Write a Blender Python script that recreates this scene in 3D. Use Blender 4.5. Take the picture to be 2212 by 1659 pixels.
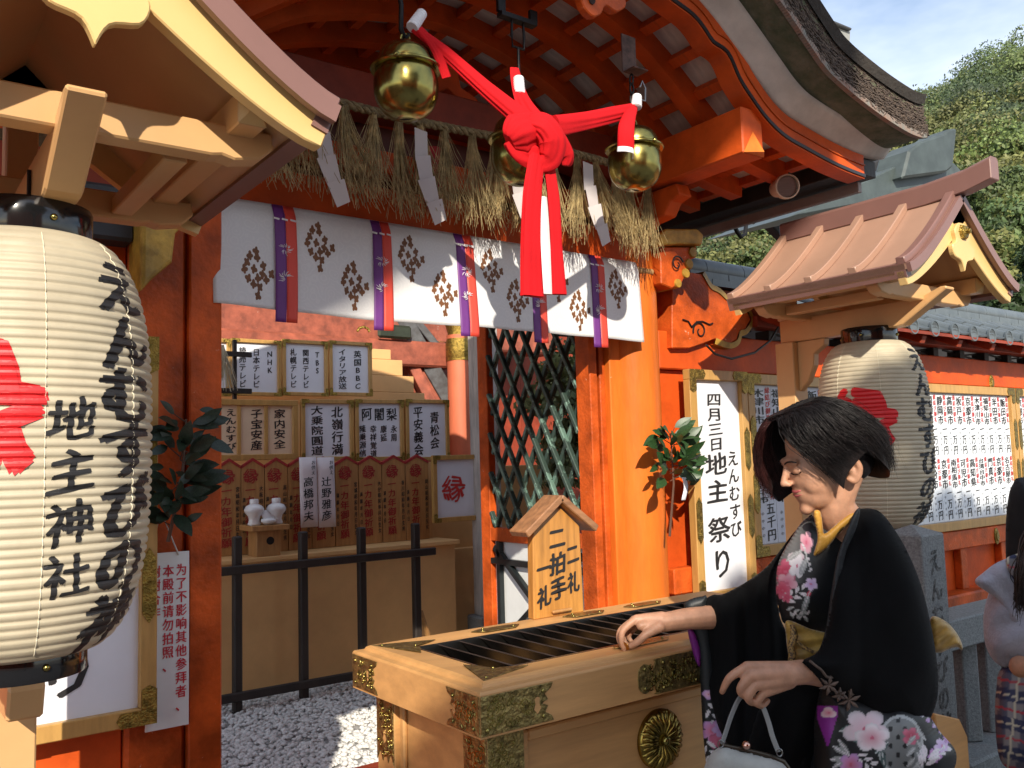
import bpy, bmesh, math, random
import numpy as np
from mathutils import Vector, Matrix, Euler
random.seed(7); rng = np.random.default_rng(11)
SC = bpy.context.scene
COL = SC.collection
for o in list(bpy.data.objects): bpy.data.objects.remove(o)

# ------------------------------------------------------------------ camera
F, CX, CY = 1913.0, 1106.0, 829.5            # photo measured on a 2212 x 1659 grid
def nrm(v): v = np.array(v, float); return v / np.linalg.norm(v)
Zc = nrm((477 - CX, -20900 - CY, F))
Xc = np.array([3700 - CX, 921 - CY, F], float); Xc = nrm(Xc - Zc * Xc.dot(Zc)); Yc = np.cross(Zc, Xc)
RW = np.array([Xc, Yc, Zc]); CAM = np.array([0, 0, 1.45])
def ray(px, py): return RW @ np.array([(px - CX) / F, (py - CY) / F, 1.0])
def on(px, py, axis, val):
    d = ray(px, py); i = 'XYZ'.index(axis); return CAM + d * (val - CAM[i]) / d[i]
def dep(px, py, d): return CAM + ray(px, py) * d
cd = bpy.data.cameras.new('camera'); cam = bpy.data.objects.new('camera', cd); COL.objects.link(cam)
cd.sensor_width = 36; cd.lens = 36 * F / 2212; cd.clip_start = 0.05; cd.clip_end = 5000
m3 = np.stack([RW @ [1, 0, 0], RW @ [0, -1, 0], RW @ [0, 0, -1]], axis=1)
mw = Matrix.Identity(4)
for i in range(3):
    for j in range(3): mw[i][j] = m3[i][j]
    mw[i][3] = CAM[i]
cam.matrix_world = mw
SC.camera = cam
SC.render.resolution_x, SC.render.resolution_y = 1024, 768
# ------------------------------------------------------------------ light
SUN = nrm((0.367, 0.58, -0.375))             # direction the sunlight travels
W = bpy.data.worlds.new('World'); SC.world = W; W.use_nodes = True
wn = W.node_tree; wn.nodes.clear()
sky = wn.nodes.new('ShaderNodeTexSky'); sky.sky_type = 'NISHITA'; sky.sun_disc = False
sky.sun_elevation = math.asin(-SUN[2]); sky.sun_rotation = math.atan2(-SUN[0], -SUN[1]); sky.air_density = 1.0; sky.dust_density = 0.7; sky.ozone_density = 1.0
bg = wn.nodes.new('ShaderNodeBackground'); bg.inputs[1].default_value = 0.15
# thin high cloud mixed into the sky
wtc = wn.nodes.new('ShaderNodeTexCoord'); wmp = wn.nodes.new('ShaderNodeMapping'); wmp.inputs['Scale'].default_value = (1.2, 1.2, 3.2)
wno = wn.nodes.new('ShaderNodeTexNoise'); wno.inputs['Scale'].default_value = 1.9; wno.inputs['Detail'].default_value = 6; wno.inputs['Roughness'].default_value = 0.55
wra = wn.nodes.new('ShaderNodeValToRGB'); wra.color_ramp.elements[0].position = 0.38; wra.color_ramp.elements[1].position = 0.66
wra.color_ramp.elements[0].color = (0.05, 0.05, 0.05, 1); wra.color_ramp.elements[1].color = (0.75, 0.75, 0.75, 1)
wmx = wn.nodes.new('ShaderNodeMix'); wmx.data_type = 'RGBA'; wmx.inputs[7].default_value = (6.6, 7.0, 7.6, 1)
wout = wn.nodes.new('ShaderNodeOutputWorld')
L = wn.links.new
L(wtc.outputs['Generated'], wmp.inputs[0]); L(wmp.outputs[0], wno.inputs['Vector']); L(wno.outputs[0], wra.inputs[0])
L(wra.outputs[0], wmx.inputs[0]); L(sky.outputs[0], wmx.inputs[6]); L(wmx.outputs[2], bg.inputs[0]); L(bg.outputs[0], wout.inputs[0])
sd = bpy.data.lights.new('sun', 'SUN'); sd.energy = 4.6; sd.angle = math.radians(0.53); sd.color = (1.0, 0.91, 0.77)
so = bpy.data.objects.new('sun', sd); COL.objects.link(so); so.rotation_mode = 'QUATERNION'
so.rotation_quaternion = Vector(SUN).to_track_quat('-Z', 'Y'); so.location = (-6, -10, 8)
SC.view_settings.view_transform = 'Standard'; SC.view_settings.look = 'None'; SC.view_settings.gamma = 1.0
SC.view_settings.exposure = 0.5; SC.view_settings.use_curve_mapping = False
SC.cycles.max_bounces = 7; SC.cycles.diffuse_bounces = 4; SC.cycles.glossy_bounces = 4; SC.cycles.transmission_bounces = 4
SC.cycles.transparent_max_bounces = 6; SC.cycles.caustics_reflective = False; SC.cycles.caustics_refractive = False
SC.cycles.use_denoising = True

# ------------------------------------------------------------------ helpers
def s2l(c):
    return tuple((x / 12.92 if x <= 0.04045 else ((x + 0.055) / 1.055) ** 2.4) for x in [k / 255 for k in c])
MATS = {}
def mat(name, col, rough=0.5, metal=0.0, var=0.12, vscale=6.0, col2=None, lo=0.35, hi=0.7, bump=0.0, bscale=60.0,
        stretch=(1, 1, 1), spec=0.5, coat=0.0, sheen=0.0, sss=0.0, transl=0.0, attr=None, chips=None, chipamt=0.62, chipscale=9, rvar=0.0):
    if name in MATS: return MATS[name]
    m = bpy.data.materials.new(name); m.use_nodes = True; nt = m.node_tree; nt.nodes.clear(); N = nt.nodes.new; l = nt.links.new
    out = N('ShaderNodeOutputMaterial'); b = N('ShaderNodeBsdfPrincipled'); l(b.outputs[0], out.inputs[0])
    b.inputs['Roughness'].default_value = rough; b.inputs['Metallic'].default_value = metal
    b.inputs['Specular IOR Level'].default_value = spec; b.inputs['Coat Weight'].default_value = coat
    if sheen: b.inputs['Sheen Weight'].default_value = sheen; b.inputs['Sheen Roughness'].default_value = 0.4
    if sss:
        b.inputs['Subsurface Weight'].default_value = sss; b.inputs['Subsurface Radius'].default_value = (0.012, 0.005, 0.003); b.inputs['Subsurface Scale'].default_value = 1.0
    tc = N('ShaderNodeTexCoord'); mp = N('ShaderNodeMapping'); mp.inputs['Scale'].default_value = stretch
    l(tc.outputs['Object'], mp.inputs[0])
    c1 = tuple(col) + (1,)
    c2 = tuple(col2) + (1,) if col2 else tuple(max(0, x * (1 - 2.2 * var)) for x in col) + (1,)
    src = None
    if attr:
        a = N('ShaderNodeVertexColor'); a.layer_name = attr; src = a.outputs[0]
    elif var > 0 or col2:
        no = N('ShaderNodeTexNoise'); no.inputs['Scale'].default_value = vscale; no.inputs['Detail'].default_value = 7; no.inputs['Roughness'].default_value = 0.62
        l(mp.outputs[0], no.inputs['Vector'])
        rp = N('ShaderNodeValToRGB'); rp.color_ramp.elements[0].position = lo; rp.color_ramp.elements[1].position = hi
        rp.color_ramp.elements[0].color = c2; rp.color_ramp.elements[1].color = c1
        l(no.outputs[0], rp.inputs[0]); src = rp.outputs[0]
        if rvar:
            mr = N('ShaderNodeMapRange'); mr.inputs[3].default_value = max(0.02, rough - rvar); mr.inputs[4].default_value = min(1, rough + rvar)
            l(no.outputs[0], mr.inputs[0]); l(mr.outputs[0], b.inputs['Roughness'])
    if chips and src is not None:
        n2 = N('ShaderNodeTexNoise'); n2.inputs['Scale'].default_value = chipscale; n2.inputs['Detail'].default_value = 9; n2.inputs['Roughness'].default_value = 0.75
        l(tc.outputs['Object'], n2.inputs['Vector'])
        r2 = N('ShaderNodeValToRGB'); r2.color_ramp.elements[0].position = chipamt; r2.color_ramp.elements[1].position = chipamt + 0.03
        l(n2.outputs[0], r2.inputs[0])
        mx = N('ShaderNodeMix'); mx.data_type = 'RGBA'; mx.inputs[7].default_value = tuple(chips) + (1,)
        l(r2.outputs[0], mx.inputs[0]); l(src, mx.inputs[6]); src = mx.outputs[2]
    if src is not None: l(src, b.inputs['Base Color'])
    else: b.inputs['Base Color'].default_value = c1
    if bump:
        nb = N('ShaderNodeTexNoise'); nb.inputs['Scale'].default_value = bscale; nb.inputs['Detail'].default_value = 5
        l(mp.outputs[0], nb.inputs['Vector']); bp = N('ShaderNodeBump'); bp.inputs['Strength'].default_value = bump; bp.inputs['Distance'].default_value = 0.01
        l(nb.outputs[0], bp.inputs['Height']); l(bp.outputs[0], b.inputs['Normal'])
    if transl:
        tr = N('ShaderNodeBsdfTranslucent'); ms = N('ShaderNodeMixShader'); ms.inputs[0].default_value = transl
        if src is not None: l(src, tr.inputs[0])
        else: tr.inputs[0].default_value = c1
        l(b.outputs[0], ms.inputs[1]); l(tr.outputs[0], ms.inputs[2]); l(ms.outputs[0], out.inputs[0])
    MATS[name] = m; return m

def link(o, parent=None, loc0=None):
    COL.objects.link(o)
    if parent is not None:
        o.parent = parent
        o.matrix_parent_inverse = Matrix.Translation(-Vector(ROOT.get(parent.name, (0, 0, 0))))
    return o
ROOT = {}
def put(o, label=None, cat=None, group=None, kind=None):
    if label: o['label'] = label
    if cat: o['category'] = cat
    if group: o['group'] = group
    if kind: o['kind'] = kind
    return o
def thing(name, loc, label, cat, group=None):
    e = bpy.data.objects.new(name, None); e.empty_display_size = 0.1; COL.objects.link(e); e.location = tuple(loc)
    ROOT[e.name] = tuple(loc); put(e, label, cat, group); return e

class MB:
    def __init__(s): s.v = []; s.f = []; s.m = []; s.col = None
    def add(s, vs, fs, mi=0):
        b = len(s.v); s.v.extend([tuple(map(float, p)) for p in vs]); s.f.extend([tuple(i + b for i in f) for f in fs]); s.m.extend([mi] * len(fs)); return s
    def box(s, x0, x1, y0, y1, z0, z1, mi=0):
        return s.add([(x0, y0, z0), (x1, y0, z0), (x1, y1, z0), (x0, y1, z0), (x0, y0, z1), (x1, y0, z1), (x1, y1, z1), (x0, y1, z1)],
                     [(0, 3, 2, 1), (4, 5, 6, 7), (0, 1, 5, 4), (1, 2, 6, 5), (2, 3, 7, 6), (3, 0, 4, 7)], mi)
    def beam(s, p0, p1, w, h, up=(0, 0, 1), mi=0, w1=None, h1=None):
        p0 = Vector(p0); p1 = Vector(p1); d = (p1 - p0).normalized(); u = Vector(up); sd = d.cross(u).normalized(); u = sd.cross(d)
        w1 = w if w1 is None else w1; h1 = h if h1 is None else h1; vs = []
        for p, a, b in ((p0, w, h), (p1, w1, h1)):
            for x, y in ((-1, -1), (1, -1), (1, 1), (-1, 1)): vs.append(p + sd * (x * a / 2) + u * (y * b / 2))
        return s.add(vs, [(0, 1, 2, 3), (7, 6, 5, 4), (0, 4, 5, 1), (1, 5, 6, 2), (2, 6, 7, 3), (3, 7, 4, 0)], mi)
    def prism(s, poly, o, ux, uy, depth, mi=0, mside=None):
        o = Vector(o); ux = Vector(ux); uy = Vector(uy); n = ux.cross(uy).normalized() * depth; k = len(poly)
        A = [o + ux * a + uy * b for a, b in poly]; B = [p + n for p in A]
        fs = [tuple(range(k - 1, -1, -1)), tuple(range(k, 2 * k))]
        sd = [(i, (i + 1) % k, k + (i + 1) % k, k + i) for i in range(k)]
        b0 = len(s.v); s.v.extend([tuple(p) for p in A + B])
        for f in fs: s.f.append(tuple(i + b0 for i in f)); s.m.append(mi)
        for f in sd: s.f.append(tuple(i + b0 for i in f)); s.m.append(mi if mside is None else mside)
        return s
    def tube(s, pts, r, seg=8, mi=0, closed=False, flat=1.0, up=None, rot=0.0):
        pts = [Vector(p) for p in pts]; n = len(pts); rs = r if hasattr(r, '__len__') else [r] * n
        prev = Vector(up) if up is not None else None; vs = []
        for i, p in enumerate(pts):
            d = (pts[(i + 1) % n] - pts[i - 1]) if closed else (pts[min(i + 1, n - 1)] - pts[max(i - 1, 0)])
            d = d.normalized() if d.length > 1e-9 else Vector((0, 0, 1))
            if prev is None: prev = Vector((0, 0, 1)) if abs(d.z) < 0.9 else Vector((1, 0, 0))
            a = (prev - d * prev.dot(d)); a = a.normalized() if a.length > 1e-6 else d.orthogonal().normalized(); b = d.cross(a); prev = a
            for k in range(seg):
                t = 2 * math.pi * k / seg + rot; vs.append(p + a * (math.cos(t) * rs[i] * flat) + b * (math.sin(t) * rs[i]))
        fs = []
        for i in range(n if closed else n - 1):
            for k in range(seg):
                j = (i + 1) % n; fs.append((i * seg + k, i * seg + (k + 1) % seg, j * seg + (k + 1) % seg, j * seg + k))
        if not closed: fs += [tuple(range(seg - 1, -1, -1)), tuple((n - 1) * seg + k for k in range(seg))]
        return s.add(vs, fs, mi)
    def lathe(s, prof, o=(0, 0, 0), seg=32, mi=0, ax=None, scale=(1, 1)):
        vs = []; o = Vector(o)
        for r, z in prof:
            for k in range(seg):
                t = 2 * math.pi * k / seg; p = Vector((r * math.cos(t) * scale[0], r * math.sin(t) * scale[1], z))
                if ax is not None: p = ax @ p
                vs.append(o + p)
        n = len(prof); fs = [(i * seg + k, i * seg + (k + 1) % seg, (i + 1) * seg + (k + 1) % seg, (i + 1) * seg + k) for i in range(n - 1) for k in range(seg)]
        if prof[0][0] > 1e-5: fs.append(tuple(range(seg - 1, -1, -1)))
        if prof[-1][0] > 1e-5: fs.append(tuple((n - 1) * seg + k for k in range(seg)))
        return s.add(vs, fs, mi)
    def grid(s, P, mi=0, closed_u=False, flip=False):
        P = np.asarray(P); nu, nv = P.shape[:2]; fs = []
        for i in range(nu if closed_u else nu - 1):
            for j in range(nv - 1):
                a, b, c, d = i * nv + j, ((i + 1) % nu) * nv + j, ((i + 1) % nu) * nv + j + 1, i * nv + j + 1
                fs.append((a, d, c, b) if flip else (a, b, c, d))
        return s.add(P.reshape(-1, 3), fs, mi)
    def ball(s, c, r, seg=12, rings=8, mi=0):
        r = (r, r, r) if not hasattr(r, '__len__') else r
        prof = [(math.sin(math.pi * i / rings), -math.cos(math.pi * i / rings)) for i in range(rings + 1)]
        vs = []; c = Vector(c)
        for a, z in prof:
            for k in range(seg):
                t = 2 * math.pi * k / seg; vs.append((c.x + r[0] * a * math.cos(t), c.y + r[1] * a * math.sin(t), c.z + r[2] * z))
        return s.add(vs, [(i * seg + k, i * seg + (k + 1) % seg, (i + 1) * seg + (k + 1) % seg, (i + 1) * seg + k) for i in range(rings) for k in range(seg)], mi)
    def mesh(s, name, mats, smooth=0):
        me = bpy.data.meshes.new(name); me.from_pydata(s.v, [], s.f)
        for m in (mats if isinstance(mats, (list, tuple)) else [mats]): me.materials.append(m)
        if any(s.m): me.polygons.foreach_set('material_index', s.m)
        if smooth:
            me.polygons.foreach_set('use_smooth', [True] * len(me.polygons))
            if smooth < 180: me.set_sharp_from_angle(angle=math.radians(smooth))
        me.update(); return me
    def build(s, name, mats, parent=None, smooth=0, bevel=0.0, kind=None, label=None, cat=None, group=None, segs=1):
        o = bpy.data.objects.new(name, s.mesh(name, mats, smooth)); link(o, parent)
        if bevel:
            b = o.modifiers.new('bevel', 'BEVEL'); b.width = bevel; b.segments = segs; b.limit_method = 'ANGLE'; b.angle_limit = math.radians(40)
        put(o, label, cat, group, kind); return o
def inst(me, name, mtx, parent=None, **kw):
    o = bpy.data.objects.new(name, me); link(o, parent); o.matrix_basis = mtx; put(o, **kw); return o
def bx(name, m, parent, x0, x1, y0, y1, z0, z1, bevel=0.004, **kw):
    return MB().box(x0, x1, y0, y1, z0, z1).build(name, m, parent, bevel=bevel, **kw)
def frame_mtx(o, ux, uy, uz):
    M = Matrix.Identity(4)
    for i in range(3): M[i][0] = ux[i]; M[i][1] = uy[i]; M[i][2] = uz[i]; M[i][3] = o[i]
    return M
def spline(pts, n):
    pts = np.array(pts, float); k = len(pts); out = []
    for t in np.linspace(0, k - 1 - 1e-9, n):
        i = int(t); u = t - i; p0, p1, p2, p3 = pts[max(i - 1, 0)], pts[i], pts[min(i + 1, k - 1)], pts[min(i + 2, k - 1)]
        out.append(0.5 * ((2 * p1) + (-p0 + p2) * u + (2 * p0 - 5 * p1 + 4 * p2 - p3) * u * u + (-p0 + 3 * p1 - 3 * p2 + p3) * u ** 3))
    return np.array(out)

# ------------------------------------------------------------------ brush lettering (outlines of the built-in font)
GLY = {}
def load_glyphs(chars, bolds=(0.0,)):
    tmp = []; bolds = (0.0,)
    for b in bolds:
        for ch in sorted(set(chars)):
            if (ch, b) in GLY or ch.isspace(): continue
            cu = bpy.data.curves.new('glyph', 'FONT'); cu.body = ch; cu.size = 1.0; cu.offset = b; cu.resolution_u = 2; cu.align_x = 'CENTER'; cu.fill_mode = 'FRONT'
            o = bpy.data.objects.new('glyph', cu); COL.objects.link(o); tmp.append((ch, b, o, cu))
    bpy.context.view_layer.update(); dg = bpy.context.evaluated_depsgraph_get()
    for ch, b, o, cu in tmp:
        me = bpy.data.meshes.new_from_object(o.evaluated_get(dg))
        v = np.array([x.co[:2] for x in me.vertices]).reshape(-1, 2); f = [tuple(p.vertices) for p in me.polygons]
        GLY[(ch, b)] = (v, f); bpy.data.meshes.remove(me)
    for ch, b, o, cu in tmp: bpy.data.objects.remove(o); bpy.data.curves.remove(cu)
GCY = 0.38
def glyph2d(ch, b, w, h, slant=0.10, wob=0.02):
    v, f = GLY[(ch, 0.0)]
    if len(v) == 0: return v, f
    v = v.copy(); v[:, 1] -= GCY
    y = v[:, 1] + slant * v[:, 0]; x = v[:, 0]
    ph = rng.uniform(0, 6.28, 2)
    x = x + wob * np.sin(5 * y + ph[0]); y = y + wob * np.sin(5 * x + ph[1])
    return np.stack([x * w, y * h], 1), f
def pen(b):
    """slanted broad-nib copies that thicken the strokes"""
    return [(0, 0)] if b <= 0 else [(-b, -0.45 * b), (b, 0.45 * b), (-0.3 * b, 0.5 * b), (0.3 * b, -0.5 * b)]
def text_col(mb, text, o, ux, uy, n, w, h, step, bold=0.02, mi=0, lift=0.002, slant=0.10, wob=0.02):
    """one vertical column of characters; o = top centre, uy points up"""
    o = np.array(o, float); ux = np.array(ux, float); uy = np.array(uy, float); n = np.array(n, float)
    for i, ch in enumerate(text):
        if ch.isspace(): continue
        v, f = glyph2d(ch, bold, w, h, slant, wob)
        if len(v) == 0: continue
        c = o - uy * (step * (i + 0.5)) + n * lift
        for k, (dx, dy) in enumerate(pen(bold)):
            mb.add([tuple(c + n * (0.00015 * k) + ux * (a + dx * w) + uy * (b + dy * h)) for a, b in v], f, mi)
# ------------------------------------------------------------------ materials
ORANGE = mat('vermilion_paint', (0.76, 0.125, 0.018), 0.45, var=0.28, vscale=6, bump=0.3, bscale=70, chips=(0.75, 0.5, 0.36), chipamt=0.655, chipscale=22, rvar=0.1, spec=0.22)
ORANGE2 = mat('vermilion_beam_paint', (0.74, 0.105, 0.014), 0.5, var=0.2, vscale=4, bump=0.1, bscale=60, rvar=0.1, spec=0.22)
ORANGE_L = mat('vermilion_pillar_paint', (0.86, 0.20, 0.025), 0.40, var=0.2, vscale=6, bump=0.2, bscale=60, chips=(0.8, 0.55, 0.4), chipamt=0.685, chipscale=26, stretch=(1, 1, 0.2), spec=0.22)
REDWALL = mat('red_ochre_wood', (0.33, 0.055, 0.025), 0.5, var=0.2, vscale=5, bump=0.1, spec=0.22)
SHRINERED = mat('faded_red_wood', (0.42, 0.11, 0.06), 0.6, var=0.25, vscale=9, bump=0.15, chips=(0.5, 0.4, 0.33), chipamt=0.68, chipscale=12)
WHITEB = mat('white_limewashed_board', (0.66, 0.60, 0.54), 0.8, var=0.14, vscale=7, bump=0.1, bscale=40)
BLACKP = mat('black_lacquer_line', (0.012, 0.011, 0.012), 0.3, var=0)
IRON = mat('black_iron', (0.02, 0.018, 0.018), 0.5, 0.6, var=0.2, vscale=30, bump=0.2)
DARKW = mat('dark_weathered_wood', (0.032, 0.023, 0.019), 0.6, var=0.25, vscale=12, bump=0.2, stretch=(1, 1, 0.2))
TAN = mat('tan_painted_wood', (0.66, 0.355, 0.13), 0.45, var=0.12, vscale=5, bump=0.05, bscale=60, rvar=0.1, stretch=(0.5, 3, 6), chips=(0.42, 0.24, 0.11), chipamt=0.695, chipscale=34)
TAN2 = mat('tan_display_board', (0.72, 0.42, 0.17), 0.6, var=0.08, vscale=3)
CREAM = mat('cream_painted_wood', (0.74, 0.50, 0.20), 0.42, var=0.05, vscale=3, bump=0.02)
CREAM2 = mat('cream_orange_painted_wood', (0.66, 0.39, 0.17), 0.45, var=0.06, vscale=3, bump=0.02)
COPPERP = mat('pinkish_brown_roof_metal', (0.42, 0.25, 0.175), 0.40, var=0.07, vscale=2.5, rvar=0.08)
COPPERD = mat('brown_roof_trim_metal', (0.24, 0.125, 0.105), 0.38, var=0.07, vscale=3)
GOLD = mat('worn_gold_fitting', (0.46, 0.31, 0.07), 0.34, 0.9, var=0.3, vscale=45, bump=0.7, bscale=150, rvar=0.12)
GOLDP = mat('yellow_gold_paint', (0.62, 0.36, 0.05), 0.45, 0.15, var=0.28, vscale=12, bump=0.3, bscale=30)
BRASS = mat('polished_brass', (0.40, 0.33, 0.10), 0.22, 1.0, var=0.24, vscale=9, rvar=0.10, bump=0.05, bscale=9)
BRASSD = mat('engraved_brass_plate', (0.46, 0.34, 0.12), 0.36, 0.85, var=0.3, vscale=55, bump=0.85, bscale=85, rvar=0.1)
BLACKL = mat('black_lacquer', (0.008, 0.008, 0.009), 0.12, var=0, spec=0.6)
INK = mat('black_ink', (0.016, 0.015, 0.016), 0.55, var=0)
REDINK = mat('red_ink', (0.60, 0.035, 0.03), 0.6, var=0.1, vscale=40)
REDINK2 = mat('dull_red_ink', (0.42, 0.03, 0.025), 0.7, var=0.2, vscale=60)
CRIMSON = mat('crimson_sign_ink', (0.52, 0.012, 0.03), 0.5, var=0)
PAPER = mat('white_paper', (0.74, 0.76, 0.82), 0.6, var=0.03, vscale=5, bump=0.05, bscale=12)
PAPERW = mat('warm_paper', (0.76, 0.70, 0.63), 0.6, var=0.04, vscale=5)
SIGNW = mat('white_plastic_sign', (0.72, 0.75, 0.74), 0.4, var=0.02)
FRAMEW = mat('honey_wood_frame', (0.55, 0.31, 0.09), 0.42, var=0.12, vscale=10, stretch=(4, 4, 0.6))
PLAQUE = mat('plain_wood_tablet', (0.46, 0.23, 0.075), 0.6, var=0.14, vscale=8, stretch=(6, 6, 0.6))
SIGNWOOD = mat('varnished_cedar', (0.60, 0.27, 0.06), 0.35, var=0.2, vscale=9, stretch=(7, 7, 0.5), bump=0.05, coat=0.2)
SIGNWOOD2 = mat('cedar_cap', (0.42, 0.20, 0.09), 0.45, var=0.22, vscale=9, stretch=(0.7, 6, 6))
STRAW = mat('dry_rice_straw', (0.74, 0.57, 0.28), 0.6, var=0.3, vscale=25)
ROPE = mat('straw_rope', (0.36, 0.27, 0.13), 0.8, var=0.3, vscale=60, bump=0.6, bscale=120)
COPPERG = mat('verdigris_copper', (0.045, 0.075, 0.062), 0.5, 0.3, var=0.35, vscale=12, bump=0.2, bscale=60, col2=(0.15, 0.25, 0.205), lo=0.46, hi=0.36)
SLATE = mat('grey_roof_tile', (0.115, 0.135, 0.145), 0.36, var=0.25, vscale=9, bump=0.1, rvar=0.1, col2=(0.07, 0.085, 0.095))
STONE = mat('grey_granite', (0.27, 0.28, 0.275), 0.8, var=0.2, vscale=120, bump=0.35, bscale=200, col2=(0.13, 0.14, 0.14))
STONED = mat('granite_recess_shade', (0.20, 0.20, 0.19), 0.9, var=0.4, vscale=60, bump=0.8, bscale=90)
PEBBLE = mat('white_pebble', (0.74, 0.73, 0.70), 0.6, var=0.12, vscale=25, bump=0.1)
STEEL = mat('brushed_steel', (0.30, 0.29, 0.28), 0.30, 1.0, var=0.1, vscale=20, stretch=(1, 1, 20))
DSTEEL = mat('dark_bronze_slat', (0.10, 0.078, 0.07), 0.42, 0.6, var=0.15, vscale=10)
GROUND = mat('pale_granite_paving', (0.42, 0.39, 0.35), 0.9, var=0.2, vscale=3, bump=0.4, bscale=30)
# ------------------------------------------------------------------ setting
MB().add([(-800, -800, 0), (800, -800, 0), (800, 1500, 0), (-800, 1500, 0)], [(0, 1, 2, 3)]).build('ground', GROUND, kind='structure')
# bed of white pebbles inside the gate
bmi = bmesh.new(); bmesh.ops.create_icosphere(bmi, subdivisions=1, radius=1.0)
ICO_V = np.array([v.co[:] for v in bmi.verts]); ICO_F = np.array([[v.index for v in f.verts] for f in bmi.faces]); bmi.free()
def pebbles(x0, x1, y0, y1, n, zbase, smin, smax):
    V = []; Fc = []
    for i in range(n):
        s = rng.uniform(smin, smax) * np.array([1, rng.uniform(0.65, 1), rng.uniform(0.45, 0.75)])
        a = rng.uniform(0, 6.28); t = rng.uniform(-0.4, 0.4)
        c, q = math.cos(a), math.sin(a)
        p = ICO_V * (1 + rng.uniform(-0.13, 0.13, (len(ICO_V), 1))) * s
        p = p @ np.array([[c, -q, 0], [q, c, 0], [0, 0, 1]]).T
        p[:, 2] += t * p[:, 0] * 0.6
        p += np.array([rng.uniform(x0, x1), rng.uniform(y0, y1), zbase + rng.uniform(0, 0.016)])
        V.append(p); Fc.append(ICO_F + i * len(ICO_V))
    return np.concatenate(V), np.concatenate(Fc)
pv, pf = pebbles(0.95, 3.75, 3.0, 5.72, 16500, 0.010, 0.010, 0.022)
me = bpy.data.meshes.new('gravel'); me.from_pydata(pv.tolist(), [], pf.tolist()); me.materials.append(PEBBLE)
me.polygons.foreach_set('use_smooth', [True] * len(me.polygons))
go = bpy.data.objects.new('gravel', me); link(go); put(go, 'white rounded pebbles spread inside the vermilion gate', 'gravel', kind='stuff')
bx('gravel_bed', mat('pale_grit', (0.45, 0.44, 0.42), 0.9, var=0.2, vscale=60, bump=0.5), None, 0.9, 3.8, 2.98, 5.75, 0.0, 0.010, 0, kind='structure')
# ------------------------------------------------------------------ the gate with its undulating gable
GX = 1.92
AU = [0, .25, .5, .63, .70, .735, .82, .88, .95, 1.05, 1.165, 1.31, 1.53, 1.75, 1.90]
AZ = [3.27, 3.245, 3.171, 3.137, 3.09, 3.060, 3.038, 2.953, 2.888, 2.815, 2.765, 2.738, 2.706, 2.692, 2.700]
RU = [0, .25, .5, .65, .8, .95, 1.05, 1.165, 1.31, 1.53, 1.75, 1.90, 2.02]
RZ = [3.27, 3.24, 3.17, 3.105, 3.005, 2.895, 2.825, 2.772, 2.738, 2.706, 2.692, 2.705, 2.735]
def arch(cusp=True, umax=1.75, n=140):
    U, Z = (AU, AZ) if cusp else (RU, RZ)
    full = [(-a, b) for a, b in list(zip(U, Z))[:0:-1]] + list(zip(U, Z))
    c = spline(full, n * 3); c = c[(np.abs(c[:, 0]) <= umax + 1e-6)]
    d = np.concatenate([[0], np.cumsum(np.hypot(*np.diff(c, axis=0).T))]); t = np.linspace(0, d[-1], n)
    c = np.stack([np.interp(t, d, c[:, 0]), np.interp(t, d, c[:, 1])], 1)
    tg = np.gradient(c, axis=0); tg /= np.linalg.norm(tg, axis=1)[:, None]
    if cusp:
        for _ in range(4): tg[1:-1] = (tg[:-2] + tg[1:-1] + tg[2:]) / 3
        tg /= np.linalg.norm(tg, axis=1)[:, None]
    return c, np.stack([-tg[:, 1], tg[:, 0]], 1)
def band(c, nn, o0, o1, y0, y1):
    """closed solid strip following the arch: offsets o0..o1 along the normal, from y0 to y1"""
    f = lambda o, y: np.stack([GX + c[:, 0] + nn[:, 0] * o, np.full(len(c), y) if np.isscalar(y) else y, c[:, 1] + nn[:, 1] * o], 1)
    P = np.stack([f(o0, y0), f(o1, y0), f(o1, y1), f(o0, y1)], 1)
    mb = MB(); n = len(c); vs = P.reshape(-1, 3); fs = []
    for i in range(n - 1):
        for k in range(4): fs.append((i * 4 + k, i * 4 + (k + 1) % 4, (i + 1) * 4 + (k + 1) % 4, (i + 1) * 4 + k))
    fs += [(3, 2, 1, 0), tuple((n - 1) * 4 + k for k in range(4))]
    return mb.add(vs, fs)
gate = thing('shrine_gate', (GX, 2.98, 0), 'vermilion shrine gate with undulating bark-thatched gable over the offertory box', 'gate')
ac, an = arch(True); rc, rn = arch(False, 1.56)
bb = band(ac, an, 0.0, 0.11, 2.20, 2.285).build('bargeboard', ORANGE2, gate, smooth=40)
band(ac, an, 0.006, 0.020, 2.193, 2.21).build('black_edge_line', BLACKP, bb)
band(ac, an, 0.060, 0.066, 2.194, 2.21).build('ridge_moulding', ORANGE, bb)
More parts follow.
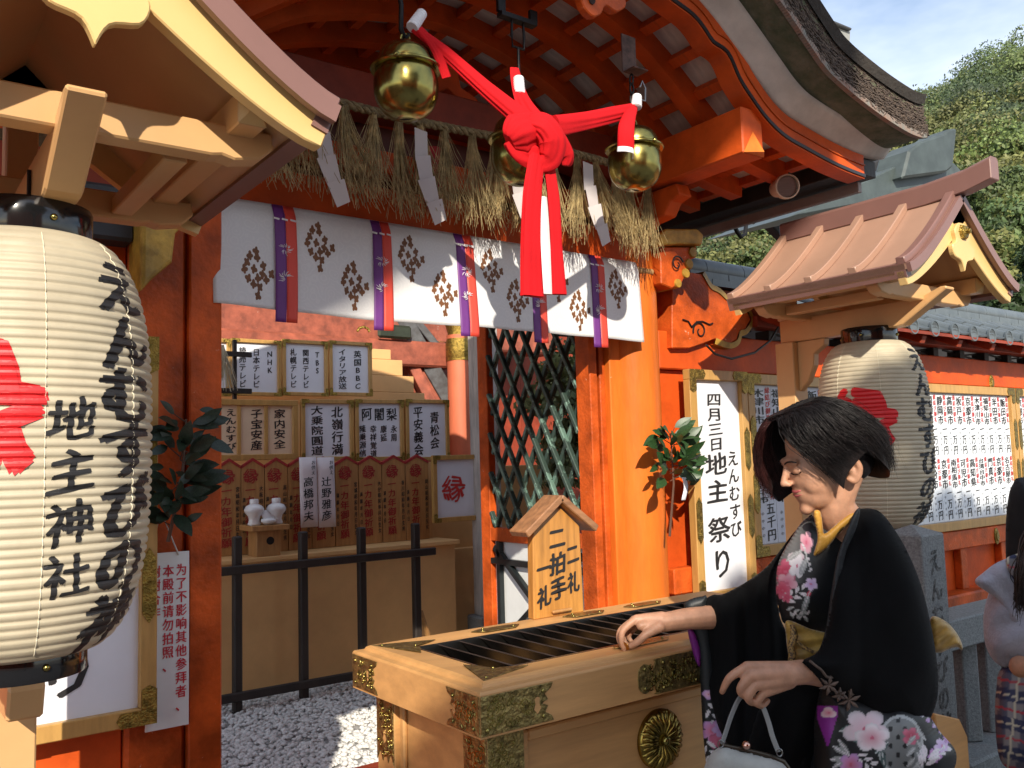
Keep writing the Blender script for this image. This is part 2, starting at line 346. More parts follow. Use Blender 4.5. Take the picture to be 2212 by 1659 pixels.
# white limewashed cove, dark soffit and thatch above the bargeboard
tc_, tn_ = arch(False, 1.97, 160)
tipf = np.clip((np.abs(tc_[:, 0]) - 1.2) / 0.7, 0, 1)
def sheet(o0, y0, o1, y1, name, m, parent, smooth=60, k=6):
    mb = MB(); rows = []
    for t in np.linspace(0, 1, k):
        o = o0 + (o1 - o0) * t; y = y0 + (y1 - y0) * t
        rows.append(np.stack([GX + tc_[:, 0] + tn_[:, 0] * o, np.full(len(tc_), y), tc_[:, 1] + tn_[:, 1] * o], 1))
    mb.grid(np.stack(rows, 0)); o = mb.build(name, m, parent, smooth=smooth)
    s = o.modifiers.new('solid', 'SOLIDIFY'); s.thickness = 0.006; s.offset = -1
    return o
roof = None
lo = 0.205 - 0.06 * tipf; hi = 0.345 - 0.045 * tipf
THATCH = mat('cypress_bark_thatch', (0.16, 0.115, 0.085), 0.95, var=0.35, vscale=40, col2=(0.05, 0.036, 0.03), bump=1.0, bscale=110, stretch=(1, 1, 2.2))
MOSS = mat('mossy_bark_thatch', (0.17, 0.15, 0.10), 0.95, var=0.3, vscale=14, col2=(0.07, 0.085, 0.045), bump=1.0, bscale=60)
def tpt(off, y): return np.stack([GX + tc_[:, 0] + tn_[:, 0] * off, np.full(len(tc_), float(y)), tc_[:, 1] + tn_[:, 1] * off], 1)
mb = MB(); n = len(tc_)
ringsY = [(2.02, lo), (1.995, lo + 0.03), (1.98, hi - 0.03), (1.965, hi)]
P = [tpt(lo, 4.5), tpt(lo, 2.02), tpt(lo + 0.02, 2.0), tpt(hi - 0.02, 1.985), tpt(hi, 1.99), tpt(hi + 0.01, 2.3), tpt(hi + 0.02, 4.5)]
mb.grid(np.stack(P, 0), flip=True)
nv = len(tc_); k = len(P)
mb.f.append(tuple(i * nv for i in range(k))); mb.m.append(0); mb.f.append(tuple(i * nv + nv - 1 for i in range(k - 1, -1, -1))); mb.m.append(0)
roof = mb.build('thatched_roof', MOSS, gate, smooth=50)
sheet(0.11, 2.215, 0.19, 2.12, 'white_cove', WHITEB, gate)
band(tc_, tn_, 0.11, 0.20, 2.22, 2.30).build('roof_edge_board', DARKW, gate)
# bark chips on the cut face of the thatch
V = []; Fs = []
for i in range(5200):
    j = rng.integers(n // 2 - 8, n - 1); t = rng.uniform(0, 1); o = lo[j] + (hi[j] - lo[j]) * rng.uniform(0.02, 0.97)
    x = GX + (tc_[j, 0] * (1 - t) + tc_[j + 1, 0] * t) + tn_[j, 0] * o; z = (tc_[j, 1] * (1 - t) + tc_[j + 1, 1] * t) + tn_[j, 1] * o
    tgx, tgz = tn_[j, 1], -tn_[j, 0]; a = rng.normal(0, 0.35); ca, sa = math.cos(a), math.sin(a); tx, tz = tgx * ca - tgz * sa, tgx * sa + tgz * ca
    L_ = rng.uniform(0.006, 0.022); h = rng.uniform(0.0012, 0.003); y = 1.992 - rng.uniform(0, 0.010); b = len(V)
    for sx, sz, yy in ((-1, -1, 0.012), (1, -1, 0.012), (1, 1, 0.012), (-1, 1, 0.012), (-1, -1, 0), (1, -1, 0), (1, 1, 0), (-1, 1, 0)):
        V.append((x + tx * sx * L_ - tz * sz * h, y + yy, z + tz * sx * L_ + tx * sz * h))
    Fs += [(b + 4, b + 5, b + 6, b + 7), (b, b + 1, b + 5, b + 4), (b + 2, b + 3, b + 7, b + 6), (b + 1, b + 2, b + 6, b + 5), (b + 3, b, b + 4, b + 7)]
MB().add(V, Fs).build('bark_chip', THATCH, roof, kind='stuff')
# darker overhanging lip along the top, serrated copper strip along the lower edge
mb = MB(); 
mb.grid(np.stack([tpt(hi - 0.012, 1.975), tpt(hi + 0.028, 1.955), tpt(hi + 0.034, 2.05)], 0), flip=True)
mb.build('thatch_lip', mat('dark_bark_lip', (0.05, 0.042, 0.035), 0.9, var=0.2, bump=0.6), roof, smooth=50)
STRIP = mat('serrated_bark_edge', (0.30, 0.17, 0.12), 0.9, var=0.3, vscale=20, col2=(0.20, 0.21, 0.19))
V = []; Fs = []
d = np.concatenate([[0], np.cumsum(np.hypot(*np.diff(tc_, axis=0).T))])
for t in np.arange(d[-1] * 0.45, d[-1] - 0.02, 0.0125):
    q = []
    for tt in (t, t + 0.0105):
        x = np.interp(tt, d, tc_[:, 0]); z = np.interp(tt, d, tc_[:, 1]); nx = np.interp(tt, d, tn_[:, 0]); nz = np.interp(tt, d, tn_[:, 1]); o = np.interp(tt, d, lo)
        for oo in (o - 0.006, o + 0.020): q.append((GX + x + nx * oo, z + nz * oo))
    b = len(V)
    for yy in (1.984, 2.006):
        for a in (0, 2, 3, 1): V.append((q[a][0], yy, q[a][1]))
    Fs += [(b, b + 1, b + 2, b + 3), (b, b + 4, b + 5, b + 1), (b + 1, b + 5, b + 6, b + 2), (b + 2, b + 6, b + 7, b + 3), (b + 3, b + 7, b + 4, b)]
MB().add(V, Fs).build('shingle_edge', STRIP, roof, kind='stuff')
# ribs, battens and white boards of the ceiling
YR = [2.50, 2.77, 3.04, 3.31, 3.58]
for y in YR:
    band(rc, rn, 0.012, 0.105, y - 0.035, y + 0.035).build('rib', ORANGE2, gate, smooth=40)
rd = np.concatenate([[0], np.cumsum(np.hypot(*np.diff(rc, axis=0).T))])
def at(t):
    x = np.interp(t, rd, rc[:, 0]); z = np.interp(t, rd, rc[:, 1]); nx = np.interp(t, rd, rn[:, 0]); nz = np.interp(t, rd, rn[:, 1]); return x, z, nx, nz
step = rd[-1] / 19
bm_b = MB().box(-0.022, 0.022, 0, 1, 0, 0.040).mesh('batten', ORANGE2)
bm_w = MB().box(-step / 2 + 0.002, step / 2 - 0.002, 0, 1, 0.0, 0.012).mesh('ceiling_board', WHITEB)
bays = [(2.285, 2.465), (2.535, 2.735), (2.805, 3.005), (3.075, 3.275), (3.345, 3.545)]
for i in range(20):
    x, z, nx, nz = at(i * step)
    for (y0, y1) in bays:
        M = frame_mtx((GX + x + nx * 0.062, y0, z + nz * 0.062), (nz, 0, -nx), (0, y1 - y0, 0), (nx, 0, nz)); inst(bm_b, 'batten', M, gate)
    if i < 19:
        x, z, nx, nz = at((i + 0.5) * step)
        for (y0, y1) in bays:
            M = frame_mtx((GX + x + nx * 0.103, y0 - 0.03, z + nz * 0.103), (nz, 0, -nx), (0, y1 - y0 + 0.06, 0), (nx, 0, nz)); inst(bm_w, 'ceiling_board', M, gate)
# pendant at the crown of the gable
pend = [(-.19, .10), (-.17, .03), (-.12, .015), (-.13, -.03), (-.09, -.06), (-.05, -.055), (-.03, -.085), (0, -.10), (.03, -.085), (.05, -.055), (.09, -.06), (.13, -.03), (.12, .015), (.17, .03), (.19, .10)]
pc = spline(pend, 60)
pd_ = MB().prism([tuple(p * 1.25) for p in pc], (GX + 0.07, 2.19, 3.09), (1, 0, 0), (0, 0, 1), 0.035).build('gable_pendant', ORANGE, gate, bevel=0.004)
for (a, b, r, q) in ((-.07, -.005, .016, .6), (-.02, .03, .020, .9), (.05, .02, .014, .4), (-.005, -.05, .016, 0), (.09, .05, .014, .5), (-.11, .05, .013, .7)):
    mb = MB(); mb.lathe([(0.0001, 0), (r, 0), (r, 0.004), (0.0001, 0.004)], (GX + 0.07 + a * 1.25, 2.154, 3.09 + b * 1.25), 14, ax=Matrix.Rotation(math.pi / 2, 3, 'X'), scale=(1, 1.5)); mb.build('piercing_shade', mat('recess_shade', (0.03, 0.012, 0.008), 0.9, var=0), pd_)  # flat dark discs painting the shade inside the pierced openings
# purlins above the pillars
for sx, x in ((1, 2.905), (-1, 0.80)):
    p = MB().box(x - 0.065, x + 0.065, 2.22 if sx > 0 else 2.62, 3.62, 2.665, 2.86).build('purlin', ORANGE2, gate, bevel=0.006)
    if sx < 0: continue
    a = 0.064; vs = [(x - a, 2.219, 2.667), (x + a, 2.219, 2.667), (x, 2.168, 2.664), (x, 2.219, 2.765)]
    mb = MB(); mb.add(vs, [(0, 2, 3), (0, 1, 2)], 0); mb.add(vs, [(2, 1, 3)], 1)
    mb.build('end_cap', [ORANGE_L, GOLDP], p)
# pillars
def pillar(x, y, r, z0, z1, name='pillar'):
    mb = MB(); mb.lathe([(r * 0.985, z0), (r, z0 + 0.3), (r, z1 - 0.3), (r * 0.97, z1)], (x, y, 0), 40); return mb.build(name, ORANGE_L, gate, smooth=40)
pillar(2.942, 3.02, 0.135, 0, 2.66)
bx('jamb', ORANGE_L, gate, 2.756, 2.84, 2.965, 3.10, 0, 2.40, 0.005)
bx('jamb_fillet', ORANGE, gate, 2.725, 2.756, 3.00, 3.08, 0, 2.40, 0.004)
bx('jamb', ORANGE, gate, 0.842, 0.945, 2.85, 3.08, 0, 2.40, 0.005)
bx('pillar', ORANGE, gate, 0.665, 0.840, 2.875, 3.10, 0, 2.66, 0.012)
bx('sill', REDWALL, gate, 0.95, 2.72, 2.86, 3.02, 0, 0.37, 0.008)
# lintels
bx('lintel', ORANGE2, gate, 0.60, 3.10, 2.925, 3.06, 2.345, 2.505, 0.006)
kb = [(-1.0, 2.72), (-0.9, 2.72), (-0.62, 2.76), (-0.3, 2.79), (0, 2.80), (0.3, 2.79), (0.62, 2.76), (0.9, 2.72), (1.0, 2.72)]
kc = [tuple(p) for p in spline(kb, 40)] + [(1.0, 2.935), (-1.0, 2.935)]
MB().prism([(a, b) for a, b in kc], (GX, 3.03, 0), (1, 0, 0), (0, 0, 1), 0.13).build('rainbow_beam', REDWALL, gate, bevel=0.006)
bx('rail', ORANGE2, gate, 0.95, 2.83, 2.96, 3.04, 2.575, 2.665, 0.005)
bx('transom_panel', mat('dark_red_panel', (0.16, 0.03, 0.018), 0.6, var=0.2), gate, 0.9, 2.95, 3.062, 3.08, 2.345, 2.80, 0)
tp = [(a, b) for a, b in zip(rc[:, 0], rc[:, 1] + 0.09) if abs(a) < 1.0]
MB().prism(tp + [(1.0, 2.30), (-1.0, 2.30)], (GX, 3.68, 0), (1, 0, 0), (0, 0, 1), 0.015).build('pediment_panel', ORANGE2, gate)
# frog-leg strut and carved brackets against the panel
for sx in (0.0,):
    pts = [(-.17, 0), (-.15, .05), (-.07, .08), (-.05, .16), (.05, .16), (.07, .08), (.15, .05), (.17, 0), (.08, 0.01), (0, .06), (-.08, 0.01)]
    MB().prism([(a, b) for a, b in pts], (GX + sx, 3.03, 2.936), (1, 0, 0), (0, 0, 1), 0.05).build('strut', ORANGE2, gate, bevel=0.004)
# carved nosings (gold-edged) on the right-hand pillar
def scroll(mb, c, r0, turns, ux, uy, w, mi=0, n=30, flip=1, a0=0.0):
    c = Vector(c); ux = Vector(ux); uy = Vector(uy); pts = []
    for i in range(n):
        t = i / (n - 1); a = a0 + flip * turns * 2 * math.pi * t; r = r0 * (1 - 0.8 * t); pts.append(c + ux * (r * math.cos(a)) + uy * (r * math.sin(a)))
    mb.tube(pts, [w * (1 - 0.4 * i / n) for i in range(n)], 6, mi)
nosp = [on(x, y, 'Y', 2.93) for x, y in ((1452, 590), (1490, 588), (1517, 592), (1535, 622), (1553, 632), (1578, 655), (1598, 662), (1612, 668), (1622, 690), (1610, 712), (1598, 716), (1592, 735), (1575, 742), (1545, 732), (1520, 742), (1490, 752), (1452, 752))]
poly = [(p[0], p[2]) for p in nosp]
no_ = MB().prism(poly, (0, 3.05, 0), (1, 0, 0), (0, 0, 1), 0.12).build('carved_nosing', ORANGE, gate, bevel=0.004)
ed = [(p[0], p[2]) for p in nosp[2:14]]
V = [];
mb = MB(); edc = spline(ed, 60); nn = np.gradient(edc, axis=0); nn /= np.linalg.norm(nn, axis=1)[:, None]; nn = np.stack([-nn[:, 1], nn[:, 0]], 1)
P = [np.stack([edc[:, 0] + nn[:, 0] * a, np.full(60, y), edc[:, 1] + nn[:, 1] * a], 1) for a, y in ((-0.004, 2.924), (0.026, 2.93), (0.032, 3.04), (0.0, 3.052))]
mb.grid(np.stack(P, 0)); mb.build('gold_edge', GOLDP, no_, smooth=60)
mb = MB(); c0 = on(1512, 715, 'Y', 2.925)
scroll(mb, c0, 0.05, 1.2, (1, 0, 0), (0, 0, 1), 0.005, flip=-1, a0=3.4)
mb.tube([on(x, y, 'Y', 2.924) for x, y in ((1475, 690), (1487, 694), (1494, 706))], 0.004, 6)
mb.tube([on(x, y, 'Y', 2.924) for x, y in ((1494, 706), (1505, 695), (1518, 694), (1533, 701), (1540, 698))], 0.004, 6)
mb.build('scroll_line', BLACKP, no_)
# bracket cap and the small scroll bracket facing forward
cap = [on(x, y, 'Y', 2.80) for x, y in ((1425, 505), (1440, 494), (1508, 494), (1521, 508), (1517, 530), (1498, 528), (1470, 527), (1432, 530))]
cb = MB().prism([(p[0], p[2]) for p in cap], (0, 3.0, 0), (1, 0, 0), (0, 0, 1), 0.20).build('bracket_cap', GOLDP, gate, bevel=0.008, segs=2)
bk = [on(x, y, 'Y', 2.83) for x, y in ((1430, 532), (1510, 532), (1508, 555), (1494, 560), (1496, 582), (1484, 596), (1476, 612), (1455, 622), (1432, 612))]
bo = MB().prism([(p[0], p[2]) for p in bk], (0, 2.98, 0), (1, 0, 0), (0, 0, 1), 0.14).build('scroll_bracket', ORANGE, gate, bevel=0.005)
mb = MB()
for (x, y, r) in ((1497, 545, 0.026), (1489, 570, 0.026), (1482, 590, 0.024), (1465, 612, 0.022)):
    c = on(x, y, 'Y', 2.835); mb.lathe([(0.0001, -0.005), (r * 0.9, -0.004), (r, 0), (r, 0.13), (r * 0.9, 0.135), (0.0001, 0.136)], c, 16, ax=Matrix.Rotation(-math.pi / 2, 3, 'X'))
mb.build('gold_edge', GOLDP, bo, smooth=40)
mb = MB(); scroll(mb, on(1463, 570, 'Y', 2.826), 0.042, 1.1, (1, 0, 0), (0, 0, 1), 0.005, flip=1, a0=0.3)
mb.build('scroll_line', BLACKP, bo)
# matching carved bracket on the left-hand pillar (seen edge-on in shade)
bkL = [(0.66, 2.30), (0.78, 2.30), (0.80, 2.22), (0.76, 2.17), (0.75, 2.08), (0.69, 2.02), (0.66, 1.98)]
MB().prism([(a, b) for a, b in bkL], (0, 2.87, 0), (1, 0, 0), (0, 0, 1), 0.16).build('scroll_bracket', GOLDP, gate, bevel=0.012, segs=2)
MB().box(0.45, 0.665, 2.80, 2.90, 2.15, 2.32).build('nosing_beam', mat('dark_grey_beam', (0.05, 0.05, 0.055), 0.6, var=0.2), gate, bevel=0.01)
# bracket and corbel carrying the purlin, on the right
for x in (2.915,):
    cr = [(2.62, 2.655), (2.60, 2.60), (2.66, 2.585), (2.70, 2.53), (2.80, 2.52), (2.86, 2.46), (3.02, 2.46), (3.02, 2.655)]
    MB().prism([(a, b) for a, b in cr], (x - 0.04, 0, 0), (0, 1, 0), (0, 0, 1), 0.08).build('corbel', ORANGE2, gate, bevel=0.005)
    MB().box(x - 0.11, x + 0.11, 2.90, 3.12, 2.505, 2.60).build('bearing_block', ORANGE2, gate, bevel=0.01)
# grey gutter board below the eave at the side
bx('gutter_board', mat('pinkish_grey_fascia', (0.36, 0.30, 0.28), 0.6, var=0.1), gate, 3.745, 3.775, 2.28, 4.4, 2.665, 2.715, 0.003)
bx('eave_batten', DARKW, gate, 3.60, 3.80, 2.22, 4.4, 2.722, 2.80, 0.003)
# ------------------------------------------------------------------ lettering used in the scene
ALLTXT = 'NHKTBSC日本テレビ読売関西札幌英国イタリア放送家内安全子宝産えんむすびの神地主社北嶺行満大乗院圓道阿闍梨永周康延幸祥覚隆乗源信青松会平義縁一万カ年御祈願お供え高橋邦夫辻野雅彦二拝拍手礼四月三日祭り为了不影响其他参者、本殿前请勿拍照谢合作静岡市高坂戸京都木津川福知山半田飯名古屋門真南相馬可児台湾中県香港鯖江五千円結札び小松東飾昭和年月生女男宮城川崎大分'
load_glyphs(ALLTXT, (0.022,))
load_glyphs('えんむすびの神地主社縁', (0.035,))
UX, UZ, NY = (1, 0, 0), (0, 0, 1), (0, -1, 0)
CORNER = None
def corner_fit(mb, x, z, sx, sz, y, a=0.055, w=0.022, t=0.003):
    pts = [(0, 0), (a, 0), (a * 1.12, w * 0.5), (a, w), (w, w), (w, a), (w * 0.5, a * 1.12), (0, a)]
    pl = [(x + sx * p, z + sz * q) for p, q in pts]
    if sx * sz < 0: pl = pl[::-1]
    mb.prism(pl, (0, y, 0), (1, 0, 0), (0, 0, 1), t)
def framed_board(name, x0, x1, z0, z1, y, fw, label, cat, cols, paper=PAPER, fmat=FRAMEW, depth=0.035, group=None, fit=0.055, ink=INK, splits=0, y1=None, midfit=False):
    """hanging or standing board: frame of four rails, paper panel, gold corner fittings, written columns.
    cols: list of (text, u, top, w, h, step) in fractions of the inner width / height"""
    e = thing(name, ((x0 + x1) / 2, y, z0), label, cat, group)
    bx('frame_rail', fmat, e, x0, x1, y - depth, y, z1 - fw, z1, 0.003); bx('frame_rail', fmat, e, x0, x1, y - depth, y, z0, z0 + fw, 0.003)
    bx('frame_stile', fmat, e, x0, x0 + fw, y - depth + 0.001, y - 0.001, z0 + fw, z1 - fw, 0.003); bx('frame_stile', fmat, e, x1 - fw, x1, y - depth + 0.001, y - 0.001, z0 + fw, z1 - fw, 0.003)
    bx('panel', paper, e, x0 + fw, x1 - fw, y - depth * 0.45, y - 0.002, z0 + fw, z1 - fw, 0)
    yp = y - depth * 0.45
    for k in range(splits):
        xx = x0 + fw + (x1 - x0 - 2 * fw) * (k + 1) / (splits + 1); bx('divider', fmat, e, xx - fw * 0.32, xx + fw * 0.32, y - depth * 0.8, y - 0.004, z0 + fw, z1 - fw, 0.002)
    if fit:
        for sx, x in ((1, x0), (-1, x1)):
            for sz, z in ((1, z0), (-1, z1)): mb = MB(); corner_fit(mb, x, z, sx, sz, y - depth - 0.0, fit, fw * 0.9); mb.build('gold_fitting', GOLD, e)
        if midfit:
            for z in ((z0 * 0.35 + z1 * 0.65), (z0 * 0.65 + z1 * 0.35)):
                for x in (x0 + fw / 2, x1 - fw / 2): MB().prism([(x - fw * .4, z - fit * .8), (x, z - fit * 1.1), (x + fw * .4, z - fit * .8), (x + fw * .4, z + fit * .8), (x, z + fit * 1.1), (x - fw * .4, z + fit * .8)], (0, y - depth, 0), (1, 0, 0), (0, 0, 1), 0.003).build('gold_fitting', GOLD, e)
    iw, ih = x1 - x0 - 2 * fw, z1 - z0 - 2 * fw
    for c in cols:
        txt, u, top, w, h, st = c[:6]; mi = c[6] if len(c) > 6 else 0; mb = MB()
        text_col(mb, txt, (x0 + fw + u * iw, yp, z1 - fw - top * ih), UX, UZ, NY, w * iw, h * ih, st * ih, 0.022, mi)
        mb.build('lettering', [INK, REDINK, CRIMSON], e)
    return e
def px_board(name, xa, ya, xb, yb, Y, fw, *a, **k):
    p = on(xa, ya, 'Y', Y); q = on(xb, yb, 'Y', Y); return framed_board(name, p[0], q[0], q[2], p[2], Y, fw, *a, **k)
def even(t, u, top, tot, w, hs=0.95, mi=0):
    n = len(t); return (t, u, top, w, tot / n * hs, tot / n, mi)

# ------------------------------------------------------------------ what stands behind the gate
st = thing('display_stand', (2.6, 5.7, 0), 'stepped tan wooden display stand behind the dark post-and-rail fence', 'display stand')
bx('table_top', TAN2, st, 1.1, 3.64, 5.62, 5.95, 0.855, 0.885, 0.004)
for a, b in ((1.1, 1.98), (1.983, 2.86), (2.863, 3.62)): bx('front_panel', TAN2, st, a, b, 5.66, 5.69, 0.0, 0.853, 0.003)
bx('riser', TAN2, st, 1.1, 3.62, 5.96, 6.3, 0.0, 1.47, 0.004)
bx('riser', TAN2, st, 1.1, 3.62, 6.31, 6.6, 0.0, 1.925, 0.004)
S = [(844, 752.4), (868.7, 774.5), (892.5, 809.4), (915.5, 846)]
zs = [on(800, y, 'Y', 6.62)[2] for _, y in S] + [1.90]
for i, (x, y) in enumerate(S):
    X1 = on(x, y, 'Y', 6.62)[0]; bx('step_block', TAN2, st, 1.6, X1, 6.62 - 0.004 * i, 6.95, zs[i + 1] if i < 3 else 1.2, zs[i] - 0.002, 0.003)
bx('side_platform', TAN2, st, 3.66, 4.9, 6.05, 6.6, 0.0, 1.42, 0.004)
bx('side_ledge', TAN2, st, 3.63, 4.9, 5.98, 6.05, 0.0, 0.78, 0.004)

# shrine hall behind, dark red, glimpsed between the stand and the curtain
hall = thing('shrine_hall', (3.0, 8.0, 0), 'faded red shrine hall with stair rail and gold-banded pillar behind display stand', 'hall')
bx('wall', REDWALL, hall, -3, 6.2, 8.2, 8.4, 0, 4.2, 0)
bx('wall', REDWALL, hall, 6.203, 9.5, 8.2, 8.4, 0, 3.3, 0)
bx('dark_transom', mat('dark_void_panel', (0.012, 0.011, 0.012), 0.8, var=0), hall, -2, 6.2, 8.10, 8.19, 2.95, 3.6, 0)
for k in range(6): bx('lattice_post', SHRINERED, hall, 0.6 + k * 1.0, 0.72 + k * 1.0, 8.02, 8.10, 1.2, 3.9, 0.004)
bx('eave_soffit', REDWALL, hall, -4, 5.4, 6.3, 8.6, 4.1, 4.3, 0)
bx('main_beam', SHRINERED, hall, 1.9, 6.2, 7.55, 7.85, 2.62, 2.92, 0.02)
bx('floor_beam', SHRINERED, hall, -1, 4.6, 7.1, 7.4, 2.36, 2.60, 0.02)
mb = MB(); a = on(985, 900, 'Y', 6.9); b_ = on(1030, 900, 'Y', 6.9); xr = (a[0] + b_[0]) / 2; rr = (b_[0] - a[0]) / 2
mb.lathe([(rr, 0), (rr, 2.66), (rr * 0.97, 2.66)], (xr, 7.0, 0), 28); mb.build('veranda_pillar', mat('sun_faded_vermilion', (0.66, 0.17, 0.08), 0.6, var=0.15, vscale=6, stretch=(1, 1, 0.2), chips=(0.6, 0.45, 0.38), chipamt=0.68), hall, smooth=40)
mb = MB(); z0 = on(1000, 775, 'Y', 6.9)[2]; z1 = on(1000, 735, 'Y', 6.9)[2]
mb.lathe([(rr * 1.05, z0 - 0.01), (rr * 1.05, z0 + 0.02), (rr * 1.10, z0 + 0.03), (rr * 1.10, z1 - 0.03), (rr * 1.04, z1), (rr * 0.9, z1 + 0.08), (rr * 1.2, z1 + 0.2), (0.001, z1 + 0.3)], (xr, 7.0, 0), 28); mb.build('gold_collar', GOLD, hall, smooth=40)
bx('gold_plate', GOLD, hall, *(lambda p, q: (p[0], q[0], 7.52, 7.545, q[2], p[2]))(on(933, 737, 'Y', 7.55), on(978, 765, 'Y', 7.55)), 0.004)
GREYW = mat('weathered_grey_wood', (0.11, 0.115, 0.12), 0.7, var=0.3, vscale=14, col2=(0.055, 0.05, 0.05), bump=0.2)
for (xa, ya, xb, yb, w, h, m) in ((868, 690, 978, 880, 0.12, 0.16, GREYW), (895, 690, 985, 800, 0.07, 0.07, GREYW), (840, 690, 945, 900, 0.10, 0.10, SHRINERED), (860, 705, 975, 905, 0.05, 0.12, SHRINERED)):
    MB().beam(on(xa, ya, 'Y', 7.25), on(xb, yb, 'Y', 7.15), w, h).build('stair_rail', m, hall, bevel=0.006)
for x, y0, y1 in ((893, 700, 850), (925, 720, 900), (953, 740, 900)):
    p = on(x, y0, 'Y', 7.35); q = on(x, y1, 'Y', 7.35); MB().box(p[0] - 0.045, p[0] + 0.045, 7.3, 7.38, q[2], p[2]).build('baluster', SHRINERED, hall, bevel=0.004)
mb = MB(); mb.tube([on(x, y, 'Y', 7.08) for x, y in ((772, 716), (776, 709), (786, 706), (795, 710), (798, 717))], 0.012, 8); mb.build('door_pull', GOLD, hall, smooth=60)
bx('gold_plate', mat('tarnished_plate', (0.06, 0.07, 0.045), 0.5, 0.5, var=0.2), hall, *(lambda p, q: (p[0], q[0], 7.05, 7.09, q[2], p[2]))(on(812, 700, 'Y', 7.1), on(885, 735, 'Y', 7.1)), 0.02)
# pale weathered post standing clear of the door leaf
p = on(1036, 900, 'Y', 5.6); q = on(1079, 900, 'Y', 5.6)
e = thing('weathered_post', (p[0], 5.6, 0), 'pale peeling square post standing between stair and lattice door', 'post')
bx('shaft', mat('peeling_white_paint', (0.60, 0.54, 0.49), 0.8, var=0.2, vscale=9, stretch=(3, 3, 0.5), chips=(0.30, 0.24, 0.2), chipamt=0.63, chipscale=16), e, p[0], q[0], 5.6, 5.74, 0.30, 3.4, 0.004)
bx('plinth', STONE, e, p[0] - 0.05, q[0] + 0.05, 5.57, 5.77, 0, 0.30, 0.01)

# fence of dark posts and rails
fe = thing('post_and_rail_fence', (2.3, 5.36, 0), 'dark weathered post-and-rail fence standing in white pebbles before tan stand', 'fence')
for x in (512, 655, 782, 900):
    X = on(x, 1300, 'Y', 5.36)[0]
    MB().prism([(-.026, -.026), (.026, -.026), (.026, .026), (-.026, .026)], (X, 5.36, 0.0), (1, 0, 0), (0, 1, 0), 1.05).build('post', DARKW, fe, bevel=0.008)
for za, zb in ((1235, 1512),):
    z1 = on(477, 1235, 'Y', 5.32)[2]; z2 = on(477, 1512, 'Y', 5.32)[2]
    for z in (z1, max(z2, 0.10)): bx('rail', DARKW, fe, 0.9, on(940, 1180, 'Y', 5.32)[0], 5.305, 5.333, z - 0.026, z + 0.026, 0.005)
MB().beam(on(908, 1320, 'Y', 5.40), on(925, 1375, 'Y', 5.45), 0.03, 0.02).build('brace', PLAQUE, fe)

# framed notices, upper row
px_board('framed_notice', 497, 731, 605, 857, 6.30, 0.028, 'gold-cornered frame with three columns beginning NHK, on top row of stand', 'notice', [even('NHK', .82, .12, .50, .17), even('日本テレビ', .50, .10, .82, .17), even('読売テレビ', .18, .08, .84, .17)], group='framed notices on the stand')
px_board('framed_notice', 606.5, 733, 706, 857, 6.30, 0.028, 'gold-cornered frame with three columns beginning TBS, on top row of stand', 'notice', [even('TBS', .82, .12, .50, .17), even('関西テレビ', .52, .10, .82, .17), even('札幌テレビ', .20, .10, .82, .17)], group='framed notices on the stand')
px_board('framed_notice', 707.5, 736, 801, 857, 6.30, 0.028, 'gold-cornered frame with two columns ending BBC, right end of top row', 'notice', [even('英国BBC', .70, .10, .84, .22), even('イタリア放送', .28, .08, .86, .22)], group='framed notices on the stand')
px_board('framed_notice', 420, 729, 495.5, 857, 6.30, 0.028, 'gold-cornered frame half hidden by the gate jamb on the top row', 'notice', [], group='framed notices on the stand')
# second row
px_board('framed_prayer_panel', 440, 862, 641, 992, 5.99, 0.040, 'honey wood frame with three cream panels of family blessings, on second row', 'notice', [even('えんむすび', .24, .06, .86, .13), even('子宝安産', .55, .06, .86, .15), even('家内安全', .84, .06, .84, .15)], paper=mat('cream_paper', (0.74, 0.56, 0.38), 0.6, var=0.03), splits=2, fit=0, group='framed notices on the stand')
px_board('framed_notice', 647, 862.5, 761.5, 994, 5.99, 0.030, 'frame with two columns of large characters, partly behind hanging white slips', 'notice', [even('北嶺行満', .72, .04, .94, .27), even('大乗院圓道', .27, .03, .95, .27)], group='framed notices on the stand')
px_board('framed_notice', 763, 862.5, 870, 994, 5.99, 0.030, 'frame with three large characters over four small columns on second row', 'notice', [('梨', .80, .05, .26, .25, .30), ('闍', .50, .05, .26, .25, .30), ('阿', .20, .05, .26, .25, .30), even('永周', .85, .40, .32, .16), even('康延', .60, .40, .32, .16), even('幸祥覚道', .35, .40, .62, .16), even('隆乗源信', .10, .40, .60, .16)], group='framed notices on the stand')
px_board('framed_notice', 871.5, 862.5, 968, 994, 5.99, 0.030, 'frame with two columns of characters at right end of second row', 'notice', [even('青松会', .70, .14, .72, .26), even('平安義会', .26, .05, .93, .26)], group='framed notices on the stand')
# red crest in a frame, standing lower right
e = px_board('framed_crest', 930, 984, 1037, 1122, 5.72, 0.036, 'framed white sheet with round red crest at right end of display stand', 'notice', [], fit=0.06)
def crest(mb, c, ux, uy, n, r, mi=0, lift=0.002):
    """round seal: the written character fitted into a disc"""
    v, f = glyph2d('縁', 0.0, 1.0, 1.0, 0.0, 0.0); v = v - (v.max(0) + v.min(0)) / 2; v = v / np.abs(v).max()
    x, y = v[:, 0], v[:, 1]; u = x * np.sqrt(1 - y * y / 2) * r; w = y * np.sqrt(1 - x * x / 2) * r
    c = np.array(c) + np.array(n) * lift
    for k, (dx, dy) in enumerate(pen(0.04)):
        mb.add([tuple(c + np.array(n) * (0.00015 * k) + np.array(ux) * (a + dx * r) + np.array(uy) * (b + dy * r)) for a, b in zip(u, w)], f, mi)
mb = MB(); c = on(980, 1055, 'Y', 5.70); crest(mb, (c[0], 5.703, c[2]), UX, UZ, NY, 0.105); mb.build('red_crest', REDINK, e)
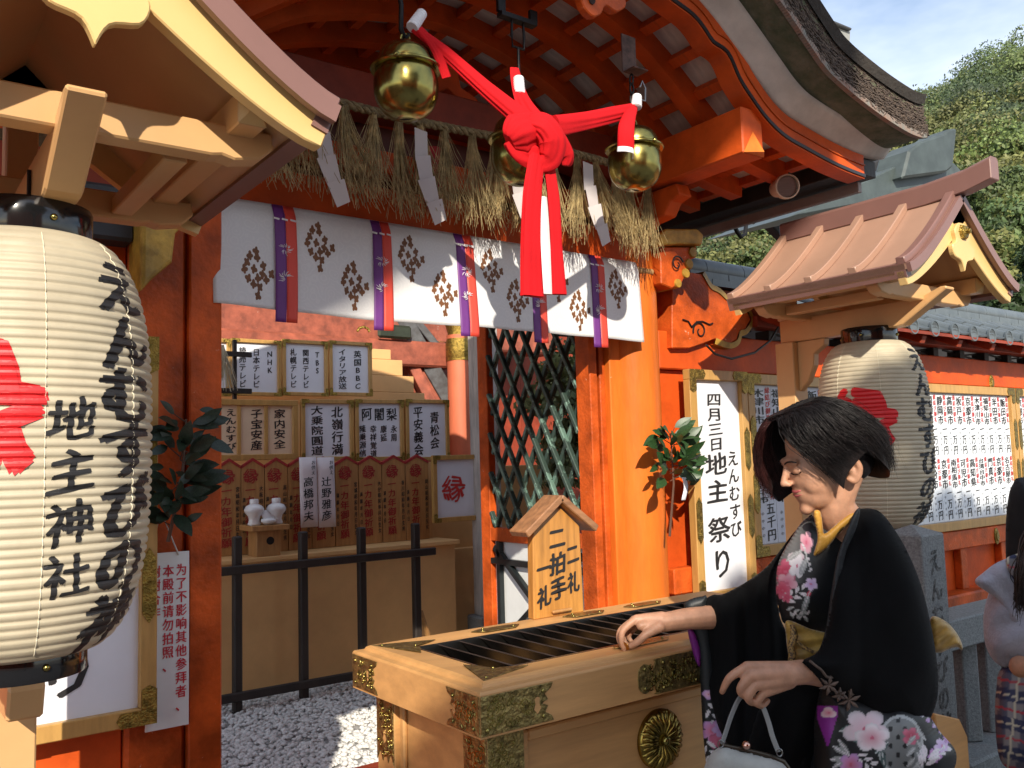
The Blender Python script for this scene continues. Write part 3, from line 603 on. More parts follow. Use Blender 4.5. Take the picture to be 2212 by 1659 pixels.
# wooden petition tablets with red pointed tops
edges = np.linspace(470, 928, 10)
small = ['宮城昭和年月日生女', '大阪昭和年月日生女', '高山昭和年月日生男', '静岡昭和年月日生女', '千年昭和年月日生女', '宮城昭和年月日生女', '大分昭和年月日生女', '香川昭和年月日生男', '岡山昭和年月日生女']
load_glyphs(''.join(small) + '川岡満願', (0.022,))
for i in range(9):
    p = on(edges[i], 1100, 'Y', 5.88); q = on(edges[i + 1], 1100, 'Y', 5.88); x0, x1 = p[0] + 0.003, q[0] - 0.003; z0, z1 = 0.887, 1.462; w = x1 - x0; xm = (x0 + x1) / 2
    e = thing('wooden_tablet', (xm, 5.88, z0), 'tall pointed wooden tablet with red rim and crest, in row along stand', 'tablet', 'red-rimmed tablets on the stand')
    MB().prism([(x0, z0), (x1, z0), (x1, z1), (xm, z1 + 0.05), (x0, z1)], (0, 5.90, 0), (1, 0, 0), (0, 0, 1), 0.02).build('board', PLAQUE, e, bevel=0.002)
    MB().prism([(x0, z1 - 0.004), (xm, z1 + 0.046), (x1, z1 - 0.004), (x1, z1 + 0.016), (xm, z1 + 0.066), (x0, z1 + 0.016)], (0, 5.902, 0), (1, 0, 0), (0, 0, 1), 0.026).build('red_rim', REDINK2, e)
    mb = MB(); crest(mb, (xm - 0.015, 5.879, z1 - 0.055), UX, UZ, NY, 0.052, 0)
    text_col(mb, '一カ年御祈願', (xm - 0.02, 5.879, z1 - 0.115), UX, UZ, NY, 0.072, 0.066, 0.068, 0.022, 0)
    text_col(mb, small[i], (x1 - 0.022, 5.879, z1 - 0.12), UX, UZ, NY, 0.026, 0.036, 0.043, 0.022, 1)
    text_col(mb, '満願年月日', (x0 + 0.016, 5.879, z1 - 0.19), UX, UZ, NY, 0.022, 0.034, 0.05, 0.022, 1)
    mb.build('lettering', [REDINK2, INK], e)
# white name slips hanging in front of the tablets
for (xa, xb, t, lab) in ((646, 683.5, '高橋邦夫', 'white hanging offering slip beside the porcelain bottles, left one of a pair'), (684.5, 722, '辻野雅彦', 'white hanging offering slip between its twin and the tablets on the right')):
    p = on(xa, 988, 'Y', 5.80); q = on(xb, 1137, 'Y', 5.80); e = thing('offering_slip', ((p[0] + q[0]) / 2, 5.80, q[2]), lab, 'paper slip', 'offering slips'); w = q[0] - p[0]
    mb = MB(); mb.grid([[(p[0] + w * u, 5.80 - 0.01 * math.sin(2.2 * u) - 0.02 * v, p[2] + (q[2] - p[2]) * v) for v in np.linspace(0, 1, 6)] for u in np.linspace(0, 1, 5)]); o = mb.build('sheet', mat('pinkish_paper', (0.72, 0.66, 0.68), 0.7, var=0.03), e, smooth=60)
    s = o.modifiers.new('solid', 'SOLIDIFY'); s.thickness = 0.001
    mb = MB(); text_col(mb, t, ((p[0] + q[0]) / 2 - 0.01, 5.765, p[2] - 0.13), UX, UZ, NY, 0.075, 0.07, 0.078, 0.022); mb.build('lettering', INK, e); mb = MB(); text_col(mb, 'お供え', (q[0] - 0.03, 5.775, p[2] - 0.02), UX, UZ, NY, 0.03, 0.032, 0.035, 0.022)
    mb.build('lettering', INK, e)
# porcelain bottles on a plain wood stand
PORC = mat('white_porcelain', (0.72, 0.72, 0.72), 0.15, var=0.02, spec=0.6)
zt = 0.885; c = on(571, 1195, 'Y', 5.72); sx = c[0]
e = thing('offering_stand', (sx, 5.72, zt), 'small unpainted offering stand with round hole, in front of tablets', 'stand')
tz = on(571, 1133, 'Y', 5.72)[2]
bx('tray', PLAQUE, e, sx - 0.125, sx + 0.125, 5.60, 5.84, tz - 0.035, tz, 0.003)
for a, b, c_, d_ in ((-.08, .08, 5.640, 5.648), (-.08, .08, 5.792, 5.80)): bx('leg_panel', PLAQUE, e, sx + a, sx + b, c_, d_, zt, tz - 0.037, 0.002)
for a in (-.08, .072): bx('leg_panel', PLAQUE, e, sx + a, sx + a + 0.008, 5.65, 5.79, zt, tz - 0.037, 0.002)
mb = MB(); mb.lathe([(0.0001, 0), (0.026, 0), (0.026, 0.003), (0.0001, 0.003)], (sx + 0.01, 5.640, zt + 0.10), 20, ax=Matrix.Rotation(math.pi / 2, 3, 'X')); mb.build('hole_shade_disc', mat('hole_shade', (0.01, 0.008, 0.008), 0.9, var=0), e)  # near-black disc on the panel, painting the shade inside a hole
def vase(dx, y, lab):
    e = thing('porcelain_bottle', (sx + dx, y, tz), lab, 'bottle', 'porcelain bottles')
    mb = MB(); mb.lathe([(0.0001, 0), (0.040, 0), (0.042, 0.01), (0.034, 0.035), (0.040, 0.06), (0.062, 0.088), (0.064, 0.105), (0.052, 0.125), (0.028, 0.137), (0.024, 0.142)], (sx + dx, y, tz), 28); mb.build('body', PORC, e, smooth=80)
    mb = MB(); mb.lathe([(0.0001, 0.140), (0.028, 0.140), (0.029, 0.165), (0.026, 0.170), (0.0001, 0.172)], (sx + dx, y, tz), 20); mb.build('stopper', PORC, e, smooth=50)
vase(-0.075, 5.70, 'white porcelain bottle on offering stand, on the gate jamb side of the dish'); vase(0.075, 5.70, 'white porcelain bottle on offering stand, on the name slip side of the dish')
e = thing('porcelain_dish', (sx, 5.645, tz), 'small white lidded porcelain dish between two bottles', 'dish')
mb = MB(); mb.lathe([(0.0001, 0), (0.02, 0), (0.045, 0.018), (0.05, 0.028), (0.044, 0.04), (0.0001, 0.046)], (sx, 5.645, tz), 24); mb.build('bowl', PORC, e, smooth=70)
mb = MB(); mb.lathe([(0.0001, 0), (0.04, 0.002), (0.042, 0.012), (0.0001, 0.022)], (sx + 0.01, 5.69, tz + 0.055), 24, ax=Matrix.Rotation(0.9, 3, 'X')); mb.build('lid', PORC, e, smooth=70)
# dark rack with a straw tassel at the left end of the upper row
e = thing('dark_rack', (2.0, 6.0, 1.93), 'small dark wooden rack with pale straw tassel before the NHK notice', 'rack')
p = on(506, 734, 'Y', 6.05); q = on(506, 859, 'Y', 6.05); bx('upright', DARKW, e, p[0] - 0.013, p[0] + 0.013, 6.03, 6.06, 1.926, p[2], 0.003)
for y in (764, 844):
    a = on(487, y, 'Y', 6.02); b = on(543, y, 'Y', 6.02); bx('arm', DARKW, e, a[0] - 0.1, b[0], 6.005, 6.028, a[2] - 0.018, a[2] + 0.018, 0.003)
mb = MB()
for i in range(60):
    a = on(478 + rng.uniform(-6, 6), 745, 'Y', 5.99); b = on(488 + rng.normal(0, 12), 835 + rng.uniform(-20, 12), 'Y', 5.97 + rng.uniform(-.03, .03)); m_ = (np.array(a) + b) / 2 + np.array([0, -0.01, 0.02]); mb.tube([a, m_, b], 0.0016, 4)
mb.build('straw_tassel', mat('pale_straw', (0.6, 0.52, 0.36), 0.7, var=0.2), e)

# open lattice door leaf on the right
XL = 2.71; leaf = thing('lattice_door', (XL, 3.0, 0.37), 'open orange door leaf with verdigris diamond lattice inside the gate', 'door')
y0, y1 = 3.10, 3.905; T = 0.045; zb, zm0, zm1, zt_ = 0.40, 1.045, 1.115, 2.20
bx('stile', ORANGE, leaf, XL - T, XL, y1 - 0.085, y1, zb, zt_ + 0.1, 0.004); bx('stile', ORANGE, leaf, XL - T, XL, y0 - 0.10, y0, zb, zt_ + 0.1, 0.004)
for za, zc in ((zm0, zm1), (zt_, zt_ + 0.1), (zb, zb + 0.08)): bx('rail', ORANGE, leaf, XL - T + 0.001, XL - 0.001, y0, y1 - 0.085, za, zc, 0.004)
ya, yb_ = y0, y1 - 0.085; zl, zh = zm1, zt_; sl = 1.75
def clipline(y, z, s):
    pts = []
    for yy in (ya, yb_):
        zz = z + s * (yy - y)
        if zl <= zz <= zh: pts.append((yy, zz))
    for zz in (zl, zh):
        yy = y + (zz - z) / s
        if ya <= yy <= yb_: pts.append((yy, zz))
    pts = sorted(set((round(a, 5), round(b, 5)) for a, b in pts)); return (pts[0], pts[-1]) if len(pts) >= 2 and abs(pts[0][0] - pts[-1][0]) > 0.02 else None
for s, xo in ((sl, -0.034), (-sl, -0.014)):
    for k in range(-14, 26):
        r = clipline(ya, zl + k * 0.205 + (0.05 if s > 0 else 0.0), s)
        if r: MB().beam((XL + xo, r[0][0], r[0][1]), (XL + xo, r[1][0], r[1][1]), 0.020, 0.026, up=(1, 0, 0)).build('lattice_bar', COPPERG, leaf, bevel=0.003)
GREENB = mat('blackish_green_bar', (0.018, 0.024, 0.026), 0.35, 0.2, var=0.2)
bx('lower_panel', mat('white_door_panel', (0.72, 0.74, 0.74), 0.6, var=0.05), leaf, XL - 0.016, XL - 0.010, y0, y1 - 0.085, zb + 0.08, zm0, 0)
for (a, b) in (((ya + 0.02, zb + 0.1), (yb_ - 0.02, zm0 - 0.03)), ((ya + 0.02, zm0 - 0.03), (yb_ - 0.02, zb + 0.1)), ((ya, zm0 - 0.10), (yb_, zm0 - 0.10)), ((ya + 0.06, zb + 0.08), (ya + 0.06, zm0)), ((yb_ - 0.06, zb + 0.08), (yb_ - 0.06, zm0))):
    MB().beam((XL - 0.032, a[0], a[1]), (XL - 0.032 - 0.004 * (a[1] == b[1]), b[0], b[1]), 0.03, 0.028, up=(1, 0, 0)).build('cross_bar', GREENB, leaf, bevel=0.003)
# ------------------------------------------------------------------ roofed wall to the right of the gate
wl = thing('roofed_wall', (6.0, 3.1, 0), 'long vermilion wall with grey tiled roof running right from the gate', 'wall')
XW0, XW1 = 3.08, 9.4
bx('upper_beam', ORANGE2, wl, XW0, XW1, 2.965, 3.10, 1.875, 2.06, 0.006)
XR0 = 3.745
bx('top_plate', REDWALL, wl, XR0, XW1, 2.90, 3.02, 2.115, 2.175, 0.006)
bx('panel', ORANGE2, wl, XW0, XW1, 3.0, 3.05, 0.2, 1.872, 0)
bx('lower_rail', ORANGE, wl, XW0, XW1, 2.93, 2.999, 0.81, 0.93, 0.006)
bx('sill_beam', ORANGE, wl, XW0, XW1, 2.86, 2.999, 0.38, 0.55, 0.012)
for k in range(12): bx('stud', ORANGE, wl, 3.55 + k * 0.55, 3.63 + k * 0.55, 2.95, 2.999, 0.55, 0.81, 0.004)
for k in range(18): bx('vent_strut', DARKW, wl, 3.25 + k * 0.34, 3.31 + k * 0.34, 2.97, 3.06, 2.06, 2.115, 0.002)
for k in range(10):
    x = 3.35 + k * 0.62
    for s in (1, -1): MB().beam((x, 3.02 + 0.005 * s, 2.0615 if s > 0 else 2.1135), (x + 0.5, 3.02 + 0.005 * s, 2.1135 if s > 0 else 2.0615), 0.008, 0.012).build('vent_bar', DARKW, wl)
for k in range(13): MB().beam((3.80 + k * 0.43, 3.12, 2.275), (3.80 + k * 0.43, 2.74, 2.105), 0.05, 0.05).build('rafter', REDWALL, wl, bevel=0.004)
mb = MB(); mb.add([(XR0, 2.70, 2.128), (XW1, 2.70, 2.128), (XW1, 3.2, 2.36), (XR0, 3.2, 2.36), (XR0, 2.70, 2.145), (XW1, 2.70, 2.145), (XW1, 3.2, 2.377), (XR0, 3.2, 2.377)], [(3, 2, 1, 0), (4, 5, 6, 7), (0, 1, 5, 4), (1, 2, 6, 5), (2, 3, 7, 6), (3, 0, 4, 7)])
mb.build('roof_deck', REDWALL, wl)
mb = MB(); mb.add([(XW0, 3.2, 2.36), (XW1, 3.2, 2.36), (XW1, 3.72, 2.13), (XW0, 3.72, 2.13)], [(0, 1, 2, 3)]); mb.build('rear_slope', SLATE, wl)
# tiles: pans, rolls, ridge
sp = 0.235; ncol = int((XW1 - XR0) / sp); th = math.atan2(0.235, 0.5); L_ = 0.20
pan = MB(); P = [[(u * sp - sp / 2, v * L_, 0.006 + 0.022 * (2 * abs(u - .5)) ** 2 + 0.010 * (1 - v)) for v in (0, 1)] for u in np.linspace(0, 1, 9)]
Pl = [[(u * sp - sp / 2, v * L_, -0.004 + 0.022 * (2 * abs(u - .5)) ** 2 + 0.010 * (1 - v)) for v in (0, 1)] for u in np.linspace(0, 1, 9)]
pan.grid(P, flip=True); pan.grid(Pl)
nu = 9
for i in range(8): pan.f.append((2 * i, 2 * (i + 1), 18 + 2 * (i + 1), 18 + 2 * i)); pan.m.append(0)
pan_m = pan.mesh('pan_tile', SLATE, smooth=40)
roll = MB(); seg = 8
vs = []
for v, r in ((0, 0.044), (L_ * 0.97, 0.039)):
    for k in range(seg + 1): a = math.pi * k / seg; vs.append((math.cos(a) * r, v, math.sin(a) * r * 0.95))
roll.add(vs, [(k, k + 1, seg + 1 + k + 1, seg + 1 + k) for k in range(seg)] + [tuple(range(seg, -1, -1))]); roll_m = roll.mesh('roll_tile', SLATE, smooth=40)
disc = MB(); disc.lathe([(0.0001, 0), (0.050, 0), (0.050, 0.014), (0.042, 0.014), (0.040, 0.009), (0.0001, 0.009)], (0, 0, 0), 18, ax=Matrix.Rotation(math.pi / 2, 3, 'X')); disc_m = disc.mesh('eave_disc', SLATE, smooth=40)
dy, dz = math.cos(th), math.sin(th)
for c in range(ncol):
    x = XR0 + 0.12 + c * sp
    for r in range(2):
        o = (x, 2.715 + r * L_ * 0.94 * dy, 2.150 + r * L_ * 0.94 * dz + 0.004 * r)
        M = frame_mtx(o, (1, 0, 0), (0, dy, dz), (0, -dz, dy)); inst(pan_m, 'pan_tile', M, wl)
        M = frame_mtx((x + sp / 2, o[1], o[2] + 0.016), (1, 0, 0), (0, dy, dz), (0, -dz, dy)); inst(roll_m, 'roll_tile', M, wl)
    inst(disc_m, 'eave_disc', Matrix.Translation((x + sp / 2, 2.713, 2.172)), wl)
cs = 0.31
c1 = MB().box(0.003, cs - 0.003, -0.09, 0.09, 0, 0.036).mesh('ridge_course_tile', SLATE); c2 = MB().box(0.003, cs - 0.003, -0.075, 0.075, 0, 0.036).mesh('ridge_course_tile', SLATE)
rr_ = MB(); rr_.tube([(0.002, 0, 0), (cs - 0.002, 0, 0)], 0.060, 16); r3 = rr_.mesh('ridge_roll_tile', SLATE, smooth=40)
for k in range(int((XW1 - 3.35) / cs)):
    x = 3.35 + k * cs
    inst(c1, 'ridge_course_tile', Matrix.Translation((x, 3.2, 2.360)), wl); inst(c2, 'ridge_course_tile', Matrix.Translation((x + cs / 2, 3.2, 2.399)), wl); inst(r3, 'ridge_roll_tile', Matrix.Translation((x, 3.2, 2.462)), wl)
# gold crests on the beams
for (x, y, Y) in ((2142, 827, 2.962), (1700, 838, 2.962), (2153, 1158, 2.927)):
    p = on(x, y, 'Y', Y); mb = MB(); mb.lathe([(0.0001, 0.012), (0.02, 0.012), (0.024, 0.006), (0.035, 0.004), (0.038, 0)], (p[0], Y, p[2]), 20, ax=Matrix.Rotation(math.pi / 2, 3, 'X'), scale=(0.8, 1.5)); mb.build('gold_boss', GOLD, wl, smooth=30)
# tall festival board beside the pillar
FB = [('四月三日', .44, .055, .34, .068, .072), ('地', .42, .345, .50, .115, .12), ('主', .42, .475, .50, .115, .12), ('祭', .42, .650, .52, .125, .13), ('り', .45, .800, .50, .15, .15), even('えんむすび', .80, .335, .43, .27)]
framed_board('festival_board', 3.195, 3.622, 0.758, 1.870, 2.928, 0.050, 'tall gold-fitted framed festival board hanging right of the round gate pillar', 'notice board', FB, fit=0.10, midfit=True, depth=0.045)
# donor boards: frame filled with paper slips
cities = ['飯田市', '半田市', '福知山市', '木津川市', '京都市', '坂戸市', '高岡市', '静岡市', '川崎市', '大分市', '小松市', '香港']
cities2 = ['名古屋市', '京都市', '門真市', '台湾台中市', '高知県', '可児市', '南相馬市', '京都市', '大分市', '鯖江市', '飾東市', '小松市']
load_glyphs(''.join(cities + cities2) + '縁結び御礼一万円五千中', (0.0,))
def donor_board(x0, x1, lab, seed, nc, amount, paper):
    e = framed_board('donor_board', x0, x1, 0.935, 1.868, 2.962, 0.055, lab, 'notice board', [], fit=0.10, midfit=True, depth=0.05, group='donor boards on the wall', paper=mat('board_backing', (0.45, 0.46, 0.5), 0.7, var=0.02))
    a, b, zc, zd = x0 + 0.058, x1 - 0.058, 0.935 + 0.058, 1.868 - 0.058; w = (b - a) / nc; h = (zd - zc) / 2; y = 2.9385
    slip = MB().box(-w / 2 + 0.0015, w / 2 - 0.0015, -0.001, 0.0, 0.0015, h - 0.0015).mesh('paper_slip', paper)
    for r in range(2):
        for k in range(nc):
            xc = b - (k + 0.5) * w; z0 = zd - (r + 1) * h; inst(slip, 'paper_slip', Matrix.Translation((xc, y, z0)), e)
            ct = (cities if r == 0 else cities2)[(k + seed) % 12]; mb = MB(); st = 0.46 * h / max(3, len(ct))
            text_col(mb, ct, (xc - w * 0.17, y - 0.001, z0 + h * 0.965), UX, UZ, NY, w * 0.60, st * 1.0, st, 0.025, 0)
            text_col(mb, '縁結び御礼', (xc + w * 0.31, y - 0.001, z0 + h * 0.985), UX, UZ, NY, w * 0.27, h * 0.085, h * 0.088, 0.02, 1)
            text_col(mb, amount, (xc + w * 0.18, y - 0.001, z0 + h * 0.52), UX, UZ, NY, w * 0.48, h * 0.155, h * 0.165, 0.02, 0)
            for q in range(4): text_col(mb, '中', (xc - w * 0.25, y - 0.001, z0 + h * (0.42 - 0.09 * q)), UX, UZ, NY, w * 0.16, h * 0.05, h * 0.09, 0.0, 0)
            mb.build('lettering', [INK, REDINK], e)
donor_board(3.66, 4.86, 'framed board of donation slips between festival board and hanging lantern', 9, 7, '五千円', mat('bluish_slip_paper', (0.62, 0.65, 0.74), 0.6, var=0.02))
donor_board(4.885, 6.585, 'framed board of donation slips on the wall behind the hanging lantern', 0, 13, '一万円', mat('white_slip_paper', (0.76, 0.80, 0.84), 0.6, var=0.02))
donor_board(6.60, 8.2, 'framed board of donation slips at far end of wall', 5, 12, '一万円', mat('white_slip_paper', (0.76, 0.80, 0.84)))
# ------------------------------------------------------------------ wall to the left of the gate
wr = thing('red_side_wall', (-0.6, 2.95, 0), 'red boarded wall left of the gate, half hidden by a lantern', 'wall')
for a, b in ((-2.4, -0.9), (-0.897, 0.115), (0.118, 0.662)): bx('board', ORANGE2, wr, a, b, 2.90, 2.95, 0.0, 2.30, 0.004)
bx('top_beam', REDWALL, wr, -2.4, 0.664, 2.86, 3.0, 2.302, 2.42, 0.006)
FBL = [(t, u, a, b, c, d) for (t, u, a, b, c, d) in [x[:6] for x in FB]]
framed_board('festival_board', 0.305, 0.735, 0.715, 1.862, 2.842, 0.048, 'tall gold-fitted framed festival board hanging behind the big lantern', 'notice board', FBL, fit=0.10, midfit=True, depth=0.045)
# hanging white sign with red lettering
load_glyphs('为了不影响其他参拜者、本殿前请勿拍照谢合作', (0.0,))
e = thing('hanging_sign', (0.78, 2.84, 0.68), 'white hanging sign with crimson vertical lettering on left gate post', 'sign')
bx('panel', SIGNW, e, 0.712, 0.839, 2.836, 2.840, 0.682, 1.205, 0.001)
for t, x in (('为了不影响其他参拜者、', 0.815), ('本殿前请勿拍照、', 0.776), ('谢谢合作', 0.737)):
    mb = MB(); text_col(mb, t, (x, 2.836, 1.170), UX, UZ, NY, 0.034, 0.038, 0.0405, 0.02, slant=0, wob=0); mb.build('lettering', CRIMSON, e)
mb = MB(); mb.tube([(0.728, 2.832, 1.19), (0.752, 2.838, 1.335), (0.806, 2.832, 1.195)], 0.0028, 6); mb.build('cord', mat('white_cord', (0.6, 0.58, 0.54), 0.8, var=0.1), e)
# ------------------------------------------------------------------ evergreen sprigs tied to the pillars
LEAF = mat('glossy_evergreen_leaf', (0.034, 0.095, 0.026), 0.46, var=0.3, vscale=20, spec=0.6)
LEAFD = mat('dark_leaf', (0.030, 0.055, 0.030), 0.42, var=0.3, vscale=20)  # darker, greyer green for the left sprig
def leaf_mesh(m, name='leaf'):
    mb = MB(); rows = []
    for t in np.linspace(0, 1, 7):
        w = 0.5 * math.sin(math.pi * min(1, t * 1.02)) ** 0.75 * (1 - 0.25 * t) * 0.48
        rows.append([(s * w, t, 0.10 * abs(s) * w + -0.16 * t * t) for s in (-1, -0.5, 0, 0.5, 1)])
    mb.grid(rows); return mb.mesh(name, m, smooth=180)
def sprig(base, top, lab, n, m, spread, size, seed):
    r = random.Random(seed); e = thing('evergreen_sprig', base, lab, 'sprig'); lm = leaf_mesh(m)
    b = Vector(base); t = Vector(top)
    mb = MB(); mb.tube([b, b.lerp(t, 0.5) + Vector((0.012, -0.01, 0)), t], [0.006, 0.005, 0.003], 6); mb.build('stem', mat('brown_twig', (0.13, 0.06, 0.035), 0.7, var=0.2), e)
    for i in range(n):
        f = 0.45 + 0.55 * r.random() ** 0.8 if n < 70 else r.uniform(0.12, 1.0); c = b.lerp(t, f); a = r.uniform(0, 2 * math.pi)
        rad = spread * r.uniform(0.15, 1.0) * (1.0 - 0.55 * abs(f - 0.6))
        d = Vector((math.cos(a) * 1.1, -0.25 - 0.5 * abs(math.sin(a)), r.uniform(-0.5, 0.9))).normalized()
        p = c + Vector((math.cos(a) * rad, -abs(math.sin(a)) * rad * 0.7, r.uniform(-0.02, 0.05)))
        s = size * r.uniform(0.6, 1.2); side = d.cross(Vector((r.uniform(-.5, .5), -1, r.uniform(-.2, .9)))).normalized(); nr = side.cross(d)
        inst(lm, 'leaf', frame_mtx(p, side * s, d * s, nr * s), e)
        if i % 4 == 0: tw = MB(); tw.tube([c, p], [0.0025, 0.0015], 5); tw.build('twig', MATS['brown_twig'], e)
    return e
sprig((2.925, 2.80, 1.10), (2.940, 2.78, 1.56), 'glossy green leafy sprig tied to the sunlit round gate pillar', 66, LEAF, 0.125, 0.100, 3)
sprig((0.765, 2.80, 1.24), (0.812, 2.78, 1.61), 'dark leafy sprig tied to the shaded left gate post', 72, LEAFD, 0.075, 0.088, 5)
mb = MB(); p = Vector((2.955, 2.74, 1.36)); mb.grid([[p + Vector((0.02 * u + 0.012 * math.sin(4 * v), -0.006 * u, -0.10 * v)) for v in np.linspace(0, 1, 6)] for u in (0, 1)]); mb.build('paper_streamer', PAPER, None, smooth=60, label='small folded white paper streamer tied to glossy sprig', cat='paper').modifiers.new('s', 'SOLIDIFY').thickness = 0.001
# ------------------------------------------------------------------ stone fence
sf = thing('stone_fence', (3.3, 1.84, 0), 'grey granite fence with inscribed square post and leaning balusters', 'fence')
mb = MB(); mb.add([(3.155, 1.76, 0), (3.315, 1.76, 0), (3.315, 1.92, 0), (3.155, 1.92, 0), (3.155, 1.76, 1.135), (3.315, 1.76, 1.135), (3.315, 1.92, 1.135), (3.155, 1.92, 1.135), (3.235, 1.84, 1.17)], [(3, 2, 1, 0), (0, 1, 5, 4), (1, 2, 6, 5), (2, 3, 7, 6), (3, 0, 4, 7), (4, 5, 8), (5, 6, 8), (6, 7, 8), (7, 4, 8)])
po = mb.build('inscribed_post', STONE, sf, bevel=0.004)
mb = MB(); text_col(mb, 'えんむすびの神', (3.235, 1.76, 1.085), UX, UZ, NY, 0.085, 0.095, 0.098, 0.045, lift=0.001, slant=0.15, wob=0.05); mb.build('inscription_shade', STONED, po)  # flat darker glyphs on the face, painting the shade of cut strokes
bx('rail', STONE, sf, 3.316, 6.0, 1.79, 1.95, 0.682, 0.797, 0.006)
for k in range(13): x = 3.42 + k * 0.185; MB().prism([(-.052, -.03), (.0, -.062), (.052, -.03), (.052, .06), (-.052, .06)], (x, 1.875, 0.30), (1, 0, 0), (0, 1, 0), 0.38).build('baluster', STONE, sf, bevel=0.004)
bx('kerb', STONE, sf, 3.316, 6.0, 1.72, 2.02, 0.0, 0.298, 0.01)
bx('step_stone', STONE, None, 2.6, 6.0, 1.25, 1.71, 0.0, 0.16, 0.012, label='broad granite step stone at the foot of the stone fence', cat='step')
e = thing('wooden_stand', (2.80, 1.60, 0.16), 'tan chamfered wooden block behind the kimono, before stone fence', 'stand')
MB().prism([(2.70, 0.16), (2.885, 0.16), (2.885, 0.535), (2.845, 0.595), (2.70, 0.64)], (0, 1.66, 0), (1, 0, 0), (0, 0, 1), 0.16).build('block', TAN, e, bevel=0.004)
MB().prism([(2.705, 0.640), (2.843, 0.597), (2.80, 0.613)], (0, 1.63, 0.002), (1, 0, 0), (0, 0, 1), 0.05).build('worn_patch', mat('worn_bare_wood', (0.5, 0.42, 0.33), 0.8, var=0.2), e)
# ------------------------------------------------------------------ lantern pavilions
def pavilion(xc, yf, lab, labl):
    e = thing('lantern_pavilion', (xc, yf + 0.82, 0), lab, 'pavilion', 'lantern pavilions flanking the gate')
    HW, Ln = 0.43, 0.83; ze, za = 2.125, 2.455
    us = np.linspace(0, 1, 15); prof = np.array([(HW * u, za + (ze - za) * (1 - (1 - u) ** 1.28)) for u in us])
    tg = np.gradient(prof, axis=0); tg /= np.linalg.norm(tg, axis=1)[:, None]; nr = np.stack([-tg[:, 1], tg[:, 0]], 1)
    def strip(sx, o0, o1, y0, y1, name, m, smooth=30, i0=0, i1=15, bevel=0):
        a = prof[i0:i1] + nr[i0:i1] * (o0 if np.isscalar(o0) else np.array(o0)[i0:i1, None]); b = prof[i0:i1] + nr[i0:i1] * (o1 if np.isscalar(o1) else np.array(o1)[i0:i1, None]); mb = MB(); n = len(a); vs = []
        for p, q in zip(a, b):
            vs += [(xc + sx * p[0], y0, p[1]), (xc + sx * q[0], y0, q[1]), (xc + sx * q[0], y1, q[1]), (xc + sx * p[0], y1, p[1])]
        fs = []
        for i in range(n - 1):
            for k in range(4):
                f = (i * 4 + k, (i + 1) * 4 + k, (i + 1) * 4 + (k + 1) % 4, i * 4 + (k + 1) % 4); fs.append(f if sx > 0 else f[::-1])
        c0, c1 = (0, 1, 2, 3), tuple((n - 1) * 4 + k for k in (3, 2, 1, 0)); fs += [c0 if sx > 0 else c0[::-1], c1 if sx > 0 else c1[::-1]]
        return mb.add(vs, fs).build(name, m, e, smooth=smooth, bevel=bevel)
    th = 0.085 + 0.0 * us; bar = -(0.100 - 0.040 * us)
    for sx in (1, -1):
        strip(sx, 0.0, 0.022, yf - 0.012, yf + Ln, 'roof_slope', COPPERP)
        strip(sx, -0.014, -0.001, yf + 0.04, yf + Ln - 0.02, 'soffit_board', CREAM2)
        strip(sx, bar, -0.002, yf, yf + 0.034, 'bargeboard', CREAM, bevel=0.003)
        strip(sx, bar * 0.9, -0.002, yf + Ln - 0.05, yf + Ln - 0.02, 'bargeboard', CREAM)
        strip(sx, -0.012, 0.024, yf - 0.030, yf - 0.0125, 'verge_trim', COPPERD)
        for k, y in enumerate(np.linspace(yf - 0.012, yf + Ln - 0.036, 5)): strip(sx, 0.0225, 0.050, y, y + 0.036, 'roof_seam', COPPERP if k else COPPERD, bevel=0.003)
        strip(sx, -0.03, 0.026, yf - 0.005, yf + Ln + 0.006, 'eave_trim', COPPERD, i0=13, i1=15)
        x = xc + sx * 0.30
        mb = MB().box(x - 0.028, x + 0.028, yf + 0.075, yf + Ln - 0.03, ze - 0.010, ze + 0.055); mb.build('eave_purlin', CREAM2, e, bevel=0.003)
        mb = MB(); a = 0.028; mb.add([(x - a, yf + 0.074, ze - 0.01), (x + a, yf + 0.074, ze - 0.01), (x + a, yf + 0.074, ze + 0.055), (x - a, yf + 0.074, ze + 0.055), (x, yf + 0.052, ze + 0.023)], [(0, 1, 4), (1, 2, 4), (2, 3, 4), (3, 0, 4)]); mb.build('purlin_nose', CREAM, e)
    # ridge
    mb = MB(); rp = [(-0.034, za + 0.005), (0.034, za + 0.005), (0.034, za + 0.085), (0.022, za + 0.098), (-0.022, za + 0.098), (-0.034, za + 0.085)]
    P = []
    for y, dz, sc in ((yf - 0.16, 0.040, 1.0), (yf - 0.05, 0.014, 1.0), (yf + 0.12, 0.0, 1.0), (yf + Ln, 0.0, 1.0)): P.append([(xc + a * sc, y, b + dz) for a, b in rp])
    P = np.array(P); n = len(rp); mb.add(P.reshape(-1, 3), [(i * n + k, i * n + (k + 1) % n, (i + 1) * n + (k + 1) % n, (i + 1) * n + k) for i in range(3) for k in range(n)] + [tuple(range(n - 1, -1, -1)), tuple(3 * n + k for k in range(n))]); mb.build('ridge', COPPERD, e, bevel=0.003)
    # pendant with gilt boss
    pd = spline([(0, -0.115), (0.022, -0.075), (0.07, -0.06), (0.082, -0.02), (0.05, 0.0), (0.058, 0.04), (0.03, 0.07), (0, 0.075), (-0.03, 0.07), (-0.058, 0.04), (-0.05, 0.0), (-0.082, -0.02), (-0.07, -0.06), (-0.022, -0.075), (0, -0.115)], 60)[:-1]
    pn = MB().prism([tuple(p * 1.05) for p in pd], (xc, yf + 0.004, za - 0.175), (1, 0, 0), (0, 0, 1), 0.022).build('gable_pendant', CREAM, e, bevel=0.003)
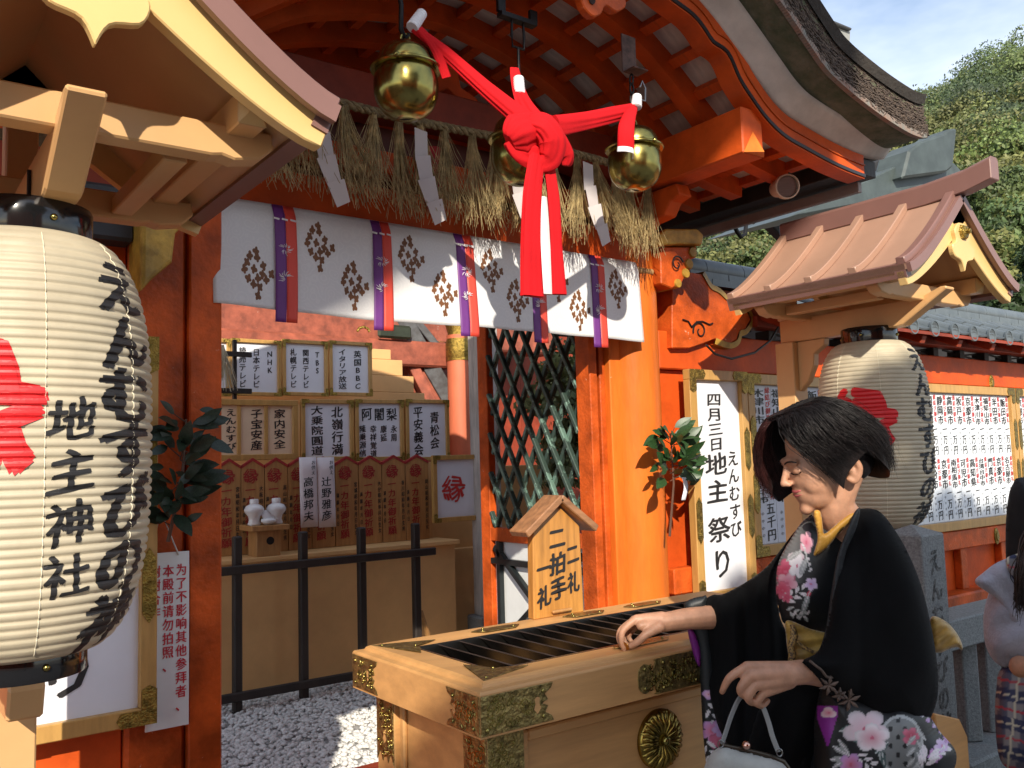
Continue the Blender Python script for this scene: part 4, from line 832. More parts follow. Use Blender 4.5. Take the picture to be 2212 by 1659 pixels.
    mb = MB(); mb.lathe([(0.0001, 0.035), (0.010, 0.032), (0.013, 0.02), (0.028, 0.014), (0.032, 0.004), (0.034, 0)], (xc, yf - 0.018, za - 0.135), 6, ax=Matrix.Rotation(math.pi / 2, 3, 'X')); mb.build('gilt_boss', GOLD, pn, smooth=25)
    # arms, beam, post
    def arm(y, z, hl, name='cross_arm'):
        q = [(-hl, 0.062), (-hl - 0.006, 0.030), (-hl + 0.022, 0.004), (-hl + 0.075, -0.006), (-hl + 0.10, 0.0), (-hl + 0.12, -0.004)]
        pl = [(a, b) for a, b in q] + [(-a, b) for a, b in q[::-1]]
        MB().prism(pl, (xc, y, z), (1, 0, 0), (0, 0, 1), 0.055).build(name, CREAM2, e, bevel=0.004)
    arm(yf + 0.20, 2.072, 0.365); arm(yf + 0.74, 2.066, 0.365)
    for sx in (1, -1): bx('tie_beam', CREAM2, e, xc + sx * 0.20 - 0.024, xc + sx * 0.20 + 0.024, yf + 0.236, yf + 0.685, 2.072, 2.112, 0.003)
    bp = [(yf + 0.86, 1.975), (yf + 0.86, 2.082), (yf + 0.16, 2.082), (yf + 0.075, 2.112), (yf + 0.050, 2.112), (yf + 0.046, 2.102), (yf + 0.245, 1.980), (yf + 0.27, 1.975)]
    MB().prism([(a, b) for a, b in bp], (xc - 0.033, 0, 0), (0, 1, 0), (0, 0, 1), 0.066).build('main_beam', CREAM2, e, bevel=0.004)
    bx('post', CREAM2, e, xc - 0.05, xc + 0.05, yf + 0.78, yf + 0.88, 0, 1.974, 0.004)
    bx('post_head', CREAM2, e, xc - 0.035, xc + 0.035, yf + 0.80, yf + 0.87, 2.083, 2.40, 0.004)
    br = [(0, 0), (-0.15, 0), (-0.145, -0.03), (-0.09, -0.065), (-0.085, -0.12), (-0.05, -0.19), (0, -0.235)]
    MB().prism([(a, b) for a, b in [(yf + 0.779 + p, 1.974 + q) for p, q in br]][::-1], (xc - 0.02, 0, 0), (0, 1, 0), (0, 0, 1), 0.04).build('curved_brace', CREAM2, e, bevel=0.004)
    MB().prism([(a, b) for a, b in ((yf + 0.779, 0.94), (yf + 0.779, 1.035), (yf + 0.60, 1.035), (yf + 0.575, 1.01), (yf + 0.60, 0.94))], (xc - 0.035, 0, 0), (0, 1, 0), (0, 0, 1), 0.07).build('lower_arm', CREAM2, e, bevel=0.006)
    mb = MB(); ring = [(xc + 0.012 * math.cos(a), yf + 0.42, 1.962 + 0.014 * math.sin(a)) for a in np.linspace(0, 2 * math.pi, 16, endpoint=False)]; mb.tube(ring, 0.0025, 6, closed=True); mb.build('hook_ring', STEEL, e)
    return e
LP = mat('lantern_paper', (0.66, 0.58, 0.42), 0.55, var=0.10, vscale=7, transl=0.22, bump=0.05, bscale=25)
LR, LH, LCAP, NR = 0.232, 0.80, 0.112, 46
def lr(z):
    t = np.clip(np.abs(2 * z / LH - 1), 0, 1); t = np.asarray(t); z = z + 0.0022 * np.sin(23 * z) + 0.0014 * np.sin(61 * z + 1)
    base = LCAP + (LR - LCAP) * np.power(np.maximum(0, 1 - t ** 3.0), 1 / 2.1)
    return base - 0.0050 * np.abs(np.cos(np.pi * NR * z / LH)) ** 6 * (0.4 + 0.6 * (1 - t ** 6))
def wrap(mb, v2, f, phi, zc, c, lift, mi=0, nstrip=4):
    """lay flat outlines (u metres round, w metres up) on the ribbed paper"""
    bm = bmesh.new(); vv = [bm.verts.new((a, b, 0)) for a, b in v2]
    for q in f:
        try: bm.faces.new([vv[i] for i in q])
        except ValueError: pass
    w0, w1 = v2[:, 1].min(), v2[:, 1].max(); hstep = LH / NR / nstrip
    for k in range(int(math.floor((zc + w0) / hstep)) + 1, int(math.ceil((zc + w1) / hstep))):
        bmesh.ops.bisect_plane(bm, geom=bm.verts[:] + bm.edges[:] + bm.faces[:], plane_co=(0, k * hstep - zc, 0), plane_no=(0, 1, 0))
    u0, u1 = v2[:, 0].min(), v2[:, 0].max()
    for x in np.arange(u0 + 0.02, u1, 0.02): bmesh.ops.bisect_plane(bm, geom=bm.verts[:] + bm.edges[:] + bm.faces[:], plane_co=(x, 0, 0), plane_no=(1, 0, 0))
    bm.verts.index_update(); vs = []
    for v in bm.verts:
        z = zc + v.co.y; r = float(lr(np.array(z))) + lift; a = phi + v.co.x / LR; vs.append((c[0] + r * math.cos(a), c[1] + r * math.sin(a), c[2] + z))
    mb.add(vs, [[q.index for q in fc.verts] for fc in bm.faces], mi); bm.free()
def lantern(cx_, cy_, z0, lab, cols, crests):
    e = thing('paper_lantern', (cx_, cy_, z0), lab, 'lantern', 'big paper lanterns flanking the gate'); c = (cx_, cy_, z0)
    zz = np.linspace(0, LH, NR * 6 + 1); mb = MB(); mb.lathe([(float(lr(np.array(z))), z) for z in zz], c, 72)
    mb.f = mb.f[:-2]; mb.m = mb.m[:-2]; mb.build('ribbed_paper_body', LP, e, smooth=180)
    for za, zb in ((-0.040, 0.012), (LH - 0.012, LH + 0.062)):
        mb = MB(); r = LCAP + 0.003; mb.lathe([(r - 0.012, za), (r, za), (r + 0.002, za + 0.004), (r + 0.002, zb - 0.004), (r, zb), (r - 0.012, zb), (r - 0.012, za)], c, 48); mb.f = mb.f[:-2]; mb.m = mb.m[:-2]; mb.build('lacquer_rim', BLACKL, e, smooth=40)
        for a in np.linspace(0.3, 6.5, 5)[:4]:
            s_ = MB(); s_.ball((cx_ + (r + 0.003) * math.cos(a), cy_ + (r + 0.003) * math.sin(a), z0 + (za + zb) / 2), 0.007, 10, 6); s_.build('brass_stud', BRASS, e, smooth=180)
    vph = math.atan2(-cy_, -cx_)
    seam = MB()
    for d in (8, 52, -38): 
        a = vph + math.radians(d); seam.tube([(cx_ + (float(lr(np.array(z))) + 0.0006) * math.cos(a), cy_ + (float(lr(np.array(z))) + 0.0006) * math.sin(a), z0 + z) for z in zz[6:-6]], 0.0010, 4)
    seam.build('paper_seam', mat('paper_seam', (0.72, 0.66, 0.5), 0.6, var=0), e)
    for (t, deg, top, w, h, step, jit) in cols:
        mb = MB()
        for i, ch in enumerate(t):
            v, f = glyph2d(ch, 0, w, h, 0.14, 0.03)
            for k, (dx, dy) in enumerate(pen(jit)): wrap(mb, v + np.array([dx * w, dy * h]), f, vph + math.radians(deg), top - step * (i + 0.5), c, 0.0010 + 0.0002 * k)
        mb.build('brush_lettering', INK, e)
    for (deg, zc, r) in crests:
        mb = MB(); v, f = glyph2d('縁', 0, 1, 1, 0, 0); v = v - (v.max(0) + v.min(0)) / 2; v = v / np.abs(v).max(); x, y = v[:, 0], v[:, 1]; q = np.stack([x * np.sqrt(1 - y * y / 2) * r, y * np.sqrt(1 - x * x / 2) * r], 1)
        for k, (dx, dy) in enumerate([(0.075 * math.cos(a), 0.075 * math.sin(a)) for a in np.linspace(0, 6.283, 8, endpoint=False)]): wrap(mb, q + np.array([dx * r, dy * r]), f, vph + math.radians(deg), zc, c, 0.0010 + 0.0002 * k)
        mb.build('red_crest', mat('lantern_red', (0.66, 0.018, 0.022), 0.5, var=0.05), e)
    mb = MB(); mb.tube([(cx_, cy_, z0 + LH + 0.05), (cx_, cy_, z0 + LH + 0.145)], 0.004, 6); mb.build('hanging_wire', IRON, e)
    mb = MB(); mb.beam((cx_ - LCAP, cy_, z0 + LH + 0.045), (cx_ + LCAP, cy_, z0 + LH + 0.045), 0.012, 0.008); mb.build('cross_bar', BLACKL, e)
    return e
pavilion(3.565, 1.745, 'small gabled lantern pavilion with pinkish metal roof before the right-hand wall', '')
pavilion(0.300, 1.555, 'small gabled lantern pavilion with sunlit cream bargeboard left of the gate', '')
lantern(3.565, 2.165, 1.125, 'ribbed paper lantern hanging before the donor boards, behind the woman in kimono', [('えんむすびの神', 62, 0.760, 0.145, 0.112, 0.1065, 0.048)], [(-15, 0.45, 0.148)])
lantern(0.262, 1.955, 1.115, 'big ribbed paper lantern lettered in black beside the left gate post', [('えんむすびの神', 50, 0.745, 0.158, 0.116, 0.1045, 0.052), ('地主神社', 19, 0.48, 0.088, 0.082, 0.092, 0.026)], [(-30, 0.445, 0.150)])
# ------------------------------------------------------------------ offertory box
BX0, BX1, BY0, BY1, BZ = 1.06, 2.42, 1.575, 2.165, 0.967
ob = thing('offertory_box', ((BX0 + BX1) / 2, (BY0 + BY1) / 2, 0), 'tan offertory box with engraved brass corners and slatted top', 'offertory box')
# mitred top frame: four rails with a moulded section
SX0, SX1, SY0, SY1 = 1.178, 2.30, 1.700, 2.048
def rail(side):
    prof = [(0.0, 0.875), (0.0, 0.967), (0.004, 0.971), (0.022, 0.973), (0.026, 0.980), (0.034, 0.984), (None, 0.978), (None, 0.90)]
    O = [(BX0, BY0), (BX1, BY0), (BX1, BY1), (BX0, BY1)]; I = [(SX0, SY0), (SX1, SY0), (SX1, SY1), (SX0, SY1)]
    a, b = side, (side + 1) % 4; mb = MB(); vs = []
    nrm_ = [(0, 1), (-1, 0), (0, -1), (1, 0)]
    for c in (a, b):
        ox, oy = O[c]; ix, iy = I[c]; sx = 1 if ox < ix else -1; sy = 1 if oy < iy else -1
        for d, z in prof: vs.append((ix, iy, z) if d is None else (ox + sx * d, oy + sy * d, z))
    n = len(prof); mb.add(vs, [(k, n + k, n + (k + 1) % n, (k + 1) % n) for k in range(n)]); return mb.build('top_rail', TAN, ob, bevel=0.0015)
for s in range(4): rail(s)
i = 0.045
for (x, y) in ((BX0 + i, BY0 + i), (BX1 - i - 0.1, BY0 + i), (BX0 + i, BY1 - i - 0.09), (BX1 - i - 0.1, BY1 - i - 0.09)): bx('corner_post', TAN, ob, x, x + 0.10, y, y + 0.09, 0.0, 0.873, 0.004)
bx('front_panel', TAN, ob, BX0 + i + 0.10, BX1 - i - 0.10, BY0 + i + 0.028, BY0 + i + 0.045, 0.12, 0.872, 0); bx('rear_panel', TAN, ob, BX0 + i + 0.10, BX1 - i - 0.10, BY1 - i - 0.045, BY1 - i - 0.028, 0.12, 0.872, 0)
for x in (BX0 + i + 0.028, BX1 - i - 0.045): bx('side_panel', TAN, ob, x, x + 0.017, BY0 + i + 0.09, BY1 - i - 0.09, 0.12, 0.872, 0)
for (a, b) in ((BX0 + i + 0.10, BX0 + i + 0.125), (BX1 - i - 0.125, BX1 - i - 0.10)): bx('panel_moulding', TAN, ob, a, b, BY0 + i + 0.015, BY0 + i + 0.028, 0.12, 0.85, 0.004)
bx('panel_moulding', TAN, ob, BX0 + i + 0.125, BX1 - i - 0.125, BY0 + i + 0.015, BY0 + i + 0.028, 0.825, 0.85, 0.004)
for a in (BY0 + i + 0.09, BY1 - i - 0.112): bx('panel_moulding', TAN, ob, BX0 + i + 0.015, BX0 + i + 0.028, a, a + 0.022, 0.12, 0.85, 0.004)
bx('floor_rail', TAN, ob, BX0 + 0.02, BX1 - 0.02, BY0 + 0.02, BY1 - 0.02, 0.0, 0.119, 0.006)
# slats
for (a, b, c, d) in ((SX0, SX1, SY1 - 0.004, SY1), (SX0, SX1, SY0, SY0 + 0.004)): bx('slot_lining', STEEL, ob, a, b, c, d, 0.86, 0.9795, 0)
for x in (SX0, SX1 - 0.004): bx('slot_lining', STEEL, ob, x, x + 0.004, SY0 + 0.004, SY1 - 0.004, 0.86, 0.9795, 0)
ns = 17; ps = (SX1 - SX0) / ns
slat = MB().add([(0, SY0 + 0.005, 0), (0.003, SY0 + 0.005, 0.002), (0.003, SY1 - 0.005, 0.002), (0, SY1 - 0.005, 0), (ps * 0.95, SY0 + 0.005, -0.055), (ps * 0.95 + 0.003, SY0 + 0.005, -0.053), (ps * 0.95 + 0.003, SY1 - 0.005, -0.053), (ps * 0.95, SY1 - 0.005, -0.055)], [(0, 1, 2, 3), (1, 5, 6, 2), (4, 0, 3, 7), (0, 4, 5, 1), (3, 2, 6, 7), (5, 4, 7, 6)]).mesh('slat', DSTEEL)
for k in range(ns): inst(slat, 'slat', Matrix.Translation((SX0 + k * ps + 0.004, 0, 0.975)), ob)
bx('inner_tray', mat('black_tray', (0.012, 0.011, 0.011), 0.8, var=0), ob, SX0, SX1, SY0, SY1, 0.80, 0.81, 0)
# engraved brass plates
def plate(pts, o, ux, uy, n_, studs, name='brass_plate', hearts=(), t=0.0025):
    """pts in metres on the face; n_ = outward normal"""
    uxv, uyv = Vector(ux), Vector(uy); nn = uxv.cross(uyv); fl = nn.dot(Vector(n_)) < 0
    pl = pts[::-1] if fl else pts
    p = MB().prism(pl, o, ux, uy, -t if fl else t).build(name, BRASSD, ob, bevel=0.0012)
    O = Vector(o); N = Vector(n_)
    for a, b in studs: s_ = MB(); s_.ball(O + uxv * a + uyv * b + N * t, 0.0048, 10, 6); s_.build('stud', BRASS, p, smooth=180)
    for a, b, s in hearts:
        mb = MB(); hp = [(0, 0.016), (0.007, 0.012), (0.005, 0.002), (0.009, -0.008), (0, -0.018), (-0.009, -0.008), (-0.005, 0.002), (-0.007, 0.012)]
        c = O + uxv * a + uyv * b + N * (t + 0.0008); mb.add([c + uxv * (x * s) + uyv * (y * s) for x, y in hp], [tuple(range(8))]); mb.build('pierced_heart', TAN, p)
    # raised scrollwork
    sc = MB(); w = max(q[0] for q in pts); h0 = min(q[1] for q in pts); h1 = max(q[1] for q in pts); rr = random.Random(len(pts) + int(w * 1000)); x_min = min(q[0] for q in pts)
    for _ in range(int(26 * (w - x_min) * (h1 - h0) / 0.012)):
        a = x_min + (w - x_min) * rr.uniform(0.10, 0.74); b = h0 + (h1 - h0) * rr.uniform(0.14, 0.86); r0 = rr.uniform(0.006, 0.012)
        scroll(sc, O + uxv * a + uyv * b + N * (t + 0.0003), r0, rr.choice((0.7, 0.9)), ux, uy, 0.0014, n=10, flip=rr.choice((1, -1)), a0=rr.uniform(0, 6))
    sc.build('scrollwork', BRASS, p, smooth=60)
    return p
def ornate(w, z0, z1, k=0.022):
    h = z1 - z0; return [(0, z0), (w, z0), (w - k * 0.3, z0 + h * 0.14), (w - k * 1.1, z0 + h * 0.26), (w - k * 0.7, z0 + h * 0.42), (w - k * 1.5, z0 + h * 0.5), (w - k * 0.7, z0 + h * 0.58), (w - k * 1.1, z0 + h * 0.74), (w - k * 0.3, z0 + h * 0.86), (w, z1), (0, z1)]
zb0, zb1 = 0.881, 0.963
plate(ornate(0.195, zb0, zb1), (BX0 + 0.001, BY0, 0), (1, 0, 0), (0, 0, 1), (0, -1, 0), [(0.015, zb0 + .012), (0.165, zb1 - .014), (0.165, zb0 + .014)], hearts=[(0.148, 0.922, 1.1)])
plate(ornate(0.130, zb0, zb1), (BX0, BY0 + 0.001, 0), (0, 1, 0), (0, 0, 1), (-1, 0, 0), [(0.02, zb1 - .014), (0.02, zb0 + .014), (0.10, zb1 - .014), (0.10, zb0 + .014)], hearts=[(0.095, 0.922, 0.8)])
plate([(0.59 - 0.004 - a, b) for a, b in ornate(0.135, zb0, zb1)][::-1], (BX0, BY0, 0), (0, 1, 0), (0, 0, 1), (-1, 0, 0), [(0.57, zb1 - .014), (0.57, zb0 + .014), (0.48, zb1 - .014), (0.48, zb0 + .014)], hearts=[(0.50, 0.922, 0.8)])
mp_ = spline([(0.0, 0.0), (0.004, 0.022), (0.02, 0.034), (0.036, 0.030), (0.046, 0.016), (0.055, 0.022), (0.06, 0.036), (0.075, 0.0415), (0.30, 0.0415)], 40)
mid = [tuple(p) for p in mp_] + [(0.375 - a, b) for a, b in mp_[::-1]]; mid = mid + [(a, -b) for a, b in mid[::-1]]
plate([(a, b + 0.922) for a, b in mid], (1.515, BY0, 0), (1, 0, 0), (0, 0, 1), (0, -1, 0), [(0.022, 0.945), (0.022, 0.899), (0.085, 0.952), (0.085, 0.892), (0.2, 0.952), (0.2, 0.892)])
# leg plates
for (o, ux, n_, w) in (((BX0 + i + 0.001, BY0 + i, 0), (1, 0, 0), (0, -1, 0), 0.098), ((BX0 + i, BY0 + i + 0.001, 0), (0, 1, 0), (-1, 0, 0), 0.088), ((BX0 + i, BY1 - i - 0.09, 0), (0, 1, 0), (-1, 0, 0), 0.088)):
    pts = [(0, 0.871), (0, 0.70), (w * 0.2, 0.725), (w * 0.35, 0.700), (w * 0.5, 0.735), (w * 0.65, 0.700), (w * 0.8, 0.725), (w, 0.70), (w, 0.871)]
    plate(pts, o, ux, (0, 0, 1), n_, [(w * 0.12, 0.75), (w * 0.88, 0.75)], hearts=[(w * 0.5, 0.765, 1.0)])
# top corner plates and small ones along the back rail
def flat_plate(poly, z, name='brass_plate'):
    p = MB().prism(poly, (0, 0, z), (1, 0, 0), (0, 1, 0), 0.002).build(name, BRASSD, ob, bevel=0.001)
    cx_, cy_ = np.mean(poly, axis=0)
    for q in poly[::3]: s_ = MB(); s_.ball((cx_ + (q[0] - cx_) * 0.75, cy_ + (q[1] - cy_) * 0.75, z + 0.002), 0.004, 8, 6); s_.build('stud', BRASS, p, smooth=180)
zt = 0.9825
flat_plate([(BX0 + .036, BY0 + .036), (BX0 + .20, BY0 + .036 + .055), (BX0 + .155, BY0 + .11), (BX0 + .12, BY0 + .122), (BX0 + .115, BY0 + .155), (BX0 + .09, BY0 + .20)], zt)
flat_plate([(BX0 + .036, BY1 - .036), (BX0 + .09, BY1 - .20), (BX0 + .115, BY1 - .155), (BX0 + .12, BY1 - .122), (BX0 + .155, BY1 - .11), (BX0 + .20, BY1 - .091)], zt)
for x in (1.47, 1.80, 2.05): flat_plate([(x - .07, BY1 - .085), (x - .05, BY1 - .10), (x + .05, BY1 - .10), (x + .07, BY1 - .085), (x + .085, BY1 - .07), (x + .05, BY1 - .055), (x - .05, BY1 - .055), (x - .085, BY1 - .07)], zt)
flat_plate([(1.62 + a, BY0 + .09 + b) for a, b in ((-.10, 0), (-.07, -.025), (.07, -.025), (.10, 0), (.07, .022), (-.07, .022))], zt)
# chrysanthemum crest
cc = Vector((1.648, BY0 + i + 0.028, 0.745)); mb = MB()
for k in range(32):
    a = 2 * math.pi * k / 32; d = Vector((math.cos(a), 0, math.sin(a))); r0, r1 = 0.012, 0.072 if k % 2 == 0 else 0.069
    pt = []
    mb.tube([cc + d * r0 + Vector((0, -0.02, 0)), cc + d * (r1 * 0.55) + Vector((0, -0.024 - 0.004 * (k % 2 == 0), 0)), cc + d * (r1 * 0.9) + Vector((0, -0.016, 0)), cc + d * r1 + Vector((0, -0.008, 0))], [0.0018, 0.0052, 0.0075, 0.004], 8)
mb.lathe([(0.073, 0), (0.074, 0.012), (0.066, 0.018), (0.0001, 0.018)], cc, 48, ax=Matrix.Rotation(math.pi / 2, 3, 'X'))
cr = mb.build('chrysanthemum_crest', mat('crest_brass', (0.46, 0.33, 0.08), 0.25, 1.0, var=0.3, vscale=30), ob, smooth=60)
mb = MB(); mb.lathe([(0.011, 0.018), (0.012, 0.03), (0.008, 0.036), (0.0001, 0.037)], cc, 20, ax=Matrix.Rotation(math.pi / 2, 3, 'X')); mb.build('crest_hub', BRASS, cr, smooth=50)
# ------------------------------------------------------------------ wooden instruction sign standing on the back rail
sg = thing('wooden_sign', (1.72, 2.125, 0.983), 'small roofed cedar sign with black brush lettering standing on offertory box', 'sign')
sxm, sw = 1.722, 0.098
MB().prism([(sxm - sw, 0.983), (sxm + sw, 0.983), (sxm + sw - 0.006, 1.245), (sxm, 1.322), (sxm - sw + 0.006, 1.245)], (0, 2.145, 0), (1, 0, 0), (0, 0, 1), 0.030).build('board', SIGNWOOD, sg, bevel=0.003)
for s in (1, -1):
    MB().beam((sxm - s * 0.002, 2.125, 1.338), (sxm + s * 0.138, 2.125, 1.236), 0.085, 0.022, up=(0, 0, 1)).build('roof_board', SIGNWOOD2, sg, bevel=0.003)
for t, x, top, w, h, st in (('二拝', -0.0, 1.268, .060, .055, .062), ('二拍手', 0.0, 0, .060, .06, .062)): pass
load_glyphs('二拍手一礼', (0.0,))
for t, x, top, w, h, st in (('二拍手', -0.002, 1.255, .066, .070, .076), ('二礼', 0.058, 1.205, .050, .066, .085), ('一礼', -0.058, 1.170, .056, .066, .082)):
    mb = MB(); text_col(mb, t, (sxm + x, 2.115, top), UX, UZ, NY, w, h, st, 0.045, slant=0.16, wob=0.03); mb.build('brush_lettering', INK, sg)
mb = MB(); mb.box(sxm - 0.035, sxm + 0.04, 2.100, 2.113, 0.995, 1.004); mb.build('peg', PLAQUE, sg, bevel=0.003)
# ------------------------------------------------------------------ white curtain on its rod
nr_ = thing('door_curtain', (1.88, 2.87, 1.98), 'white damask door curtain with brown blossom motifs and purple-red ribbons under lintel', 'curtain')
mbr = MB(); mbr.tube([(0.86, 2.895, 2.335), (2.98, 2.895, 2.318)], 0.016, 12); mbr.build('rod', mat('bamboo_rod', (0.48, 0.30, 0.13), 0.5, var=0.15), nr_, smooth=60)
NX0, NX1 = 0.915, 2.865
def ny(x, z):
    s = (2.355 - z) / 0.37
    return 2.868 - 0.010 * math.sin(7 * x + 0.6) * s - 0.006 * math.sin(19 * x + 2) * s - 0.012 * s + 0.018 * max(0, 1 - s * 9)
def nz_top(x): return 2.362 - 0.006 * (x - NX0)
def nz_bot(x): return 1.992 - 0.010 * (x - NX0) - 0.006 * math.sin(3.1 * (x - NX0))
DAM = mat('white_damask', (0.80, 0.80, 0.80), 0.45, var=0.0, transl=0.12, sheen=0.2)
nt = DAM.node_tree; b_ = [n for n in nt.nodes if n.type == 'BSDF_PRINCIPLED'][0]
vo = nt.nodes.new('ShaderNodeTexVoronoi'); vo.inputs['Scale'].default_value = 22; vo.feature = 'F1'; tcn = nt.nodes.new('ShaderNodeTexCoord'); wv = nt.nodes.new('ShaderNodeMath'); wv.operation = 'SINE'; ml = nt.nodes.new('ShaderNodeMath'); ml.operation = 'MULTIPLY'; ml.inputs[1].default_value = 26
rp = nt.nodes.new('ShaderNodeValToRGB'); rp.color_ramp.elements[0].color = (0.765, 0.765, 0.77, 1); rp.color_ramp.elements[1].color = (0.80, 0.80, 0.80, 1); rp.color_ramp.elements[0].position = 0.45; rp.color_ramp.elements[1].position = 0.55
nt.links.new(tcn.outputs['Object'], vo.inputs['Vector']); nt.links.new(vo.outputs[0], ml.inputs[0]); nt.links.new(ml.outputs[0], wv.inputs[0]); nt.links.new(wv.outputs[0], rp.inputs[0]); nt.links.new(rp.outputs[0], b_.inputs['Base Color'])
rbx = [(1.125, 1.204), (1.503, 1.579), (1.866, 1.948), (2.236, 2.312), (2.566, 2.643)]
cuts = [NX0] + [(a + b) / 2 for a, b in rbx] + [NX1]
for a, b in zip(cuts[:-1], cuts[1:]):
    P = [[(x, ny(x, z), z) for z in [nz_top(x) + (nz_bot(x) - nz_top(x)) * v for v in np.linspace(0, 1, 26)]] for x in np.linspace(a + 0.001, b - 0.001, max(8, int((b - a) / 0.014)))]
    mb = MB(); mb.grid(P); o = mb.build('panel', DAM, nr_, smooth=180); s_ = o.modifiers.new('s', 'SOLIDIFY'); s_.thickness = 0.0012
PUR = mat('purple_ribbon', (0.17, 0.035, 0.24), 0.5, var=0.06, transl=0.1); VRM = mat('vermilion_ribbon', (0.80, 0.075, 0.045), 0.5, var=0.05, transl=0.1); WST = mat('white_stitch', (0.78, 0.76, 0.78), 0.6, var=0)
for k, (a, b) in enumerate(rbx):
    m_ = (a + b) / 2; zb = 1.945 - 0.002 * k
    for (c, d, mm) in ((a, m_ - 0.0005, PUR), (m_ + 0.0005, b, VRM)):
        mb = MB(); mb.grid([[(x + 0.003 * math.sin(6 * (z - zb)), ny(x, max(z, 1.99)) - 0.005 - 0.004 * math.sin(8 * (z - zb) + k), z) for z in np.linspace(nz_top(x) - 0.001, zb, 24)] for x in np.linspace(c, d, 5)])
        o = mb.build('ribbon', mm, nr_, smooth=180); s_ = o.modifiers.new('s', 'SOLIDIFY'); s_.thickness = 0.001
    mb = MB(); y = ny(m_, 2.30) - 0.008
    for q in (-0.03, 0.0, 0.03): mb.beam((m_ + q - 0.010, y, 2.306), (m_ + q + 0.010, y - 0.001, 2.303), 0.003, 0.006)
    mb.build('stitch', WST, nr_)
    for zc, fl in ((2.20, 1), (2.10, -1)):
        r = random.Random(k * 7 + int(zc * 100)); mb = MB()
        for j in range(13):
            ang = math.radians(-150 + j * 24 + r.uniform(-8, 8)) if fl > 0 else math.radians(40 + j * 17 + r.uniform(-10, 10)); r0, r1 = r.uniform(0.006, 0.012), r.uniform(0.022, 0.034)
            p = lambda rad, aa: (m_ + rad * math.cos(aa) * 0.95, ny(m_, zc) - 0.0095 - (0.001 * (j % 3)), zc + rad * math.sin(aa) * 0.75)
            mb.tube([p(r0, ang), p((r0 + r1) / 2, ang + 0.12 * fl), p(r1, ang + 0.35 * fl)], [0.0008, 0.0016, 0.0006], 4)
        mb.build('embroidered_bird', WST, nr_)
# brown blossom lozenges
BRN = mat('brown_motif', (0.20, 0.075, 0.022), 0.6, var=0.15, vscale=30)
def motif(xc, zc, k):
    r = random.Random(5); mb = MB(); cell = [(0, .082), (-.022, .062), (.004, .058), (-.034, .042), (.024, .036), (-.044, .012), (-.012, .018), (.020, .006), (.050, .008), (-.030, -.018), (.002, -.014), (.032, -.016), (-.014, -.036), (.010, -.044), (0, -.072)]
    for a, b in cell:
        rot = r.uniform(-0.5, 0.5); pts = []; ph = r.uniform(0, 6)
        for j in range(24):
            t = 2 * math.pi * j / 24; rad = 0.0138 * (0.56 + 0.46 * abs(math.cos(2 * t + 0.4)) ** 1.1) * (1 + 0.2 * math.sin(t + ph)); pts.append((rad * math.cos(t + rot), rad * 1.25 * math.sin(t + rot)))
        c = (xc + a, zc + b)
        vs = [(c[0] + p * 0.85, ny(c[0], c[1] + q) - 0.0022, c[1] + q) for p, q in pts]
        mb.add(vs, [tuple(range(24))])
    mb.build('blossom_motif', BRN, nr_, kind='stuff')
for k, (x, y) in enumerate(((552, 595), (688, 537), (765, 620), (886, 562), (957, 637), (1059, 588), (1116, 652), (1205, 610), (1252, 673), (1331, 627))): p = on(x, y, 'Y', 2.865); motif(p[0], p[2], k)
# ------------------------------------------------------------------ straw rope with tassels and paper streamers
shr = thing('sacred_straw_rope', (1.9, 2.76, 2.74), 'twisted straw rope with long straw tassels strung across the gate', 'rope')
def rope_pt(x): return Vector((x, 2.755, 2.748 - 0.018 * (x - 0.9) - 0.02 * math.sin(3.0 * (x - 0.9))))
mb = MB()
for ph in (0, 2.09, 4.19):
    mb.tube([rope_pt(x) + Vector((0, 0.009 * math.cos(70 * x + ph), 0.009 * math.sin(70 * x + ph))) for x in np.linspace(0.72, 2.98, 300)], 0.0095, 6)
mb.build('twisted_cord', ROPE, shr, smooth=60)
for k in range(20):
    r = np.random.default_rng(k + 40); xc = 0.80 + k * 0.107 + r.uniform(-0.02, 0.02); top = rope_pt(xc); Ln = r.uniform(0.33, 0.40); lean = r.uniform(-0.06, 0.09); fan = r.uniform(0.034, 0.068); V = []; Fq = []
    for j in range(105):
        a, b_, l = r.normal(0, fan), r.normal(0, fan * 0.6), Ln * r.uniform(0.72, 1.03); cv = r.normal(0, 0.012)
        pts = [top + Vector((r.normal(0, .006), r.normal(0, .006), 0.0)), top + Vector((a * 0.25 + lean * .25 + cv, b_ * .3 - .005, -l * .4)), top + Vector((a * .65 + lean * .65 + cv, b_ * .7 - .012, -l * .75)), top + Vector((a + lean, b_ - .02, -l))]
        rad = r.uniform(0.0008, 0.0015); b0 = len(V)
        for q, p in enumerate(pts):
            for t in (0, 2.094, 4.189): V.append((p.x + rad * math.cos(t), p.y + rad * math.sin(t), p.z))
        for q in range(3):
            for t in range(3): Fq.append((b0 + q * 3 + t, b0 + q * 3 + (t + 1) % 3, b0 + q * 3 + 3 + (t + 1) % 3, b0 + q * 3 + 3 + t))
        Fq.append((b0 + 9, b0 + 10, b0 + 11))
    MB().add(V, Fq).build('straw_tassel', STRAW, shr, kind='stuff')
SHIDE = mat('shide_paper', (0.70, 0.64, 0.62), 0.7, var=0.04, vscale=6, transl=0.2)
